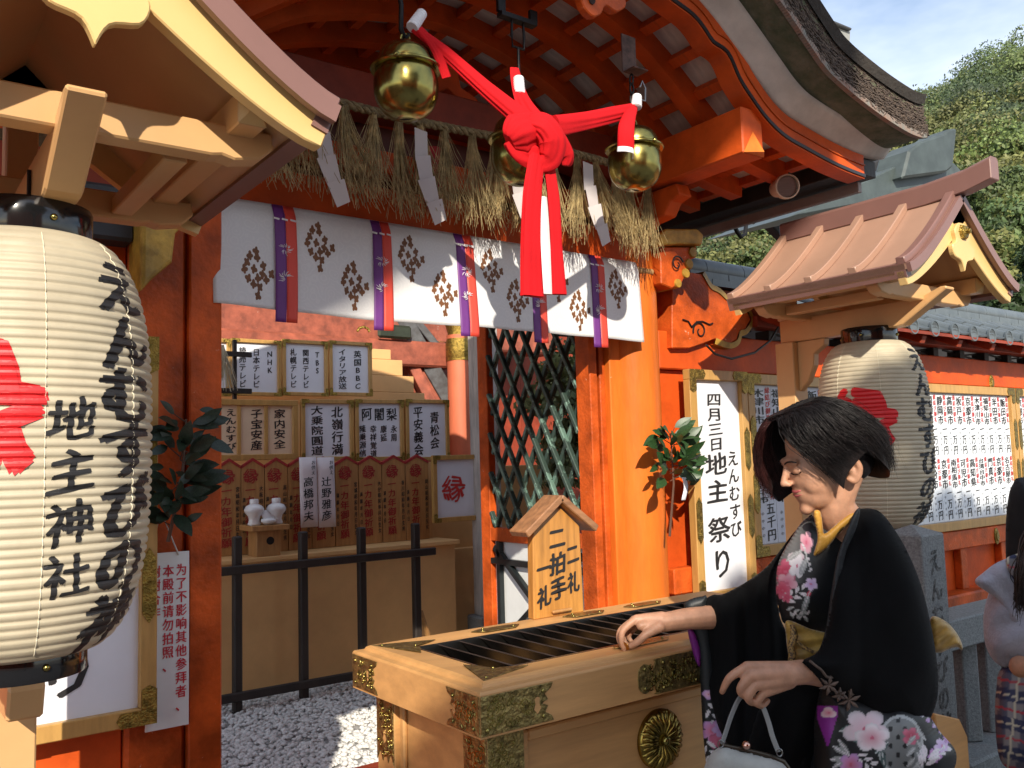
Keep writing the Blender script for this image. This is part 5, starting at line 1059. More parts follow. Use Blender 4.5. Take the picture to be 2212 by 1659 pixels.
def shide(x, lab, lean):
    e = thing('paper_streamer', tuple(rope_pt(x)), lab, 'paper streamer', 'zigzag streamers on the straw rope'); p = rope_pt(x) + Vector((0, -0.05, -0.045)); w = 0.062
    segs = [((0, 0), (w * .8, -0.01), (w * .8, -0.105), (0, -0.125)), ((-.012, -.118), (w * .9, -.098), (w * 1.1, -.19), (.01, -.215)), ((-.005, -.205), (w * 1.0, -.18), (w * 1.25, -.27), (.03, -.295)), ((.02, -.29), (w * 1.45, -.26), (w * 1.75, -.335), (.055, -.365))]
    for k, sg_ in enumerate(segs):
        ang = (0.5 if k % 2 else -0.5) + lean; mb = MB(); vs = [p + Vector((a + lean * 0.2 * -b, -0.012 * k + 0.25 * math.sin(ang) * (a - w / 2), b)) for a, b in sg_]
        mb.add(vs, [(0, 1, 2, 3)]); o = mb.build('fold', SHIDE, e); s_ = o.modifiers.new('s', 'SOLIDIFY'); s_.thickness = 0.0012
shide(1.20, 'zigzag white paper streamer on straw rope, beside the left pavilion eave', 0.25); shide(1.60, 'zigzag white paper streamer on straw rope behind the biggest bell', 0.0)
shide(2.02, 'zigzag white paper streamer on straw rope, behind the red knotted cloth', 0.05); shide(2.41, 'zigzag white paper streamer on straw rope between knot and right bell', 0.05)
# a folded red cloth hanging behind the tassels
mb = MB(); mb.grid([[(1.765 + 0.085 * u, 2.90 + 0.006 * math.sin(9 * u), 2.70 - 0.27 * v) for v in np.linspace(0, 1, 5)] for u in np.linspace(0, 1, 7)]); o = mb.build('red_cloth_strip', mat('dull_red_cloth', (0.55, 0.04, 0.05), 0.6, var=0.1), None, smooth=180, label='short dull red cloth strip hanging behind the straw tassels', cat='cloth'); o.modifiers.new('s', 'SOLIDIFY').thickness = 0.002
# ------------------------------------------------------------------ bells
def bell(px, py, lab, spin, s=1.0):
    c = on(px, py, 'Y', 2.30); e = thing('brass_bell', tuple(c), lab, 'bell', 'round brass bells over the box'); R = 0.100 * s
    prof = [(0.0001, -1.26), (0.30, -1.245), (0.58, -1.13), (0.82, -0.90), (0.965, -0.58), (1.0, -0.25), (0.985, 0.02), (0.94, 0.20), (0.90, 0.27)]
    mb = MB(); pr = spline(prof, 40); mb.lathe([(max(0.0001, a) * R, b * R) for a, b in pr], c, 56); lo_ = mb.build('lower_shell', BRASS, e, smooth=180)
    mb = MB(); mb.lathe([(a * R, b * R) for a, b in ((0.90, 0.24), (1.06, 0.25), (1.10, 0.29), (1.10, 0.33), (1.05, 0.37), (0.93, 0.40), (0.90, 0.42))], c, 56); mb.build('flange', BRASS, e, smooth=35)
    up = spline([(0.90, 0.40), (0.89, 0.55), (0.80, 0.82), (0.60, 1.02), (0.32, 1.13), (0.12, 1.16), (0.0001, 1.165)], 30); mb = MB(); mb.lathe([(max(0.0001, a) * R, b * R) for a, b in up], c, 56); mb.build('upper_shell', BRASS, e, smooth=180)
    vph = math.atan2(-c[1], -c[0])
    for da in (spin, spin + 2.5):
        a = vph + da; s_ = MB(); s_.ball((c[0] + 1.08 * R * math.cos(a), c[1] + 1.08 * R * math.sin(a), c[2] + 0.31 * R), 0.10 * R, 10, 8); s_.build('rivet', BRASS, e, smooth=180)
    a0 = vph + spin; sl = MB(); pts = []
    for t in np.linspace(-1.15, 1.15, 16): z = -1.262 * R * math.cos(t * 0.9) ; rr = math.sin(t * 0.9) * R * 0.98; pts.append((c[0] + rr * math.cos(a0 + 1.57), c[1] + rr * math.sin(a0 + 1.57), c[2] + max(z, -1.262 * R)))
    sl.tube(pts, 0.0035, 6); sl.build('slot_shade', BLACKP, e)  # black tube laid on the shell, painting the shade inside the slot
    mb = MB(); ring = [(c[0] + 0.016 * math.cos(t), c[1], c[2] + 1.165 * R + 0.012 + 0.018 * math.sin(t)) for t in np.linspace(0, 2 * math.pi, 16, endpoint=False)]; mb.tube(ring, 0.0045, 8, closed=True); mb.build('loop', BRASS, e, smooth=60)
    return Vector(c), R
bl, R1 = bell(877, 172, 'round brass bell hanging beside the left pavilion roof, nothing tied in front', -0.25)
bm_, R2 = bell(1124, 320, 'round brass bell half hidden behind the red knotted cloth', 0.5)
br_, R3 = bell(1371, 340, 'round brass bell with red cloth end hanging over its face', 0.75)
# iron hangers
def hanger(pts, lab, r=0.006, plate=None):
    e = thing('iron_hanger', tuple(pts[-1]), lab, 'hanger', 'bell hangers')
    mb = MB(); mb.tube(pts, r, 8); mb.build('rod', IRON, e, smooth=60); return e
t = bl + Vector((0, 0, 1.165 * R1 + 0.02)); h = hanger([t + Vector((0.012, 0, 0.012)), t + Vector((0.0, 0, -0.006)), t + Vector((-0.014, 0, 0.02)), t + Vector((-0.012, 0, 0.10)), t + Vector((-0.02, 0.1, 0.50))], 'iron hook rod over the bell beside pavilion roof', 0.008)
t = bm_ + Vector((0, 0, 1.165 * R2 + 0.02)); h = thing('iron_hanger', tuple(t), 'square iron bracket and long hook above the knotted cloth', 'hanger', 'bell hangers')
mb = MB(); mb.tube([t + Vector((0.018, 0, 0.02)), t + Vector((0.0, 0, -0.008)), t + Vector((-0.02, 0, 0.02)), t + Vector((-0.012, 0, 0.07)), t + Vector((0.004, 0, 0.10)), t + Vector((0.004, 0, 0.215))], 0.005, 8); mb.build('hook', IRON, h, smooth=60)
q = t + Vector((0.004, 0, 0.215)); mb = MB(); mb.tube([q + Vector((a, 0, b)) for a, b in ((-.024, 0), (.024, 0), (.026, .04), (.024, .095), (-.024, .095), (-.026, .04))], 0.005, 8, closed=True); mb.build('link', IRON, h)
q = q + Vector((0, 0, 0.10)); mb = MB(); mb.beam(q + Vector((-.075, 0, 0.0)), q + Vector((.075, 0, 0.0)), 0.03, 0.016); mb.beam(q + Vector((-.068, 0, 0.008)), q + Vector((-.068, 0.0, 0.13)), 0.03, 0.014, up=(0, 1, 0)); mb.beam(q + Vector((.068, 0, 0.008)), q + Vector((.068, 0.0, 0.05)), 0.03, 0.014, up=(0, 1, 0)); mb.beam(q + Vector((-.075, 0, 0.137)), q + Vector((.11, 0, 0.137)), 0.03, 0.016); mb.beam(q + Vector((.0, 0, 0.145)), q + Vector((0, 0.02, 0.45)), 0.02, 0.02, up=(0, 1, 0)); mb.build('bracket', IRON, h)
t = br_ + Vector((0, 0, 1.165 * R3 + 0.02)); h = thing('iron_hanger', tuple(t), 'chain and riveted plate fixed to a rib above the right bell', 'hanger', 'bell hangers')
mb = MB()
for k in range(5):
    c = t + Vector((0.0, 0, 0.02 + k * 0.036)); mb.tube([c + (Vector((0.009 * math.cos(a), 0, 0.022 * math.sin(a))) if k % 2 else Vector((0, 0.009 * math.cos(a), 0.022 * math.sin(a)))) for a in np.linspace(0, 2 * math.pi, 12, endpoint=False)], 0.0035, 6, closed=True)
mb.build('chain', IRON, h, smooth=60)
mb = MB(); c = t + Vector((0.012, 0.02, 0.20)); mb.box(c.x - 0.035, c.x + 0.04, c.y, c.y + 0.006, c.z, c.z + 0.15); mb.box(c.x - 0.035, c.x + 0.04, c.y - 0.06, c.y - 0.0005, c.z - 0.006, c.z); mb.build('plate', mat('rusty_plate', (0.16, 0.09, 0.07), 0.6, 0.4, var=0.3, vscale=30), h, bevel=0.002)
mb = MB(); c = t + Vector((0.045, -0.01, 0.09)); mb.tube([c + Vector((a, 0, b)) for a, b in ((-.02, 0), (.012, .0), (.016, .05), (.0, .075), (-.012, .05))], 0.004, 6); mb.build('carabiner', STEEL, h)
# ------------------------------------------------------------------ red cloth tied between the bells
REDC = mat('red_cotton', (0.60, 0.008, 0.013), 0.85, var=0.08, vscale=9, bump=0.12, bscale=200, spec=0.2); WHC = mat('white_cotton', (0.78, 0.78, 0.80), 0.75, var=0.03, bump=0.1, bscale=120)
cl = thing('knotted_red_cloth', tuple(on(1165, 300, 'Y', 2.17)), 'bright red cotton cloth knotted between the bells with long hanging tails', 'cloth')
def fabric(path, widths, up, name, m, folds=4, amp=0.010, nseg=48, nu=20, twist=0.0, seed=0, thick=0.0):
    """a band of cloth gathered into folds along a path"""
    path = spline([tuple(p) for p in path], nseg); ws = np.interp(np.linspace(0, 1, nseg), np.linspace(0, 1, len(widths)), widths); rows = []; r = np.random.default_rng(seed); ph = r.uniform(0, 6, 3)
    for i, p in enumerate(path):
        d = path[min(i + 1, nseg - 1)] - path[max(i - 1, 0)]; d /= np.linalg.norm(d); sd = np.cross(d, np.array(up, float)); sd /= np.linalg.norm(sd); n_ = np.cross(sd, d)
        tw = twist * i / nseg; s2 = sd * math.cos(tw) + n_ * math.sin(tw); n2 = n_ * math.cos(tw) - sd * math.sin(tw); row = []
        for u in np.linspace(-1, 1, nu):
            a = amp * (math.sin(folds * u * 3.14 + ph[0] + 0.6 * math.sin(i * 0.09)) + 0.5 * math.sin(folds * 1.9 * u * 3.14 + ph[1])) - 0.35 * ws[i] * u * u
            row.append(p + s2 * (u * ws[i] / 2) + n2 * a)
        rows.append(row)
    mb = MB(); mb.grid(rows); o = mb.build(name, m, cl, smooth=180); s_ = o.modifiers.new('s', 'SOLIDIFY'); s_.thickness = 0.003; return o
D = lambda x, y, Y: on(x, y, 'Y', Y)
fwd = (0, -1, 0)
def rbundle(pts, rad, name, k=5, seed=1, m=None):
    """several rolled strands side by side forming a gathered band"""
    r = np.random.default_rng(seed); P = spline([tuple(p) for p in pts], 30); mb = MB()
    for j in range(k):
        a = 2 * math.pi * j / k + r.uniform(0, 1); off = np.array([0, math.cos(a), math.sin(a)]) * 0.55; w = np.interp(np.linspace(0, 1, 30), np.linspace(0, 1, len(rad)), rad)
        mb.tube([Vector(p + off * w[i] * (1 + 0.15 * math.sin(i * 0.4 + j))) for i, p in enumerate(P)], [float(w[i]) * 0.62 for i in range(30)], 10)
    o = mb.build(name, m or REDC, cl, smooth=180); return o
def gather(path, widths, flat, name, seed=0, lobes=4, crease=0.22, n=40, seg=48, m=None, up=(0, -1, 0), drift=0.6):
    """cloth gathered lengthwise: a flattened tube whose section is pleated"""
    r = np.random.default_rng(seed); P = spline([tuple(p) for p in path], n); w = np.interp(np.linspace(0, 1, n), np.linspace(0, 1, len(widths)), widths); ph = r.uniform(0, 6.28, 3); rows = []; upv_ = np.array(up, float)
    for i, p in enumerate(P):
        d = P[min(i + 1, n - 1)] - P[max(i - 1, 0)]; d /= np.linalg.norm(d); a = upv_ - d * upv_.dot(d); a /= np.linalg.norm(a); b = np.cross(d, a); t = i / n; row = []
        for k in range(seg):
            th = 2 * math.pi * k / seg; q = 1 + crease * (0.6 * math.sin(lobes * th + ph[0] + drift * 2 * t) + 0.4 * abs(math.sin((lobes + 1.5) * th + ph[1] - drift * t)) + 0.25 * math.sin((2 * lobes + 3) * th + ph[2] + 3 * t))
            row.append(p + (b * math.cos(th) + a * math.sin(th) * flat) * (w[i] * q))
        rows.append(row)
    G = np.array(rows).transpose(1, 0, 2); mb = MB(); mb.grid(G, closed_u=True)
    mb.f.append(tuple(k * n for k in range(seg))); mb.m.append(0); mb.f.append(tuple(k * n + n - 1 for k in range(seg - 1, -1, -1))); mb.m.append(0)
    return mb.build(name, m or REDC, cl, smooth=70)
gather([D(893, 60, 2.24), D(960, 112, 2.22), D(1050, 192, 2.19), D(1135, 262, 2.15)], [0.013, 0.022, 0.027, 0.036], 0.5, 'cloth_band', 1, 3)
gather([D(1200, 270, 2.15), D(1270, 258, 2.19), D(1330, 245, 2.22), D(1372, 234, 2.24)], [0.034, 0.028, 0.025, 0.018], 0.45, 'cloth_band', 2, 3)
gather([D(1112, 150, 2.27), D(1120, 190, 2.25), D(1135, 228, 2.21), D(1158, 262, 2.16)], [0.018, 0.024, 0.034, 0.045], 0.55, 'cloth_band', 3, 4)
gather([D(1190, 272, 2.14), D(1150, 280, 2.12), D(1118, 292, 2.12), D(1100, 306, 2.125)], [0.034, 0.050, 0.056, 0.026], 0.6, 'knot_loop', 4, 4, 0.16, drift=1.5)
gather([D(1100, 300, 2.135), D(1120, 322, 2.135), D(1150, 332, 2.13), D(1180, 330, 2.13)], [0.026, 0.040, 0.044, 0.024], 0.5, 'knot_loop', 14, 4, 0.2, drift=1.5)
gather([D(1180, 285, 2.14), D(1205, 305, 2.14), D(1222, 335, 2.15), D(1222, 358, 2.155)], [0.030, 0.036, 0.034, 0.014], 0.55, 'knot_loop', 5, 4, 0.2, drift=1.2)
gather([D(1140, 262, 2.11), D(1172, 272, 2.085), D(1192, 305, 2.085), D(1186, 345, 2.10), D(1160, 362, 2.12)], [0.022, 0.040, 0.047, 0.036, 0.018], 0.6, 'knot_wrap', 6, 4, 0.16)
gather([D(1160, 335, 2.11), D(1150, 420, 2.11), D(1147, 520, 2.11), D(1150, 640, 2.11)], [0.024, 0.032, 0.034, 0.040], 0.34, 'tail', 7, 4, 0.20, drift=0.3)
gather([D(1176, 425, 2.13), D(1178, 480, 2.13), D(1181, 540, 2.13), D(1185, 636, 2.13)], [0.010, 0.020, 0.024, 0.028], 0.3, 'tail_lining', 8, 4, 0.15, m=WHC)
gather([D(1184, 345, 2.115), D(1196, 430, 2.115), D(1202, 530, 2.115), D(1209, 636, 2.115)], [0.020, 0.024, 0.022, 0.027], 0.4, 'tail', 9, 4, 0.22, drift=0.3)
# end hanging over the right bell, with a white hem; small end by the left bell; white bindings
fabric([D(1372, 235, 2.215), D(1364, 275, 2.165), D(1363, 322, 2.165)], [0.040, 0.072, 0.074], fwd, 'cloth_end', REDC, 1, 0.004, 24, 18, 0, 11)
fabric([D(1363, 320, 2.163), D(1362, 331, 2.163)], [0.074, 0.074], fwd, 'white_hem', WHC, 1, 0.004, 6, 18, 0, 11)
gather([D(905, 62, 2.23), D(940, 105, 2.22), D(965, 168, 2.22)], [0.012, 0.015, 0.015], 0.4, 'cloth_end', 10, 3)
for (x0, y0, x1, y1, w) in ((890, 60, 912, 28, 0.020), (1122, 205, 1120, 168, 0.021), (1374, 232, 1376, 208, 0.021)):
    mb = MB(); a = Vector(D(x0, y0, 2.235)); b = Vector(D(x1, y1, 2.245)); n_ = 7; pts = [a.lerp(b, j / (n_ * 4)) for j in range(n_ * 4 + 1)]; mb.tube(pts, [w * (0.92 + 0.10 * abs(math.sin(math.pi * j / 4))) * (1 - 0.15 * j / (4 * n_)) for j in range(n_ * 4 + 1)], 16); mb.build('white_binding', WHC, cl, smooth=60)
# ------------------------------------------------------------------ people
def blob(parts, name, m, vox=0.006, sm=6, parent=None):
    """overlapping ellipsoids fused into one lump"""
    mb = MB()
    for (c, r, rot) in parts:
        s0 = len(mb.v); mb.ball((0, 0, 0), r, 20, 14); Rm = Euler(rot).to_matrix()
        for q in range(s0, len(mb.v)): mb.v[q] = tuple(Rm @ Vector(mb.v[q]) + Vector(c))
    o = mb.build(name, m, parent, smooth=180); rm = o.modifiers.new('fuse', 'REMESH'); rm.mode = 'VOXEL'; rm.voxel_size = vox; rm.use_smooth_shade = True
    if sm: k = o.modifiers.new('smooth', 'SMOOTH'); k.iterations = sm; k.factor = 0.6
    return o
RWt = RW.copy()
def depv(P, d):
    r = np.stack([(P[:, 0] - CX) / F, (P[:, 1] - CY) / F, np.ones(len(P))], 1) @ RW.T; return CAM + r * np.asarray(d)[:, None]
def closed_spline(pts, n):
    p = np.array(pts, float); k = len(p); q = np.concatenate([p[-2:], p, p[:3]]); out = []
    for t in np.linspace(0, k, n, endpoint=False):
        i = int(t); u = t - i; a, b, c, d = q[i + 1], q[i + 2], q[i + 3], q[i + 4]
        out.append(0.5 * (2 * b + (c - a) * u + (2 * a - 5 * b + 4 * c - d) * u * u + (-a + 3 * b - 3 * c + d) * u ** 3))
    return np.array(out)
def puff(outline, dc, T, w, name, m, parent, fold=None, step=7, colour=None, n=None, back=0.8, sharp=False):
    """garment volume: outline in photo coordinates at its own distance, rounded front and back"""
    ol = np.array(outline, float) if sharp else closed_spline(outline, n or len(outline) * 7)
    bm = bmesh.new(); vs = [bm.verts.new((a, b, 0)) for a, b in ol]; es = [bm.edges.new((vs[i], vs[(i + 1) % len(vs)])) for i in range(len(vs))]
    bmesh.ops.triangle_fill(bm, edges=es, use_beauty=True)
    for ax in (0, 1):
        for x in np.arange(ol[:, ax].min() + step * 0.5, ol[:, ax].max(), step):
            co = [0, 0, 0]; co[ax] = x; no = [0, 0, 0]; no[ax] = 1; bmesh.ops.bisect_plane(bm, geom=bm.verts[:] + bm.edges[:] + bm.faces[:], plane_co=co, plane_no=no)
    bm.verts.index_update(); P = np.array([v.co[:2] for v in bm.verts]); fc = [[v.index for v in f.verts] for f in bm.faces]; bd = np.array([any(len(e.link_faces) < 2 for e in v.link_edges) for v in bm.verts]); bm.free()
    dense = []
    for i in range(len(ol)):
        a, b = ol[i], ol[(i + 1) % len(ol)]; k = max(1, int(np.linalg.norm(b - a) / 5)); dense += [a + (b - a) * j / k for j in range(k)]
    dense = np.array(dense); dist = np.concatenate([np.sqrt(((c[:, None, :] - dense[None]) ** 2).sum(2)).min(1) for c in np.array_split(P, max(1, len(P) // 3000))]); dist[bd] = 0
    h = T * np.sqrt(np.clip(1 - (1 - np.minimum(dist / w, 1)) ** 2, 0, 1)); base = dc(P[:, 0], P[:, 1]) if callable(dc) else np.full(len(P), float(dc))
    fo = (fold(P[:, 0], P[:, 1]) if fold else 0) * np.minimum(1, dist / 14)
    A = depv(P, base - h - fo); idx = np.where(~bd)[0]; mp = np.arange(len(P)); mp[idx] = len(P) + np.arange(len(idx)); B = depv(P[idx], base[idx] + h[idx] * back)
    V = np.concatenate([A, B]); mb = MB(); mb.v = [tuple(p) for p in V]; mb.f = [tuple(f) for f in fc] + [tuple(int(mp[i]) for i in f[::-1]) for f in fc]; mb.m = [0] * len(mb.f)
    o = mb.build(name, m, parent, smooth=180)
    if colour is not None:
        c = colour(P[:, 0], P[:, 1]); c = np.concatenate([c, c[idx]]); ca = o.data.color_attributes.new('paint', 'FLOAT_COLOR', 'POINT'); ca.data.foreach_set('color', np.concatenate([c, np.ones((len(c), 1))], 1).ravel())
    return o
SKIN = mat('skin', (0.52, 0.27, 0.165), 0.5, var=0.13, vscale=38, sss=0.12, bump=0.05, bscale=300)
VELV = mat('black_velvet', (0.0035, 0.0035, 0.004), 0.9, var=0.2, vscale=10, sheen=0.03, spec=0.15, bump=0.25, bscale=14)
KIM = mat('printed_silk', (0.02, 0.02, 0.02), 0.5, attr='paint', bump=0.05, bscale=200)
DKBLUE = mat('blue_black_silk', (0.010, 0.014, 0.018), 0.6, var=0.15, vscale=12)
HAIR = mat('dark_brown_hair', (0.012, 0.008, 0.008), 0.5, var=0.3, vscale=30, spec=0.3); HAIRR = mat('reddish_hair', (0.05, 0.013, 0.012), 0.4, var=0.3, vscale=30, spec=0.4)
class Paint:
    def __init__(s, x, y, base): s.x = x; s.y = y; s.c = np.tile(np.array(base, float), (len(x), 1))
    def put(s, mask, col, k=1.0): k = np.clip(mask * k, 0, 1)[:, None]; s.c = s.c * (1 - k) + np.array(col) * k
    def flower(s, cx, cy, r, n=5, rot=0.0, c0=(0.75, 0.4, 0.5), c1=(0.8, 0.75, 0.78), sq=1.0):
        dx, dy = s.x - cx, (s.y - cy) / sq; rad = np.hypot(dx, dy); an = np.arctan2(dy, dx) - rot; pr = r * (0.55 + 0.45 * np.abs(np.cos(n / 2 * an)) ** 0.55); m = (rad < pr).astype(float); t = np.clip(rad / r, 0, 1)[:, None]; edge = np.clip((rad / pr - 0.82) / 0.18, 0, 1)[:, None]
        c = np.array(c0) * (1 - t) + np.array(c1) * t; c = c * (1 - 0.25 * edge); k = m[:, None]; s.c = s.c * (1 - k) + c * k; s.put((rad < r * 0.13).astype(float), (0.55, 0.12, 0.2))
    def leaf(s, cx, cy, L, W, ang, col=(0.35, 0.36, 0.36), line=(0.55, 0.56, 0.56)):
        ca, sa = math.cos(ang), math.sin(ang); u = (s.x - cx) * ca + (s.y - cy) * sa; v = -(s.x - cx) * sa + (s.y - cy) * ca; t = np.clip(u / L, -1, 1); w = W * (1 - t * t); m = ((np.abs(u) < L) & (np.abs(v) < w)).astype(float); s.put(m, col); s.put(m * (np.abs(v) < 0.9), line)
    def spray(s, cx, cy, ang, n, L, W, sp, col=(0.35, 0.36, 0.36)):
        for i in range(n):
            a = ang + (0.7 if i % 2 else -0.7); x = cx + math.cos(ang) * sp * i; y = cy + math.sin(ang) * sp * i; s.leaf(x + math.cos(a) * L, y + math.sin(a) * L, L * (1 - 0.04 * i), W, a, col)
KB = (0.008, 0.009, 0.011); GR = (0.30, 0.32, 0.32); PK = (0.62, 0.16, 0.25); PKL = (0.72, 0.45, 0.52); VI = (0.50, 0.30, 0.60); WH = (0.72, 0.66, 0.70)
def capsules(chains, name, m, parent, vox=0.003, sm=5, extra=None):
    """limbs as chains of (point, radius) fused into one continuous skin"""
    mb = MB()
    for ch in chains:
        pts = [Vector(p) for p, r in ch]; rs = [r for p, r in ch]
        P = spline([tuple(p) for p in pts], 4 * len(pts)) if len(pts) > 2 else np.array([tuple(pts[0].lerp(pts[-1], t)) for t in np.linspace(0, 1, 5)])
        rr = np.interp(np.linspace(0, 1, len(P)), np.linspace(0, 1, len(rs)), rs); mb.tube([Vector(p) for p in P], [float(a) for a in rr], 14)
        mb.ball(P[0], rs[0] * 0.99, 14, 8); mb.ball(P[-1], rs[-1] * 0.99, 14, 8)
    for (c, r, M) in (extra or []):
        s0 = len(mb.v); mb.ball((0, 0, 0), r, 20, 14)
        for q in range(s0, len(mb.v)): mb.v[q] = tuple((M @ Vector(mb.v[q]) if M is not None else Vector(mb.v[q])) + Vector(c))
    o = mb.build(name, m, parent, smooth=180); rm = o.modifiers.new('fuse', 'REMESH'); rm.mode = 'VOXEL'; rm.voxel_size = vox; rm.use_smooth_shade = True
    k = o.modifiers.new('smooth', 'SMOOTH'); k.iterations = sm; k.factor = 0.5; return o
Dp = lambda x, y, d: Vector(dep(x, y, d))
foot = dep(1850, 2250, 2.08)
wo = thing('person', (foot[0], foot[1], 0.0), 'woman in black floral kimono and velvet cape leaning to drop a coin in box', 'person')
# --- head frame: forward (image left, bowed), left side towards us, up
Uv = Vector(RW @ [1, 0, 0]); Fv = Vector(RW @ [0, 0, 1]); Vv = Vector(RW @ [0, -1, 0])
HC = Dp(1775, 982, 2.06); tilt = math.radians(22)
hf = (-Uv * math.cos(tilt) - Vv * math.sin(tilt)); hu = (-Uv * math.sin(tilt) + Vv * math.cos(tilt)); yawh = 0.12; hl = -Fv
hf, hl = (hf * math.cos(yawh) + hl * math.sin(yawh)).normalized(), (hl * math.cos(yawh) - hf * math.sin(yawh)).normalized()
HM = Matrix((hf, hl, hu)).transposed()
def H(f, l, u): return HC + hf * f + hl * l + hu * u
ext = [(H(-.015, 0, .022), (.090, .073, .092), HM), (H(.034, 0, -.030), (.060, .060, .082), HM), (H(.044, 0, -.072), (.048, .047, .044), HM), (H(.084, 0, -.101), (.015, .019, .014), HM), (H(.050, .028, -.042), (.034, .028, .036), HM), (H(.050, -.028, -.042), (.034, .028, .036), HM), (H(.066, 0, -.066), (.030, .034, .036), HM),
       (H(.080, 0, .014), (.014, .044, .012), HM), (H(.085, 0, -.060), (.012, .024, .018), HM), (H(.079, .027, -.006), (.012, .016, .009), HM), (H(.079, -.027, -.006), (.012, .016, .009), HM), (H(.103, .007, -.032), (.008, .007, .006), HM), (H(.103, -.007, -.032), (.008, .007, .006), HM)]
capsules([[(H(.088, 0, .008), .007), (H(.102, 0, -.012), .0075), (H(.112, 0, -.027), .0085)], [(H(.03, 0, -.094), .030), (H(.075, 0, -.092), .020)],
          [(H(-.035, 0, -.05), .050), (Dp(1800, 1085, 2.065), .047), (Dp(1822, 1135, 2.08), .052), (Dp(1840, 1180, 2.10), .062)],
          [(H(-.012, .068, -.022), .010), (H(-.030, .079, -.020), .008), (H(-.036, .080, -.045), .008), (H(-.020, .073, -.068), .008), (H(-.008, .068, -.060), .007)], [(H(-.016, .071, -.035), .008), (H(-.022, .072, -.055), .008)]],
         'head', SKIN, wo, 0.0032, 7, ext)
mb = MB()
for l0, dz in ((0.0, .0035), (0.0, -.0035)):
    mb.tube([H(.0875, s * .021, -.059 + dz * 0.3 + 0.003 * abs(s) ** 2) + hf * (0.0065 * (1 - s * s)) + hu * dz for s in np.linspace(-1, 1, 11)], [0.002 + 0.0026 * (1 - s * s) for s in np.linspace(-1, 1, 11)], 8)
mb.build('lips', mat('rose_lips', (0.42, 0.10, 0.10), 0.35, var=0.05), wo, smooth=180)
mb = MB()
for sd_ in (1, -1): mb.tube([H(.091 - 0.012 * t * t, sd_ * (.014 + .028 * t), -.008 - 0.004 * math.sin(3.1 * t)) for t in np.linspace(0, 1, 8)], 0.0016, 6)
for sd_ in (1, -1): mb.tube([H(.096 - 0.014 * t * t, sd_ * (.012 + .034 * t), .016 + 0.005 * math.sin(3.1 * t)) for t in np.linspace(0, 1, 8)], [0.002] * 7 + [0.001], 6)
mb.build('lash_and_brow', HAIR, wo)
# --- hair
def ell(f, l, u, a, c=(-.030, 0, .026), r=(.112, .094, .108)): pass
hr2 = np.random.default_rng(77)
HK = [(34, (.080, .028, .113), (.084, .064, .068), (.058, .083, .010), (.018, .084, -.078)), (62, (.050, .058, .117), (.052, .090, .062), (.028, .096, .006), (.004, .091, -.048)), (92, (.010, .068, .119), (.000, .099, .068), (-.020, .105, .030), (-.066, .104, -.008)),
      (125, (-.025, .062, .119), (-.062, .095, .062), (-.092, .101, .000), (-.104, .088, -.082)), (155, (-.048, .035, .119), (-.100, .057, .064), (-.133, .061, -.010), (-.112, .052, -.106)), (180, (-.055, 0, .119), (-.112, 0, .066), (-.143, 0, -.010), (-.112, 0, -.110)),
      (205, (-.048, -.035, .119), (-.100, -.056, .064), (-.130, -.060, -.010), (-.108, -.050, -.105)), (240, (-.020, -.064, .119), (-.055, -.096, .062), (-.080, -.102, .005), (-.095, -.088, -.070)), (285, (.055, -.060, .112), (.075, -.085, .055), (.080, -.088, -.005), (.075, -.078, -.075)), (325, (.080, -.045, .115), (.116, -.066, .060), (.130, -.070, -.005), (.122, -.064, -.082)), (352, (.088, -.018, .114), (.118, -.050, .068), (.136, -.060, .004), (.131, -.058, -.068))]
HA = np.array([k[0] for k in HK], float); HPt = np.array([[k[1], k[2], k[3], k[4]] for k in HK], float)
def hair_path(th, lay=1.0, ln=1.0, jit=0.0, r=None):
    q = np.stack([[np.interp(th, HA, HPt[:, i, j]) for j in range(3)] for i in range(4)]); root = np.array([.022, -.012, .126]) + (0 if r is None else np.array([r.normal(0, .020), r.normal(0, .008), -abs(r.normal(0, .003))]))
    c = np.array([-.01, 0, .02]); q = c + (q - c) * lay
    if r is not None: q[1:] += r.normal(0, jit, (3, 3)) * np.array([[.5], [.8], [1.3]])
    P = spline(np.concatenate([[root], q]), 14); n = max(6, int(14 * ln)); return P[:n]
ths = np.linspace(34, 352, 72); G = np.array([hair_path(t, 0.955) for t in ths])
for k in range(3): G[1:-1, 4:] = (G[:-2, 4:] + G[1:-1, 4:] * 2 + G[2:, 4:]) / 4
mb = MB(); mb.grid(np.array([[tuple(H(*p)) for p in row] for row in G]), closed_u=False); hb = mb.build('hair', HAIR, wo, smooth=180)
blob([(H(-.060, 0, -.034), (.046, .066, .055), tuple(HM.to_euler())), (H(-.055, 0, .02), (.07, .085, .07), tuple(HM.to_euler()))], 'nape_hair', HAIR, 0.006, 4, wo)
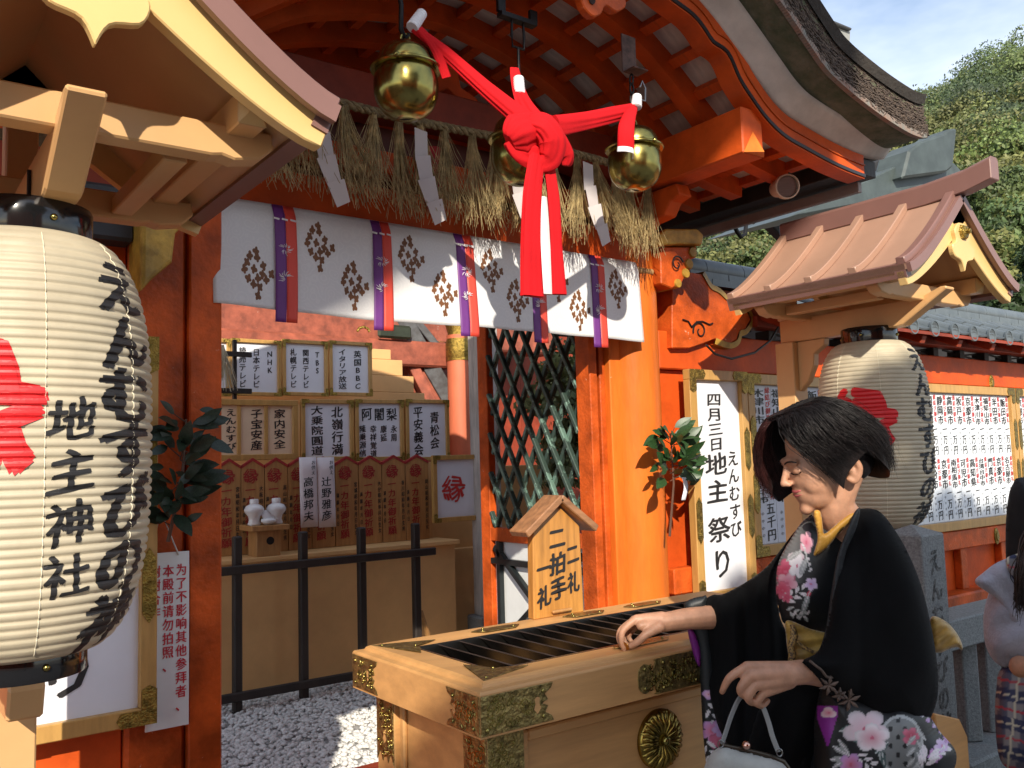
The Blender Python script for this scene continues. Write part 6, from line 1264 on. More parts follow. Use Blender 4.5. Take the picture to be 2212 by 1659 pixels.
def strands(n, lo_, hi_, m, rad, name, lay=(0.955, 1.03), ln=(0.72, 1.0), jit=0.0035):
    V = []; Fq = []
    for i in range(n):
        pts = [H(*p) for p in hair_path(hr2.uniform(lo_, hi_), hr2.uniform(*lay), hr2.uniform(*ln), jit, hr2)]; b0 = len(V); rr = rad * hr2.uniform(0.6, 1.3); N = len(pts)
        for j, p in enumerate(pts):
            d = (pts[min(j + 1, N - 1)] - pts[max(j - 1, 0)]).normalized(); a = d.cross(Vector((0.3, 0.5, 0.8))).normalized(); b = d.cross(a); k = rr * (1 - 0.8 * (j / (N - 1)) ** 2)
            for t in (0, 2.094, 4.189): V.append(tuple(p + a * k * math.cos(t) + b * k * math.sin(t)))
        for j in range(N - 1):
            for t in range(3): Fq.append((b0 + j * 3 + t, b0 + j * 3 + (t + 1) % 3, b0 + j * 3 + 3 + (t + 1) % 3, b0 + j * 3 + 3 + t))
    return MB().add(V, Fq).build(name, m, hb, smooth=180, kind='stuff')
strands(3000, 34, 285, HAIR, 0.0010, 'strand', jit=0.0065); strands(900, 285, 352, HAIRR, 0.0010, 'fringe_strand', jit=0.006); strands(260, 40, 300, HAIR, 0.0005, 'flyaway_strand', (1.0, 1.06), (0.9, 1.0), 0.012)
def strand_set(n, gen, m, rad, name):
    V = []; Fq = []
    for i in range(n):
        pts = spline([tuple(p) for p in gen(hr2)], 11); b0 = len(V); rr = rad * hr2.uniform(0.6, 1.3)
        for j, p in enumerate(pts):
            d = pts[min(j + 1, 10)] - pts[max(j - 1, 0)]; d = d / (np.linalg.norm(d) + 1e-9); a = np.cross(d, np.array([0.3, 0.5, 0.8])); a /= np.linalg.norm(a); b = np.cross(d, a); k = rr * (1 - 0.75 * (j / 10) ** 2)
            for t in (0, 1.571, 3.142, 4.712): V.append(tuple(p + a * k * math.cos(t) + b * k * math.sin(t)))
        for j in range(10):
            for t in range(4): Fq.append((b0 + j * 4 + t, b0 + j * 4 + (t + 1) % 4, b0 + j * 4 + 4 + (t + 1) % 4, b0 + j * 4 + 4 + t))
    return MB().add(V, Fq).build(name, m, hb, smooth=180, kind='stuff')
# --- kimono body, lower skirt
def fold_soft(ax, k, a): return lambda x, y: a * np.sin(x / k + y / (3.1 * k) + ax)
def paint_torso(x, y):
    p = Paint(x, y, KB)
    g = np.clip((1745 - x - (y - 1190) * 0.12) / 30, 0, 1) * (y < 1260); p.put(g, (0.20, 0.20, 0.20), 0.8)
    p.flower(1720, 1215, 24, 5, .3, PK, WH); p.flower(1697, 1235, 28, 5, .9, (0.45, 0.03, 0.08), PK); p.flower(1700, 1260, 24, 5, .2, PK, PKL); p.flower(1742, 1172, 16, 5, 0, PK, PKL, 1.6); p.flower(1722, 1222, 20, 5, 1.2, WH, (0.8, 0.78, 0.8), 1.4); p.flower(1690, 1275, 20, 4, 0, (0.55, 0.04, 0.1), PK); p.leaf(1735, 1225, 24, 7, -1.2); p.leaf(1715, 1200, 22, 6, -0.6)
    p.spray(1690, 1300, -0.5, 7, 11, 4, 8, WH); p.spray(1698, 1318, 0.3, 6, 9, 3.5, 8, GR); p.flower(1752, 1262, 15, 5, .4, VI, (0.75, 0.62, 0.80)); p.leaf(1740, 1305, 32, 6, -1.25, GR, WH); p.leaf(1748, 1282, 10, 4, -1.2, (0.55, 0.05, 0.1)); p.flower(1700, 1290, 12, 5, .0, (0.5, 0.04, 0.1), PK); p.spray(1712, 1330, -0.05, 5, 7, 3, 7, WH)
    for i in range(6): p.leaf(1736 + i * 3, 1180 + i * 10, 7, 2.5, 1.2 + i * 0.2, WH)
    return p.c
puff([(1745, 1118), (1708, 1165), (1682, 1215), (1676, 1270), (1684, 1320), (1702, 1352), (1790, 1370), (1900, 1380), (1950, 1330), (1960, 1220), (1930, 1140), (1880, 1105), (1820, 1110)], 2.12, 0.085, 110, 'kimono_bodice', KIM, wo, fold_soft(0, 26, 0.003), 2.8, paint_torso)
def paint_skirt(x, y):
    p = Paint(x, y, KB)
    p.put(((np.hypot((x - 1945) / 1.0, (y - 1610) / 1.3) < 48) & (np.sin(x / 5) * np.sin(y / 6) > -0.6)).astype(float), (0.17, 0.18, 0.18)); p.put((np.abs(np.hypot((x - 1945), (y - 1610) / 1.3) - 48) < 2.5).astype(float), (0.4, 0.42, 0.42))
    p.leaf(1835, 1575, 22, 9, -0.2, (0.09, 0.15, 0.14)); p.leaf(1845, 1592, 20, 8, 0.9, (0.09, 0.15, 0.14)); p.leaf(1905, 1615, 20, 8, -0.7, (0.06, 0.10, 0.10)); p.leaf(1908, 1640, 22, 6, 1.4, (0.06, 0.10, 0.10))
    p.flower(1870, 1575, 52, 5, .3, PKL, (0.66, 0.60, 0.64), .85); p.flower(1884, 1594, 40, 5, .9, (0.60, 0.25, 0.32), (0.80, 0.78, 0.80), .8)
    for a in (-2.6, -2.2, 2.6, 3.0): p.leaf(1838 + 26 * math.cos(a), 1635 + 26 * math.sin(a), 22, 6, a, (0.28, 0.29, 0.28), WH)
    p.spray(1850, 1632, 0.6, 6, 12, 4, 8, WH); p.flower(1838, 1652, 26, 5, 0.1, PK, VI); p.flower(1968, 1590, 20, 5, 0, (0.4, 0.03, 0.07), PK); p.spray(1980, 1575, 1.6, 8, 16, 5, 12, (0.35, 0.36, 0.36)); p.spray(1985, 1530, 0.75, 12, 7, 4.5, 9, VI)
    p.flower(2035, 1612, 18, 5, .4, VI, (0.70, 0.55, 0.72)); p.flower(2050, 1595, 13, 5, 1, (0.6, 0.3, 0.5), VI); p.flower(2020, 1632, 16, 5, 1.6, PK, VI); p.spray(2010, 1640, -0.6, 6, 8, 3.5, 8, WH); p.spray(1995, 1660, -1.2, 6, 18, 5, 6, WH)
    p.put(((x < 1810) & (x > 1765) & (y > 1525) & (y < 1610) & (x + (y - 1560) * 0.3 < 1805) & (x - (y - 1560) * 0.35 > 1768)).astype(float), (0.22, 0.02, 0.25))
    p.flower(1790, 1540, 18, 3, .5, PK, WH, .7)
    return p.c
puff([(1790, 1480), (1905, 1500), (1990, 1530), (2030, 1580), (2066, 1628), (2050, 1680), (2000, 1712), (1880, 1720), (1770, 1712), (1758, 1600), (1765, 1520)], 2.02, 0.10, 100, 'kimono_sleeve', KIM, wo, lambda x, y: 0.006 * np.sin(x / 22 + y / 60) + 0.003 * np.sin(x / 9 - y / 40), 2.8, paint_skirt)
puff([(1760, 1620), (1850, 1600), (1990, 1640), (2000, 1900), (1990, 2120), (1985, 2290), (1750, 2290), (1735, 2100), (1745, 1800)], 2.06, 0.10, 110, 'kimono_skirt', DKBLUE, wo, fold_soft(1, 30, 0.006), 10)
# --- collar, obi, cord
COLL = mat('mustard_silk', (0.58, 0.30, 0.045), 0.5, var=0.1, vscale=20, sheen=0.2); OBI = mat('gold_brocade', (0.48, 0.29, 0.06), 0.5, var=0.2, vscale=30, sheen=0.3)
puff([(1757, 1108), (1772, 1105), (1778, 1140), (1783, 1152), (1815, 1125), (1840, 1108), (1850, 1116), (1815, 1150), (1785, 1185), (1758, 1200), (1766, 1160)], 2.025, 0.012, 10, 'collar', COLL, wo, None, 4)
puff([(1700, 1340), (1750, 1358), (1800, 1372), (1830, 1400), (1815, 1450), (1780, 1470), (1725, 1455), (1705, 1420), (1698, 1375)], 2.045, 0.03, 40, 'obi', OBI, wo, lambda x, y: 0.004 * np.sin(y / 5 + x / 30), 4)
CORD = mat('braided_cord', (0.06, 0.035, 0.02), 0.6, var=0, col2=(0.35, 0.22, 0.07), vscale=240, lo=0.45, hi=0.55)
mb = MB(); mb.tube([Dp(x, y, 2.005) for x, y in ((1712, 1350), (1716, 1375), (1708, 1395), (1712, 1415), (1706, 1440), (1704, 1458))], [.006, .009, .008, .009, .006, .005], 8); mb.tube([Dp(x, y, 2.005) for x, y in ((1716, 1380), (1735, 1398), (1760, 1410), (1790, 1415))], 0.004, 8); mb.build('obi_cord', CORD, wo, smooth=60)
puff([(2010, 1335), (2040, 1340), (2065, 1365), (2078, 1390), (2078, 1405), (2068, 1398), (2050, 1402), (2030, 1410), (2012, 1400)], 2.10, 0.03, 16, 'obi_bow', OBI, wo, lambda x, y: 0.005 * np.sin(x / 7 + y / 5), 4)
# --- far arm under the cape, cape panels
def fold_far(x, y): return 0.010 * np.sin(x / 13 + 0.6 * np.sin(y / 60)) * np.clip((y - 1230) / 80, 0.1, 1) + 0.004 * np.sin(x / 6)
puff([(1752, 1112), (1715, 1150), (1688, 1185), (1655, 1225), (1615, 1255), (1565, 1282), (1540, 1285), (1522, 1298), (1516, 1330), (1522, 1400), (1530, 1480), (1540, 1530), (1556, 1580), (1590, 1640), (1640, 1720), (1760, 1760), (1800, 1600), (1790, 1480), (1720, 1440), (1700, 1370), (1682, 1320), (1680, 1230), (1710, 1175), (1748, 1135)], lambda x, y: 2.19 + 0.0002 * (1700 - x) - 0.08 * np.clip((y - 1450) / 200, 0, 1), 0.050, 70, 'cape_far_panel', VELV, wo, fold_far, 6)
puff([(1790, 1480), (1760, 1470), (1700, 1470), (1640, 1530), (1610, 1640), (1620, 1760), (1700, 2000), (1740, 2290), (1830, 2290), (1850, 1900), (1830, 1600)], 2.12, 0.07, 80, 'cape_front_panel', VELV, wo, lambda x, y: 0.010 * np.sin(x / 16 + y / 50), 8)
def paint_sleeve(x, y):
    p = Paint(x, y, (0.010, 0.013, 0.015)); p.flower(1530, 1500, 14, 3, 1.5, PKL, VI, .8)
    p.spray(1528, 1520, 1.2, 5, 11, 4, 12, WH); p.flower(1538, 1580, 26, 5, 0.3, PK, VI); p.flower(1550, 1600, 20, 5, 1, PK, (0.5, 0.1, 0.2)); p.spray(1525, 1600, 1.3, 5, 14, 4, 10, WH); p.flower(1556, 1575, 18, 5, .5, VI, (0.55, 0.38, 0.62)); return p.c
puff([(1478, 1305), (1515, 1288), (1530, 1300), (1545, 1420), (1560, 1540), (1575, 1640), (1570, 1720), (1535, 1700), (1520, 1600), (1513, 1480), (1508, 1400), (1492, 1350)], 2.225, 0.022, 20, 'kimono_sleeve', KIM, wo, None, 2.6, paint_sleeve)
puff([(1485, 1360), (1498, 1362), (1512, 1400), (1512, 1440), (1500, 1420)], 2.215, 0.012, 10, 'sleeve_lining', mat('purple_lining', (0.22, 0.02, 0.24), 0.5, var=0.1), wo, None, 4)
capsules([[(Dp(1560, 1330, 2.22), .034), (Dp(1490, 1336, 2.20), .027), (Dp(1452, 1341, 2.19), .024), (Dp(1425, 1345, 2.185), .024)],
          [(Dp(1430, 1338, 2.185), .020), (Dp(1376, 1338, 2.18), .0125)], [(Dp(1430, 1346, 2.18), .018), (Dp(1384, 1352, 2.165), .0115)], [(Dp(1432, 1338, 2.20), .017), (Dp(1370, 1340, 2.20), .012)], [(Dp(1432, 1340, 2.21), .015), (Dp(1374, 1345, 2.215), .011)],
          [(Dp(1374, 1337, 2.178), .0105), (Dp(1346, 1362, 2.17), .0085), (Dp(1343, 1385, 2.165), .0075), (Dp(1350, 1408, 2.165), .0058)],
          [(Dp(1370, 1340, 2.198), .0105), (Dp(1341, 1362, 2.195), .0085), (Dp(1338, 1384, 2.185), .0072), (Dp(1347, 1400, 2.175), .0056)],
          [(Dp(1372, 1345, 2.215), .010), (Dp(1346, 1368, 2.215), .008), (Dp(1350, 1388, 2.21), .007), (Dp(1362, 1396, 2.20), .0055)],
          [(Dp(1378, 1350, 2.225), .009), (Dp(1358, 1372, 2.23), .007), (Dp(1364, 1386, 2.225), .006), (Dp(1372, 1390, 2.215), .005)],
          [(Dp(1424, 1354, 2.165), .015), (Dp(1396, 1370, 2.15), .0105), (Dp(1378, 1386, 2.15), .0095), (Dp(1360, 1396, 2.157), .0075)]], 'right_hand', SKIN, wo, 0.0026, 3)
mb = MB(); cpos = Dp(1352, 1396, 2.158); mb.lathe([(0.0001, -.0008), (.0105, -.0008), (.011, 0), (.0105, .0008), (0.0001, .0008)], cpos, 20, ax=Matrix.Rotation(1.2, 3, 'Y')); mb.build('coin', mat('bronze_coin', (0.62, 0.32, 0.09), 0.3, 1.0, var=0.1), None, smooth=30, label='bronze coin pinched in the fingers above the offertory box', cat='coin')
# near side of the cape over the left arm
def fold_near(x, y): return 0.007 * np.sin((x - 1900) / 34 - y / 90) + 0.004 * np.sin((x + y) / 27)
puff([(1846, 1108), (1868, 1098), (1900, 1105), (1930, 1140), (1962, 1195), (1990, 1265), (2010, 1345), (2024, 1430), (2026, 1500), (2012, 1548), (1990, 1574), (1955, 1572), (1900, 1560), (1850, 1540), (1800, 1505), (1765, 1470), (1738, 1442), (1728, 1432), (1738, 1424), (1768, 1405), (1785, 1350), (1795, 1280), (1808, 1210), (1828, 1150)], lambda x, y: 2.02 - 0.095 * np.clip((1860 - x) / 110, 0, 1), 0.095, 90, 'cape_near_panel', VELV, wo, fold_near, 6)
puff([(1846, 1106), (1858, 1100), (1850, 1140), (1826, 1200), (1814, 1280), (1802, 1345), (1786, 1398), (1772, 1406), (1788, 1345), (1798, 1275), (1808, 1205), (1828, 1148)], 1.935, 0.008, 6, 'cape_lapel', DKBLUE, wo, None, 5)
# scalloped hem embroidery and flowers
EMB = mat('bronze_embroidery', (0.15, 0.095, 0.07), 0.5, var=0.3, vscale=40); mb = MB()
hem = spline([(1750, 1428), (1762, 1438), (1775, 1448), (1786, 1462), (1800, 1463), (1815, 1468), (1828, 1484), (1838, 1498), (1852, 1499), (1866, 1510), (1876, 1524), (1892, 1530), (1910, 1545), (1930, 1552), (1960, 1556)], 60)
mb.tube([Dp(x, y, 2.02 - 0.095 * min(1, max(0, (1860 - x) / 110)) - 0.068) for x, y in hem], [0.003] * 60, 6); mb.build('hem_embroidery', EMB, wo)
def embflower(x, y, r, d):
    mb = MB(); c = Dp(x, y, d)
    for k in range(6):
        a = k * 1.047 + x; q = c + Uv * (r * math.cos(a)) + Vv * (r * math.sin(a)); mb.tube([c, c.lerp(q, .5) - Fv * 0.004, q], [0.001, 0.0045, 0.001], 6)
    mb.build('embroidered_flower', EMB, wo, smooth=60)
for x, y, r, d in ((1790, 1480, .022, 1.895), (1834, 1512, .026, 1.925), (1812, 1500, .016, 1.915)): embflower(x, y, r, d)
# left hand on the bag handle
capsules([[(Dp(1805, 1462, 1.985), .030), (Dp(1748, 1452, 1.935), .027), (Dp(1712, 1454, 1.900), .026), (Dp(1690, 1456, 1.89), .027)],
          [(Dp(1700, 1448, 1.89), .020), (Dp(1614, 1441, 1.88), .0125)], [(Dp(1700, 1456, 1.885), .020), (Dp(1622, 1460, 1.868), .0125)], [(Dp(1702, 1464, 1.885), .020), (Dp(1634, 1480, 1.866), .012)], [(Dp(1704, 1470, 1.89), .018), (Dp(1652, 1496, 1.872), .011)],
          [(Dp(1612, 1441, 1.88), .0108), (Dp(1580, 1461, 1.876), .0092), (Dp(1568, 1477, 1.882), .0080), (Dp(1560, 1494, 1.89), .0065)],
          [(Dp(1620, 1460, 1.868), .0108), (Dp(1600, 1487, 1.868), .0095), (Dp(1608, 1502, 1.885), .0085), (Dp(1626, 1498, 1.90), .0075)],
          [(Dp(1632, 1480, 1.866), .0105), (Dp(1616, 1505, 1.866), .0092), (Dp(1626, 1517, 1.883), .0082), (Dp(1642, 1508, 1.90), .0072)],
          [(Dp(1650, 1496, 1.872), .0095), (Dp(1636, 1517, 1.873), .0082), (Dp(1646, 1524, 1.888), .0072), (Dp(1658, 1514, 1.90), .0065)],
          [(Dp(1690, 1462, 1.905), .018), (Dp(1650, 1470, 1.925), .0115), (Dp(1622, 1482, 1.922), .0095), (Dp(1606, 1492, 1.912), .0075)]], 'left_hand', SKIN, wo, 0.0026, 3)
# --- handbag
bg_ = thing('handbag', tuple(Dp(1620, 1740, 1.87)), 'pale grey suede handbag with two straps held by the woman in kimono', 'handbag')
SUEDE = mat('grey_suede', (0.42, 0.43, 0.40), 0.8, var=0.12, vscale=18, bump=0.15, bscale=40, sheen=0.2); STRAP = mat('grey_leather', (0.22, 0.23, 0.23), 0.4, var=0.1)
puff([(1560, 1612), (1600, 1620), (1650, 1632), (1690, 1645), (1706, 1668), (1712, 1720), (1700, 1790), (1650, 1815), (1560, 1800), (1520, 1770), (1515, 1700), (1528, 1640)], 1.88, 0.06, 45, 'body', SUEDE, bg_, None, 6)
mb = MB(); mb.tube([Dp(x, y, 1.862) for x, y in ((1556, 1610), (1605, 1620), (1655, 1632), (1692, 1645), (1702, 1660))], 0.006, 8); mb.build('metal_frame', mat('antique_bronze', (0.10, 0.085, 0.065), 0.35, 0.9, var=0.1), bg_, smooth=60)
mb = MB(); mb.ball(Dp(1612, 1610, 1.855), 0.009, 14, 10); mb.build('clasp', mat('rose_gold', (0.62, 0.36, 0.28), 0.2, 1.0, var=0), bg_, smooth=180)
def strap(pts, d0, d1):
    mb = MB(); P = spline(pts, 24); mb.tube([Dp(x, y, d0 + (d1 - d0) * i / 23) for i, (x, y) in enumerate(P)], 0.0075, 4, flat=0.35, up=tuple(Fv), rot=0.785); mb.build('strap', STRAP, bg_, bevel=0.001)
strap([(1618, 1496), (1598, 1508), (1582, 1540), (1569, 1578), (1559, 1608)], 1.895, 1.855); strap([(1632, 1510), (1648, 1528), (1660, 1560), (1669, 1592), (1682, 1625)], 1.895, 1.855); strap([(1618, 1496), (1624, 1498), (1632, 1510)], 1.896, 1.896)
mb = MB()
for x, y in ((1557, 1607), (1684, 1626)): mb.tube([Dp(x, y, 1.853) + Uv * (.006 * math.cos(a)) + Vv * (.008 * math.sin(a)) for a in np.linspace(0, 6.28, 12, endpoint=False)], 0.0014, 6, closed=True)
mb.build('strap_ring', STEEL, bg_)
# --- stooping visitor at the right edge
f2 = dep(2330, 1900, 2.95); w2 = thing('person', (f2[0], f2[1], 0), 'stooping visitor in grey hooded cardigan and plaid dress beside stone fence', 'person')
GREYC = mat('lilac_grey_knit', (0.40, 0.40, 0.47), 0.9, var=0.1, vscale=20, bump=0.3, bscale=120, sheen=0.3)
def plaid(x, y):
    p = Paint(x, y, (0.26, 0.24, 0.25)); X = x + 0.12 * (y - 1500); Y = y - 0.25 * (x - 2180)
    p.put(((Y % 62) < 27).astype(float), (0.022, 0.03, 0.09), .9); p.put(((X % 54) < 20).astype(float), (0.022, 0.03, 0.09), .7); p.put((np.abs(Y % 62 - 45) < 2.2).astype(float), (0.45, 0.04, 0.06)); p.put((np.abs(Y % 62 - 14) < 1.8).astype(float), (0.62, 0.56, 0.42)); p.put((np.abs(X % 54 - 36) < 2.2).astype(float), (0.62, 0.56, 0.42)); return p.c
puff([(2168, 1438), (2152, 1490), (2150, 1560), (2160, 1640), (2200, 1700), (2220, 1900), (2250, 1990), (2420, 1990), (2450, 1700), (2440, 1450), (2380, 1380), (2260, 1380)], 2.95, 0.14, 110, 'plaid_dress', mat('plaid_cotton', (0.2, 0.2, 0.2), 0.85, attr='paint'), w2, lambda x, y: 0.02 * np.sin(x / 17 + y / 120), 4.5, plaid)
puff([(2195, 1200), (2160, 1222), (2130, 1300), (2124, 1350), (2132, 1402), (2160, 1438), (2210, 1448), (2320, 1460), (2420, 1440), (2440, 1300), (2400, 1200), (2300, 1170)], 2.92, 0.13, 90, 'cardigan', GREYC, w2, lambda x, y: 0.007 * np.sin(y / 12 + x / 25), 5)
puff([(2106, 1258), (2125, 1236), (2160, 1212), (2215, 1196), (2260, 1200), (2280, 1260), (2240, 1330), (2190, 1350), (2158, 1300), (2140, 1284)], 2.83, 0.05, 40, 'hood', GREYC, w2, lambda x, y: 0.006 * np.sin(y / 14 - x / 12), 5)
puff([(2172, 1210), (2200, 1195), (2220, 1190), (2230, 1240), (2215, 1255), (2190, 1252)], 2.775, 0.012, 10, 'plaid_yoke', MATS['plaid_cotton'], w2, None, 4, plaid)
capsules([[(Dp(2205, 1440, 2.80), .035), (Dp(2230, 1445, 2.76), .028), (Dp(2262, 1440, 2.73), .022)], [(Dp(2262, 1440, 2.73), .012), (Dp(2282, 1452, 2.72), .008)], [(Dp(2262, 1446, 2.73), .011), (Dp(2280, 1462, 2.73), .008)], [(Dp(2258, 1450, 2.73), .011), (Dp(2274, 1468, 2.735), .008)], [(Dp(2252, 1452, 2.73), .010), (Dp(2266, 1470, 2.74), .007)], [(Dp(2250, 1436, 2.72), .012), (Dp(2270, 1432, 2.70), .008)]], 'hand', SKIN, w2, 0.004, 3)
capsules([[(Dp(2330, 1180, 2.85), .05), (Dp(2320, 1140, 2.82), .05)]], 'head', SKIN, w2, 0.006, 4, [(Dp(2318, 1105, 2.80), (.088, .088, .115), None)])
hb = blob([(Dp(2330, 1090, 2.83), (.10, .10, .115), (0, 0, 0)), (Dp(2318, 1150, 2.80), (.085, .07, .10), (0, 0, 0))], 'hair', mat('brown_long_hair', (0.035, 0.018, 0.014), 0.4, var=0.3, vscale=40), 0.007, 4, w2)
strand_set(190, lambda r: [Dp(2285 + r.normal(0, 14), 1090, 2.75), Dp(2240 + r.normal(0, 10), 1150, 2.72 + r.normal(0, .02)), Dp(2208 + r.normal(0, 9), 1230, 2.70 + r.normal(0, .015)), Dp(2203 + r.normal(0, 8), 1300 + r.normal(0, 16), 2.70)], MATS['brown_long_hair'], 0.003, 'long_strand')
# --- visitor in black behind
f3 = dep(2330, 1700, 4.2); w3 = thing('person', (f3[0], f3[1], 0), 'visitor in plain black coat standing beyond the stooping visitor', 'person')
BLK = mat('black_coat', (0.010, 0.010, 0.012), 0.85, var=0.2, vscale=10)
puff([(2215, 1030), (2188, 1045), (2176, 1090), (2172, 1180), (2180, 1330), (2200, 1600), (2400, 1600), (2430, 1200), (2415, 1060), (2370, 1025)], 4.2, 0.16, 90, 'coat', BLK, w3, lambda x, y: 0.01 * np.sin(x / 14), 7)
capsules([[(Dp(2300, 1030, 4.2), .055), (Dp(2300, 990, 4.2), .05)]], 'head', SKIN, w3, 0.008, 3, [(Dp(2298, 960, 4.2), (.085, .085, .115), None)])
blob([(Dp(2302, 945, 4.22), (.098, .098, .10), (0, 0, 0))], 'hair', HAIR, 0.01, 3, w3)
capsules([[(Dp(2240, 1590, 4.2), .08), (Dp(2245, 1640, 4.2), .06), (Dp(2248, 1650, 4.2), .055)], [(Dp(2350, 1590, 4.2), .08), (Dp(2350, 1650, 4.2), .055)]], 'leg', BLK, w3, 0.012, 3)
# ------------------------------------------------------------------ small fixtures
e = thing('spotlight', tuple(on(1690, 405, 'Y', 2.45)), 'beige cylindrical spotlight clamped under the right eave of the gate', 'spotlight')
c = Vector(on(1692, 405, 'Y', 2.45)); ax = Vector((-0.55, -0.80, -0.22)).normalized(); side = ax.cross(Vector((0, 0, 1))).normalized(); upv = side.cross(ax); Mx = Matrix((side, upv, ax)).transposed()
BEIGE = mat('beige_enamel', (0.55, 0.45, 0.36), 0.4, var=0.05)
mb = MB(); mb.lathe([(0.0001, -0.09), (0.035, -0.09), (0.04, -0.08), (0.045, 0.02), (0.056, 0.025), (0.056, 0.06), (0.050, 0.062), (0.048, 0.03), (0.0001, 0.0)], c, 28, ax=Mx); mb.build('housing', BEIGE, e, smooth=35)
mb = MB(); mb.lathe([(0.046, 0.048), (0.036, 0.02), (0.02, 0.008), (0.0001, 0.004)], c, 24, ax=Mx); mb.build('reflector', STEEL, e, smooth=80)
mb = MB(); mb.tube([c + Vector((0.03, 0.03, 0.03)), c + Vector((0.05, 0.05, 0.09)), c + Vector((0.0, 0.06, 0.17))], 0.012, 10); mb.build('bracket', BEIGE, e, smooth=60)
mb = MB(); mb.tube([on(x, y, 'Y', 3.3) for x, y in ((1580, 475), (1592, 500), (1600, 512), (1610, 505), (1612, 480), (1628, 480))], 0.013, 8); mb.build('iron_gutter_hook', IRON, None, smooth=60, label='black iron hook curling below the grey gutter board', cat='hook')
mb = MB(); mb.tube([on(x, y, 'Y', 2.85) for x, y in ((1525, 745), (1545, 765), (1580, 775), (1630, 762), (1665, 735), (1690, 690))], 0.006, 6); mb.build('black_cable', mat('cable_sheath', (0.02, 0.02, 0.022), 0.5, var=0), None, smooth=60, label='slack black cable looping under the carved orange nosing', cat='cable')
# grey-green ridge end and dark roof of a building beyond
e = thing('distant_roof', (6.5, 4.2, 3.0), 'dark roof with verdigris ridge ornament rising behind the gate eave', 'roof')
VG = mat('grey_green_ridge', (0.075, 0.095, 0.09), 0.5, var=0.2, vscale=5)
def dpoly(pts, Y, t, name, m, bev=0.01):
    q = [on(x, y, 'Y', Y) for x, y in pts]; return MB().prism([(p[0], p[2]) for p in q], (0, Y + t, 0), (1, 0, 0), (0, 0, 1), t).build(name, m, e, bevel=bev)
dpoly([(1950, 385), (1965, 325), (1990, 305), (2040, 288), (2052, 278), (2068, 276), (2066, 300), (2060, 360), (2045, 372)], 3.9, 0.30, 'ridge_ornament', VG, 0.02)
dpoly([(1830, 410), (1950, 352), (2062, 352), (2080, 372), (1960, 420), (1700, 470)], 4.0, 0.8, 'ridge_course', VG)
dpoly([(1650, 470), (1930, 330), (1990, 318), (1985, 400), (1700, 520)], 4.9, 0.1, 'dark_slope', mat('dark_roof_slope', (0.02, 0.018, 0.018), 0.7, var=0.1))
e = thing('upper_hall_roof', (9.6, 6.2, 6.0), 'pale grey boxed gable end glimpsed above the mossy thatch', 'roof')
dpoly([(1785, 42), (1838, 62), (1836, 105), (1828, 150), (1800, 150)], 6.0, 0.5, 'gable_box', mat('grey_boarding', (0.30, 0.30, 0.28), 0.7, var=0.1))
dpoly([(1783, 36), (1841, 60), (1840, 65), (1783, 43)], 5.95, 0.6, 'capping', mat('dark_capping', (0.06, 0.06, 0.06), 0.6, var=0.1))
# ------------------------------------------------------------------ wooded hillside
HILL = mat('hillside_soil', (0.035, 0.045, 0.02), 0.95, var=0.3, vscale=0.3)
def ridge_z(px):   # skyline of the hill in the photograph
    return np.interp(px, [1400, 1700, 1900, 2030, 2100, 2160, 2212, 2400, 2700, 3200], [450, 370, 300, 248, 212, 174, 148, 70, -60, -180])
e = None
def hill_pt(px, t, D0=34.0, D1=95.0):
    """t = 0 foot of slope, 1 = skyline"""
    d = D0 + (D1 - D0) * t; top = dep(px, ridge_z(px), D1)[2]; g = dep(px, 900, d); z = -1 + (top + 1) * (t ** 0.82); return np.array([g[0], g[1], z])
pxs = np.linspace(1250, 3200, 50)
mb = MB(); mb.grid([[hill_pt(p, t) - np.array([0, 0, 1.2]) for t in np.linspace(0, 1, 24)] for p in pxs]); mb.build('hill', HILL, None, smooth=180, kind='structure')
FOL = bpy.data.materials.new('hill_foliage'); FOL.use_nodes = True; nt = FOL.node_tree; pb = nt.nodes['Principled BSDF']; pb.inputs['Roughness'].default_value = 0.6
oi = nt.nodes.new('ShaderNodeVertexColor'); oi.layer_name = 'tint'; nt.links.new(oi.outputs[0], pb.inputs['Base Color'])
tr = nt.nodes.new('ShaderNodeBsdfTranslucent'); ms = nt.nodes.new('ShaderNodeMixShader'); ms.inputs[0].default_value = 0.25; nt.links.new(oi.outputs[0], tr.inputs[0]); nt.links.new(pb.outputs[0], ms.inputs[1]); nt.links.new(tr.outputs[0], ms.inputs[2]); nt.links.new(ms.outputs[0], nt.nodes['Material Output'].inputs[0])
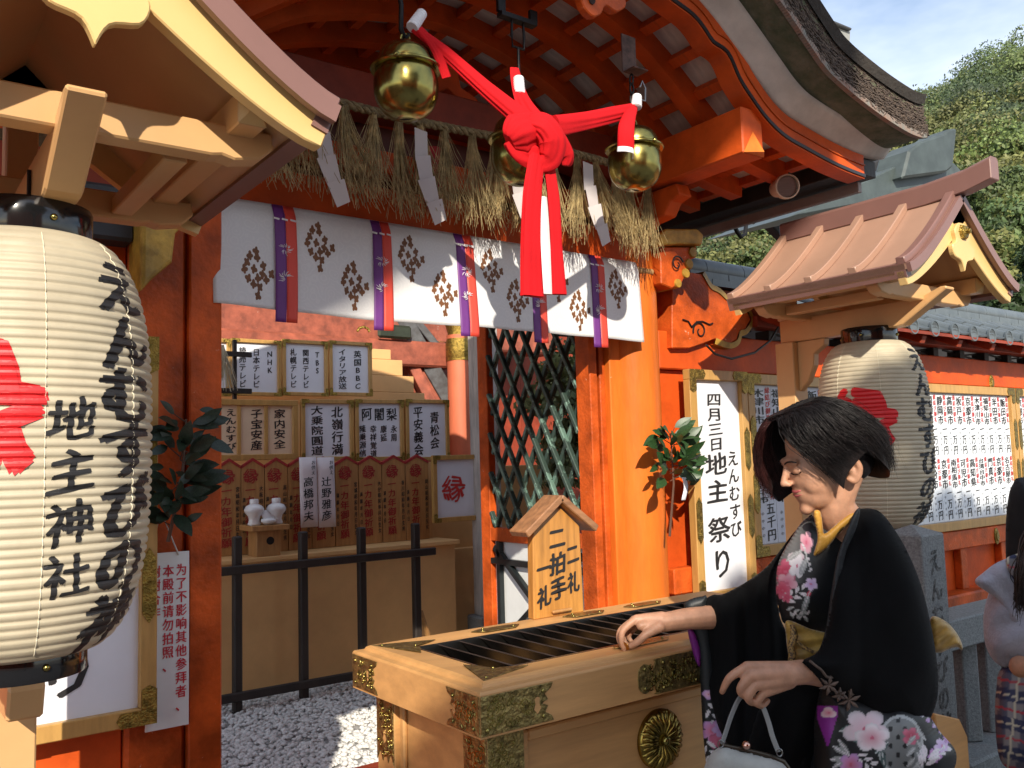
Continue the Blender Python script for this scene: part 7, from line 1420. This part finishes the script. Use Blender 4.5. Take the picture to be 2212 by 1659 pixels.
def leaf_cloud(centres, radii, tints, per, leaf, seed, name, parent=None, **kw):
    r = np.random.default_rng(seed); V = []; T = []
    for c, rad, tn in zip(centres, radii, tints):
        n = per; d = r.normal(size=(n, 3)); d /= np.linalg.norm(d, axis=1)[:, None]; d[:, 2] = np.abs(d[:, 2]) * 0.9 - 0.25
        lump = 1 + 0.24 * np.sin(d[:, 0] * 5 + c[0]) * np.cos(d[:, 1] * 5 + c[1]) + 0.14 * np.sin(d[:, 2] * 9 + c[2]) + 0.10 * np.sin(d[:, 0] * 13 + c[1]) * np.sin(d[:, 2] * 12 + c[0])
        p = c + d * rad * (lump * r.uniform(0.80, 1.03, n))[:, None] * np.array([1, 1, 0.85])
        nn = d + r.normal(0, 0.55, (n, 3)); nn /= np.linalg.norm(nn, axis=1)[:, None]; a = np.cross(nn, r.normal(size=(n, 3))); a /= np.linalg.norm(a, axis=1)[:, None]; b = np.cross(nn, a)
        s = (leaf * r.uniform(0.6, 1.3, n))[:, None]; V.append(np.stack([p - a * s, p + b * s * 0.55, p + a * s, p - b * s * 0.55], 1).reshape(-1, 3))
        T.append(np.repeat(np.clip(np.array(tn) * r.uniform(0.65, 1.35, (n, 1)), 0, 1), 4, axis=0))
    V = np.concatenate(V); T = np.concatenate(T); nq = len(V) // 4; me = bpy.data.meshes.new(name); me.vertices.add(len(V)); me.vertices.foreach_set('co', V.ravel()); me.loops.add(nq * 4); me.loops.foreach_set('vertex_index', np.arange(nq * 4)); me.polygons.add(nq); me.polygons.foreach_set('loop_start', np.arange(nq) * 4); me.polygons.foreach_set('loop_total', np.full(nq, 4)); me.update(calc_edges=True)
    ca = me.color_attributes.new('tint', 'FLOAT_COLOR', 'POINT'); ca.data.foreach_set('color', np.concatenate([T, np.ones((len(T), 1))], 1).ravel()); me.materials.append(FOL)
    o = bpy.data.objects.new(name, me); link(o, parent); put(o, **kw); return o
cs_, rs_, ts_ = [], [], []
greens = [(0.120, 0.165, 0.035), (0.095, 0.140, 0.035), (0.150, 0.175, 0.040), (0.065, 0.105, 0.030), (0.165, 0.170, 0.045)]
hr = np.random.default_rng(4)
for i in range(330):
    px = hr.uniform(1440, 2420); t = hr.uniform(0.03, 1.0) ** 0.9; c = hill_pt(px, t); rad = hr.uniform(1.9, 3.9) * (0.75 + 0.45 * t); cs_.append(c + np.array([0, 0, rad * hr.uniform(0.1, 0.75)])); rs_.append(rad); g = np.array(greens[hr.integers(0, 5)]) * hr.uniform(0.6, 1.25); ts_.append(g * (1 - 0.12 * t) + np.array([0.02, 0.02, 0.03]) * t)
leaf_cloud(cs_, rs_, ts_, 1350, 0.15, 9, 'wooded_hillside', label='dense green broadleaf wood covering the hillside behind the shrine', cat='woodland', kind='stuff')
def tree(base, h, rad, lab, seed, per, leaf, tint, nlump=9):
    r = np.random.default_rng(seed); base = np.array(base, float); e = thing('broadleaf_tree', tuple(base), lab, 'tree')
    mb = MB(); top = base + np.array([0, 0, h]); mb.tube([base, base + np.array([0.1, 0, h * 0.35]), base + np.array([0.0, 0.1, h * 0.8])], [rad * 0.13, rad * 0.10, rad * 0.04], 10)
    cs, rs, ts = [], [], []
    for k in range(nlump):
        a = r.uniform(0, 6.28); q = r.uniform(0.15, 0.8); c = base + np.array([math.cos(a) * rad * q, math.sin(a) * rad * q, h * r.uniform(0.55, 0.95)]); cs.append(c); rs.append(rad * r.uniform(0.35, 0.6)); ts.append(np.array(tint) * r.uniform(0.75, 1.2))
        mb.tube([base + np.array([0, 0, h * 0.4]), (base + np.array([0, 0, h * 0.5]) + c) / 2, c], [rad * 0.05, rad * 0.03, rad * 0.012], 6)
    mb.build('trunk', mat('tree_bark', (0.06, 0.045, 0.035), 0.9, var=0.3), e, smooth=60)
    leaf_cloud(cs, rs, ts, per, leaf, seed, 'crown', e); return e
p = dep(2180, 640, 21.0); tree((p[0], p[1], 0), 5.0, 1.7, 'dark evergreen tree rising behind the tiled wall roof', 21, 2600, 0.085, (0.035, 0.062, 0.022), 12)
p = dep(2290, 600, 17.0); tree((p[0], p[1], 0), 5.2, 1.8, 'dark evergreen tree at the wall end, beyond the lantern pavilion', 22, 2600, 0.085, (0.038, 0.066, 0.022), 12)
# shrubs and a pale wall seen through the lattice door
p = on(1200, 1000, 'X', 4.6); tree((4.7, 4.9, 0), 2.3, 0.8, 'sunlit shrub seen through the lattice of the open door', 23, 900, 0.035, (0.12, 0.14, 0.05), 12)
tree((5.4, 5.6, 0), 2.5, 0.9, 'taller shrub behind, glimpsed between lattice bars', 24, 900, 0.04, (0.10, 0.125, 0.045), 12)
# ------------------------------------------------------------------ unseen hall, slab and tree added behind the camera to cast shade
oh = thing('shade_hall', (-3.5, -7.0, 0), 'added unseen low hall behind the viewpoint, placed to shade the offertory box', 'hall')
SHADE_Y = -6.0
def shade_z(Y, z): return z + (Y - SHADE_Y) * 0.375 / 0.58     # height at SHADE_Y of the ray that grazes z at Y
zt_ = shade_z(1.575, 1.04)
bx('wall', ORANGE2, oh, -9.5, 3.2, SHADE_Y - 3.0, SHADE_Y - 2.8, 0, zt_ - 0.4, 0)
for k in range(9): bx('pillar', ORANGE_L, oh, -9.0 + k * 1.45, -8.8 + k * 1.45, SHADE_Y - 2.2, SHADE_Y - 2.0, 0, zt_ - 0.55, 0.01)
MB().add([(-10.2, SHADE_Y, zt_ - 0.12), (4.2, SHADE_Y, zt_ - 0.12), (4.2, SHADE_Y, zt_), (-10.2, SHADE_Y, zt_), (-10.2, SHADE_Y - 5, zt_ - 0.35), (4.2, SHADE_Y - 5, zt_ - 0.35)], [(0, 1, 2, 3), (3, 2, 5, 4), (0, 4, 5, 1)]).build('roof', SLATE, oh)
# unseen slab added here, lower edge shaped to shade curtain and cove
MB().prism([(-6.2, 5.54), (-2.74, 7.65), (-2.0, 7.50), (-1.65, 7.44), (-1.15, 7.36), (-1.15, 9.3), (-6.2, 9.3)], (0, -5.0, 0), (1, 0, 0), (0, 0, 1), 0.06).build('gable', ORANGE2, oh)
e = thing('broadleaf_tree', (0.4, -5.2, 0), 'leafy unseen tree added behind the viewpoint to shade the lantern side', 'tree')
sh = [(-1.05, 5.45, .60), (-0.75, 5.86, .56), (-0.25, 5.92, .56), (.35, 5.75, .6), (.95, 5.75, .6), (1.5, 5.6, .6), (2.2, 5.7, .6), (0.1, 5.3, .7), (1.2, 5.2, .7), (2.4, 5.2, .7), (-0.4, 5.0, .7)]  # crown lumps of the added tree, shaped to shade right lantern and woman
leaf_cloud([np.array([a, -5.0, b]) for a, b, c in sh], [c for a, b, c in sh], [(0.05, 0.09, 0.03)] * len(sh), 1500, 0.07, 31, 'crown', e)
mb = MB(); mb.tube([(0.4, -5.2, 0), (0.5, -5.1, 2.5), (0.4, -5.0, 5.0)], [0.22, 0.18, 0.08], 10)
for a, b, c in sh: mb.tube([(0.45, -5.1, 3.0), (0.4 + (a - 0.4) * 0.5, -5.05, 4.2), (a, -5.0, b)], [0.07, 0.05, 0.02], 6)
mb.build('trunk', MATS['tree_bark'], e, smooth=60)
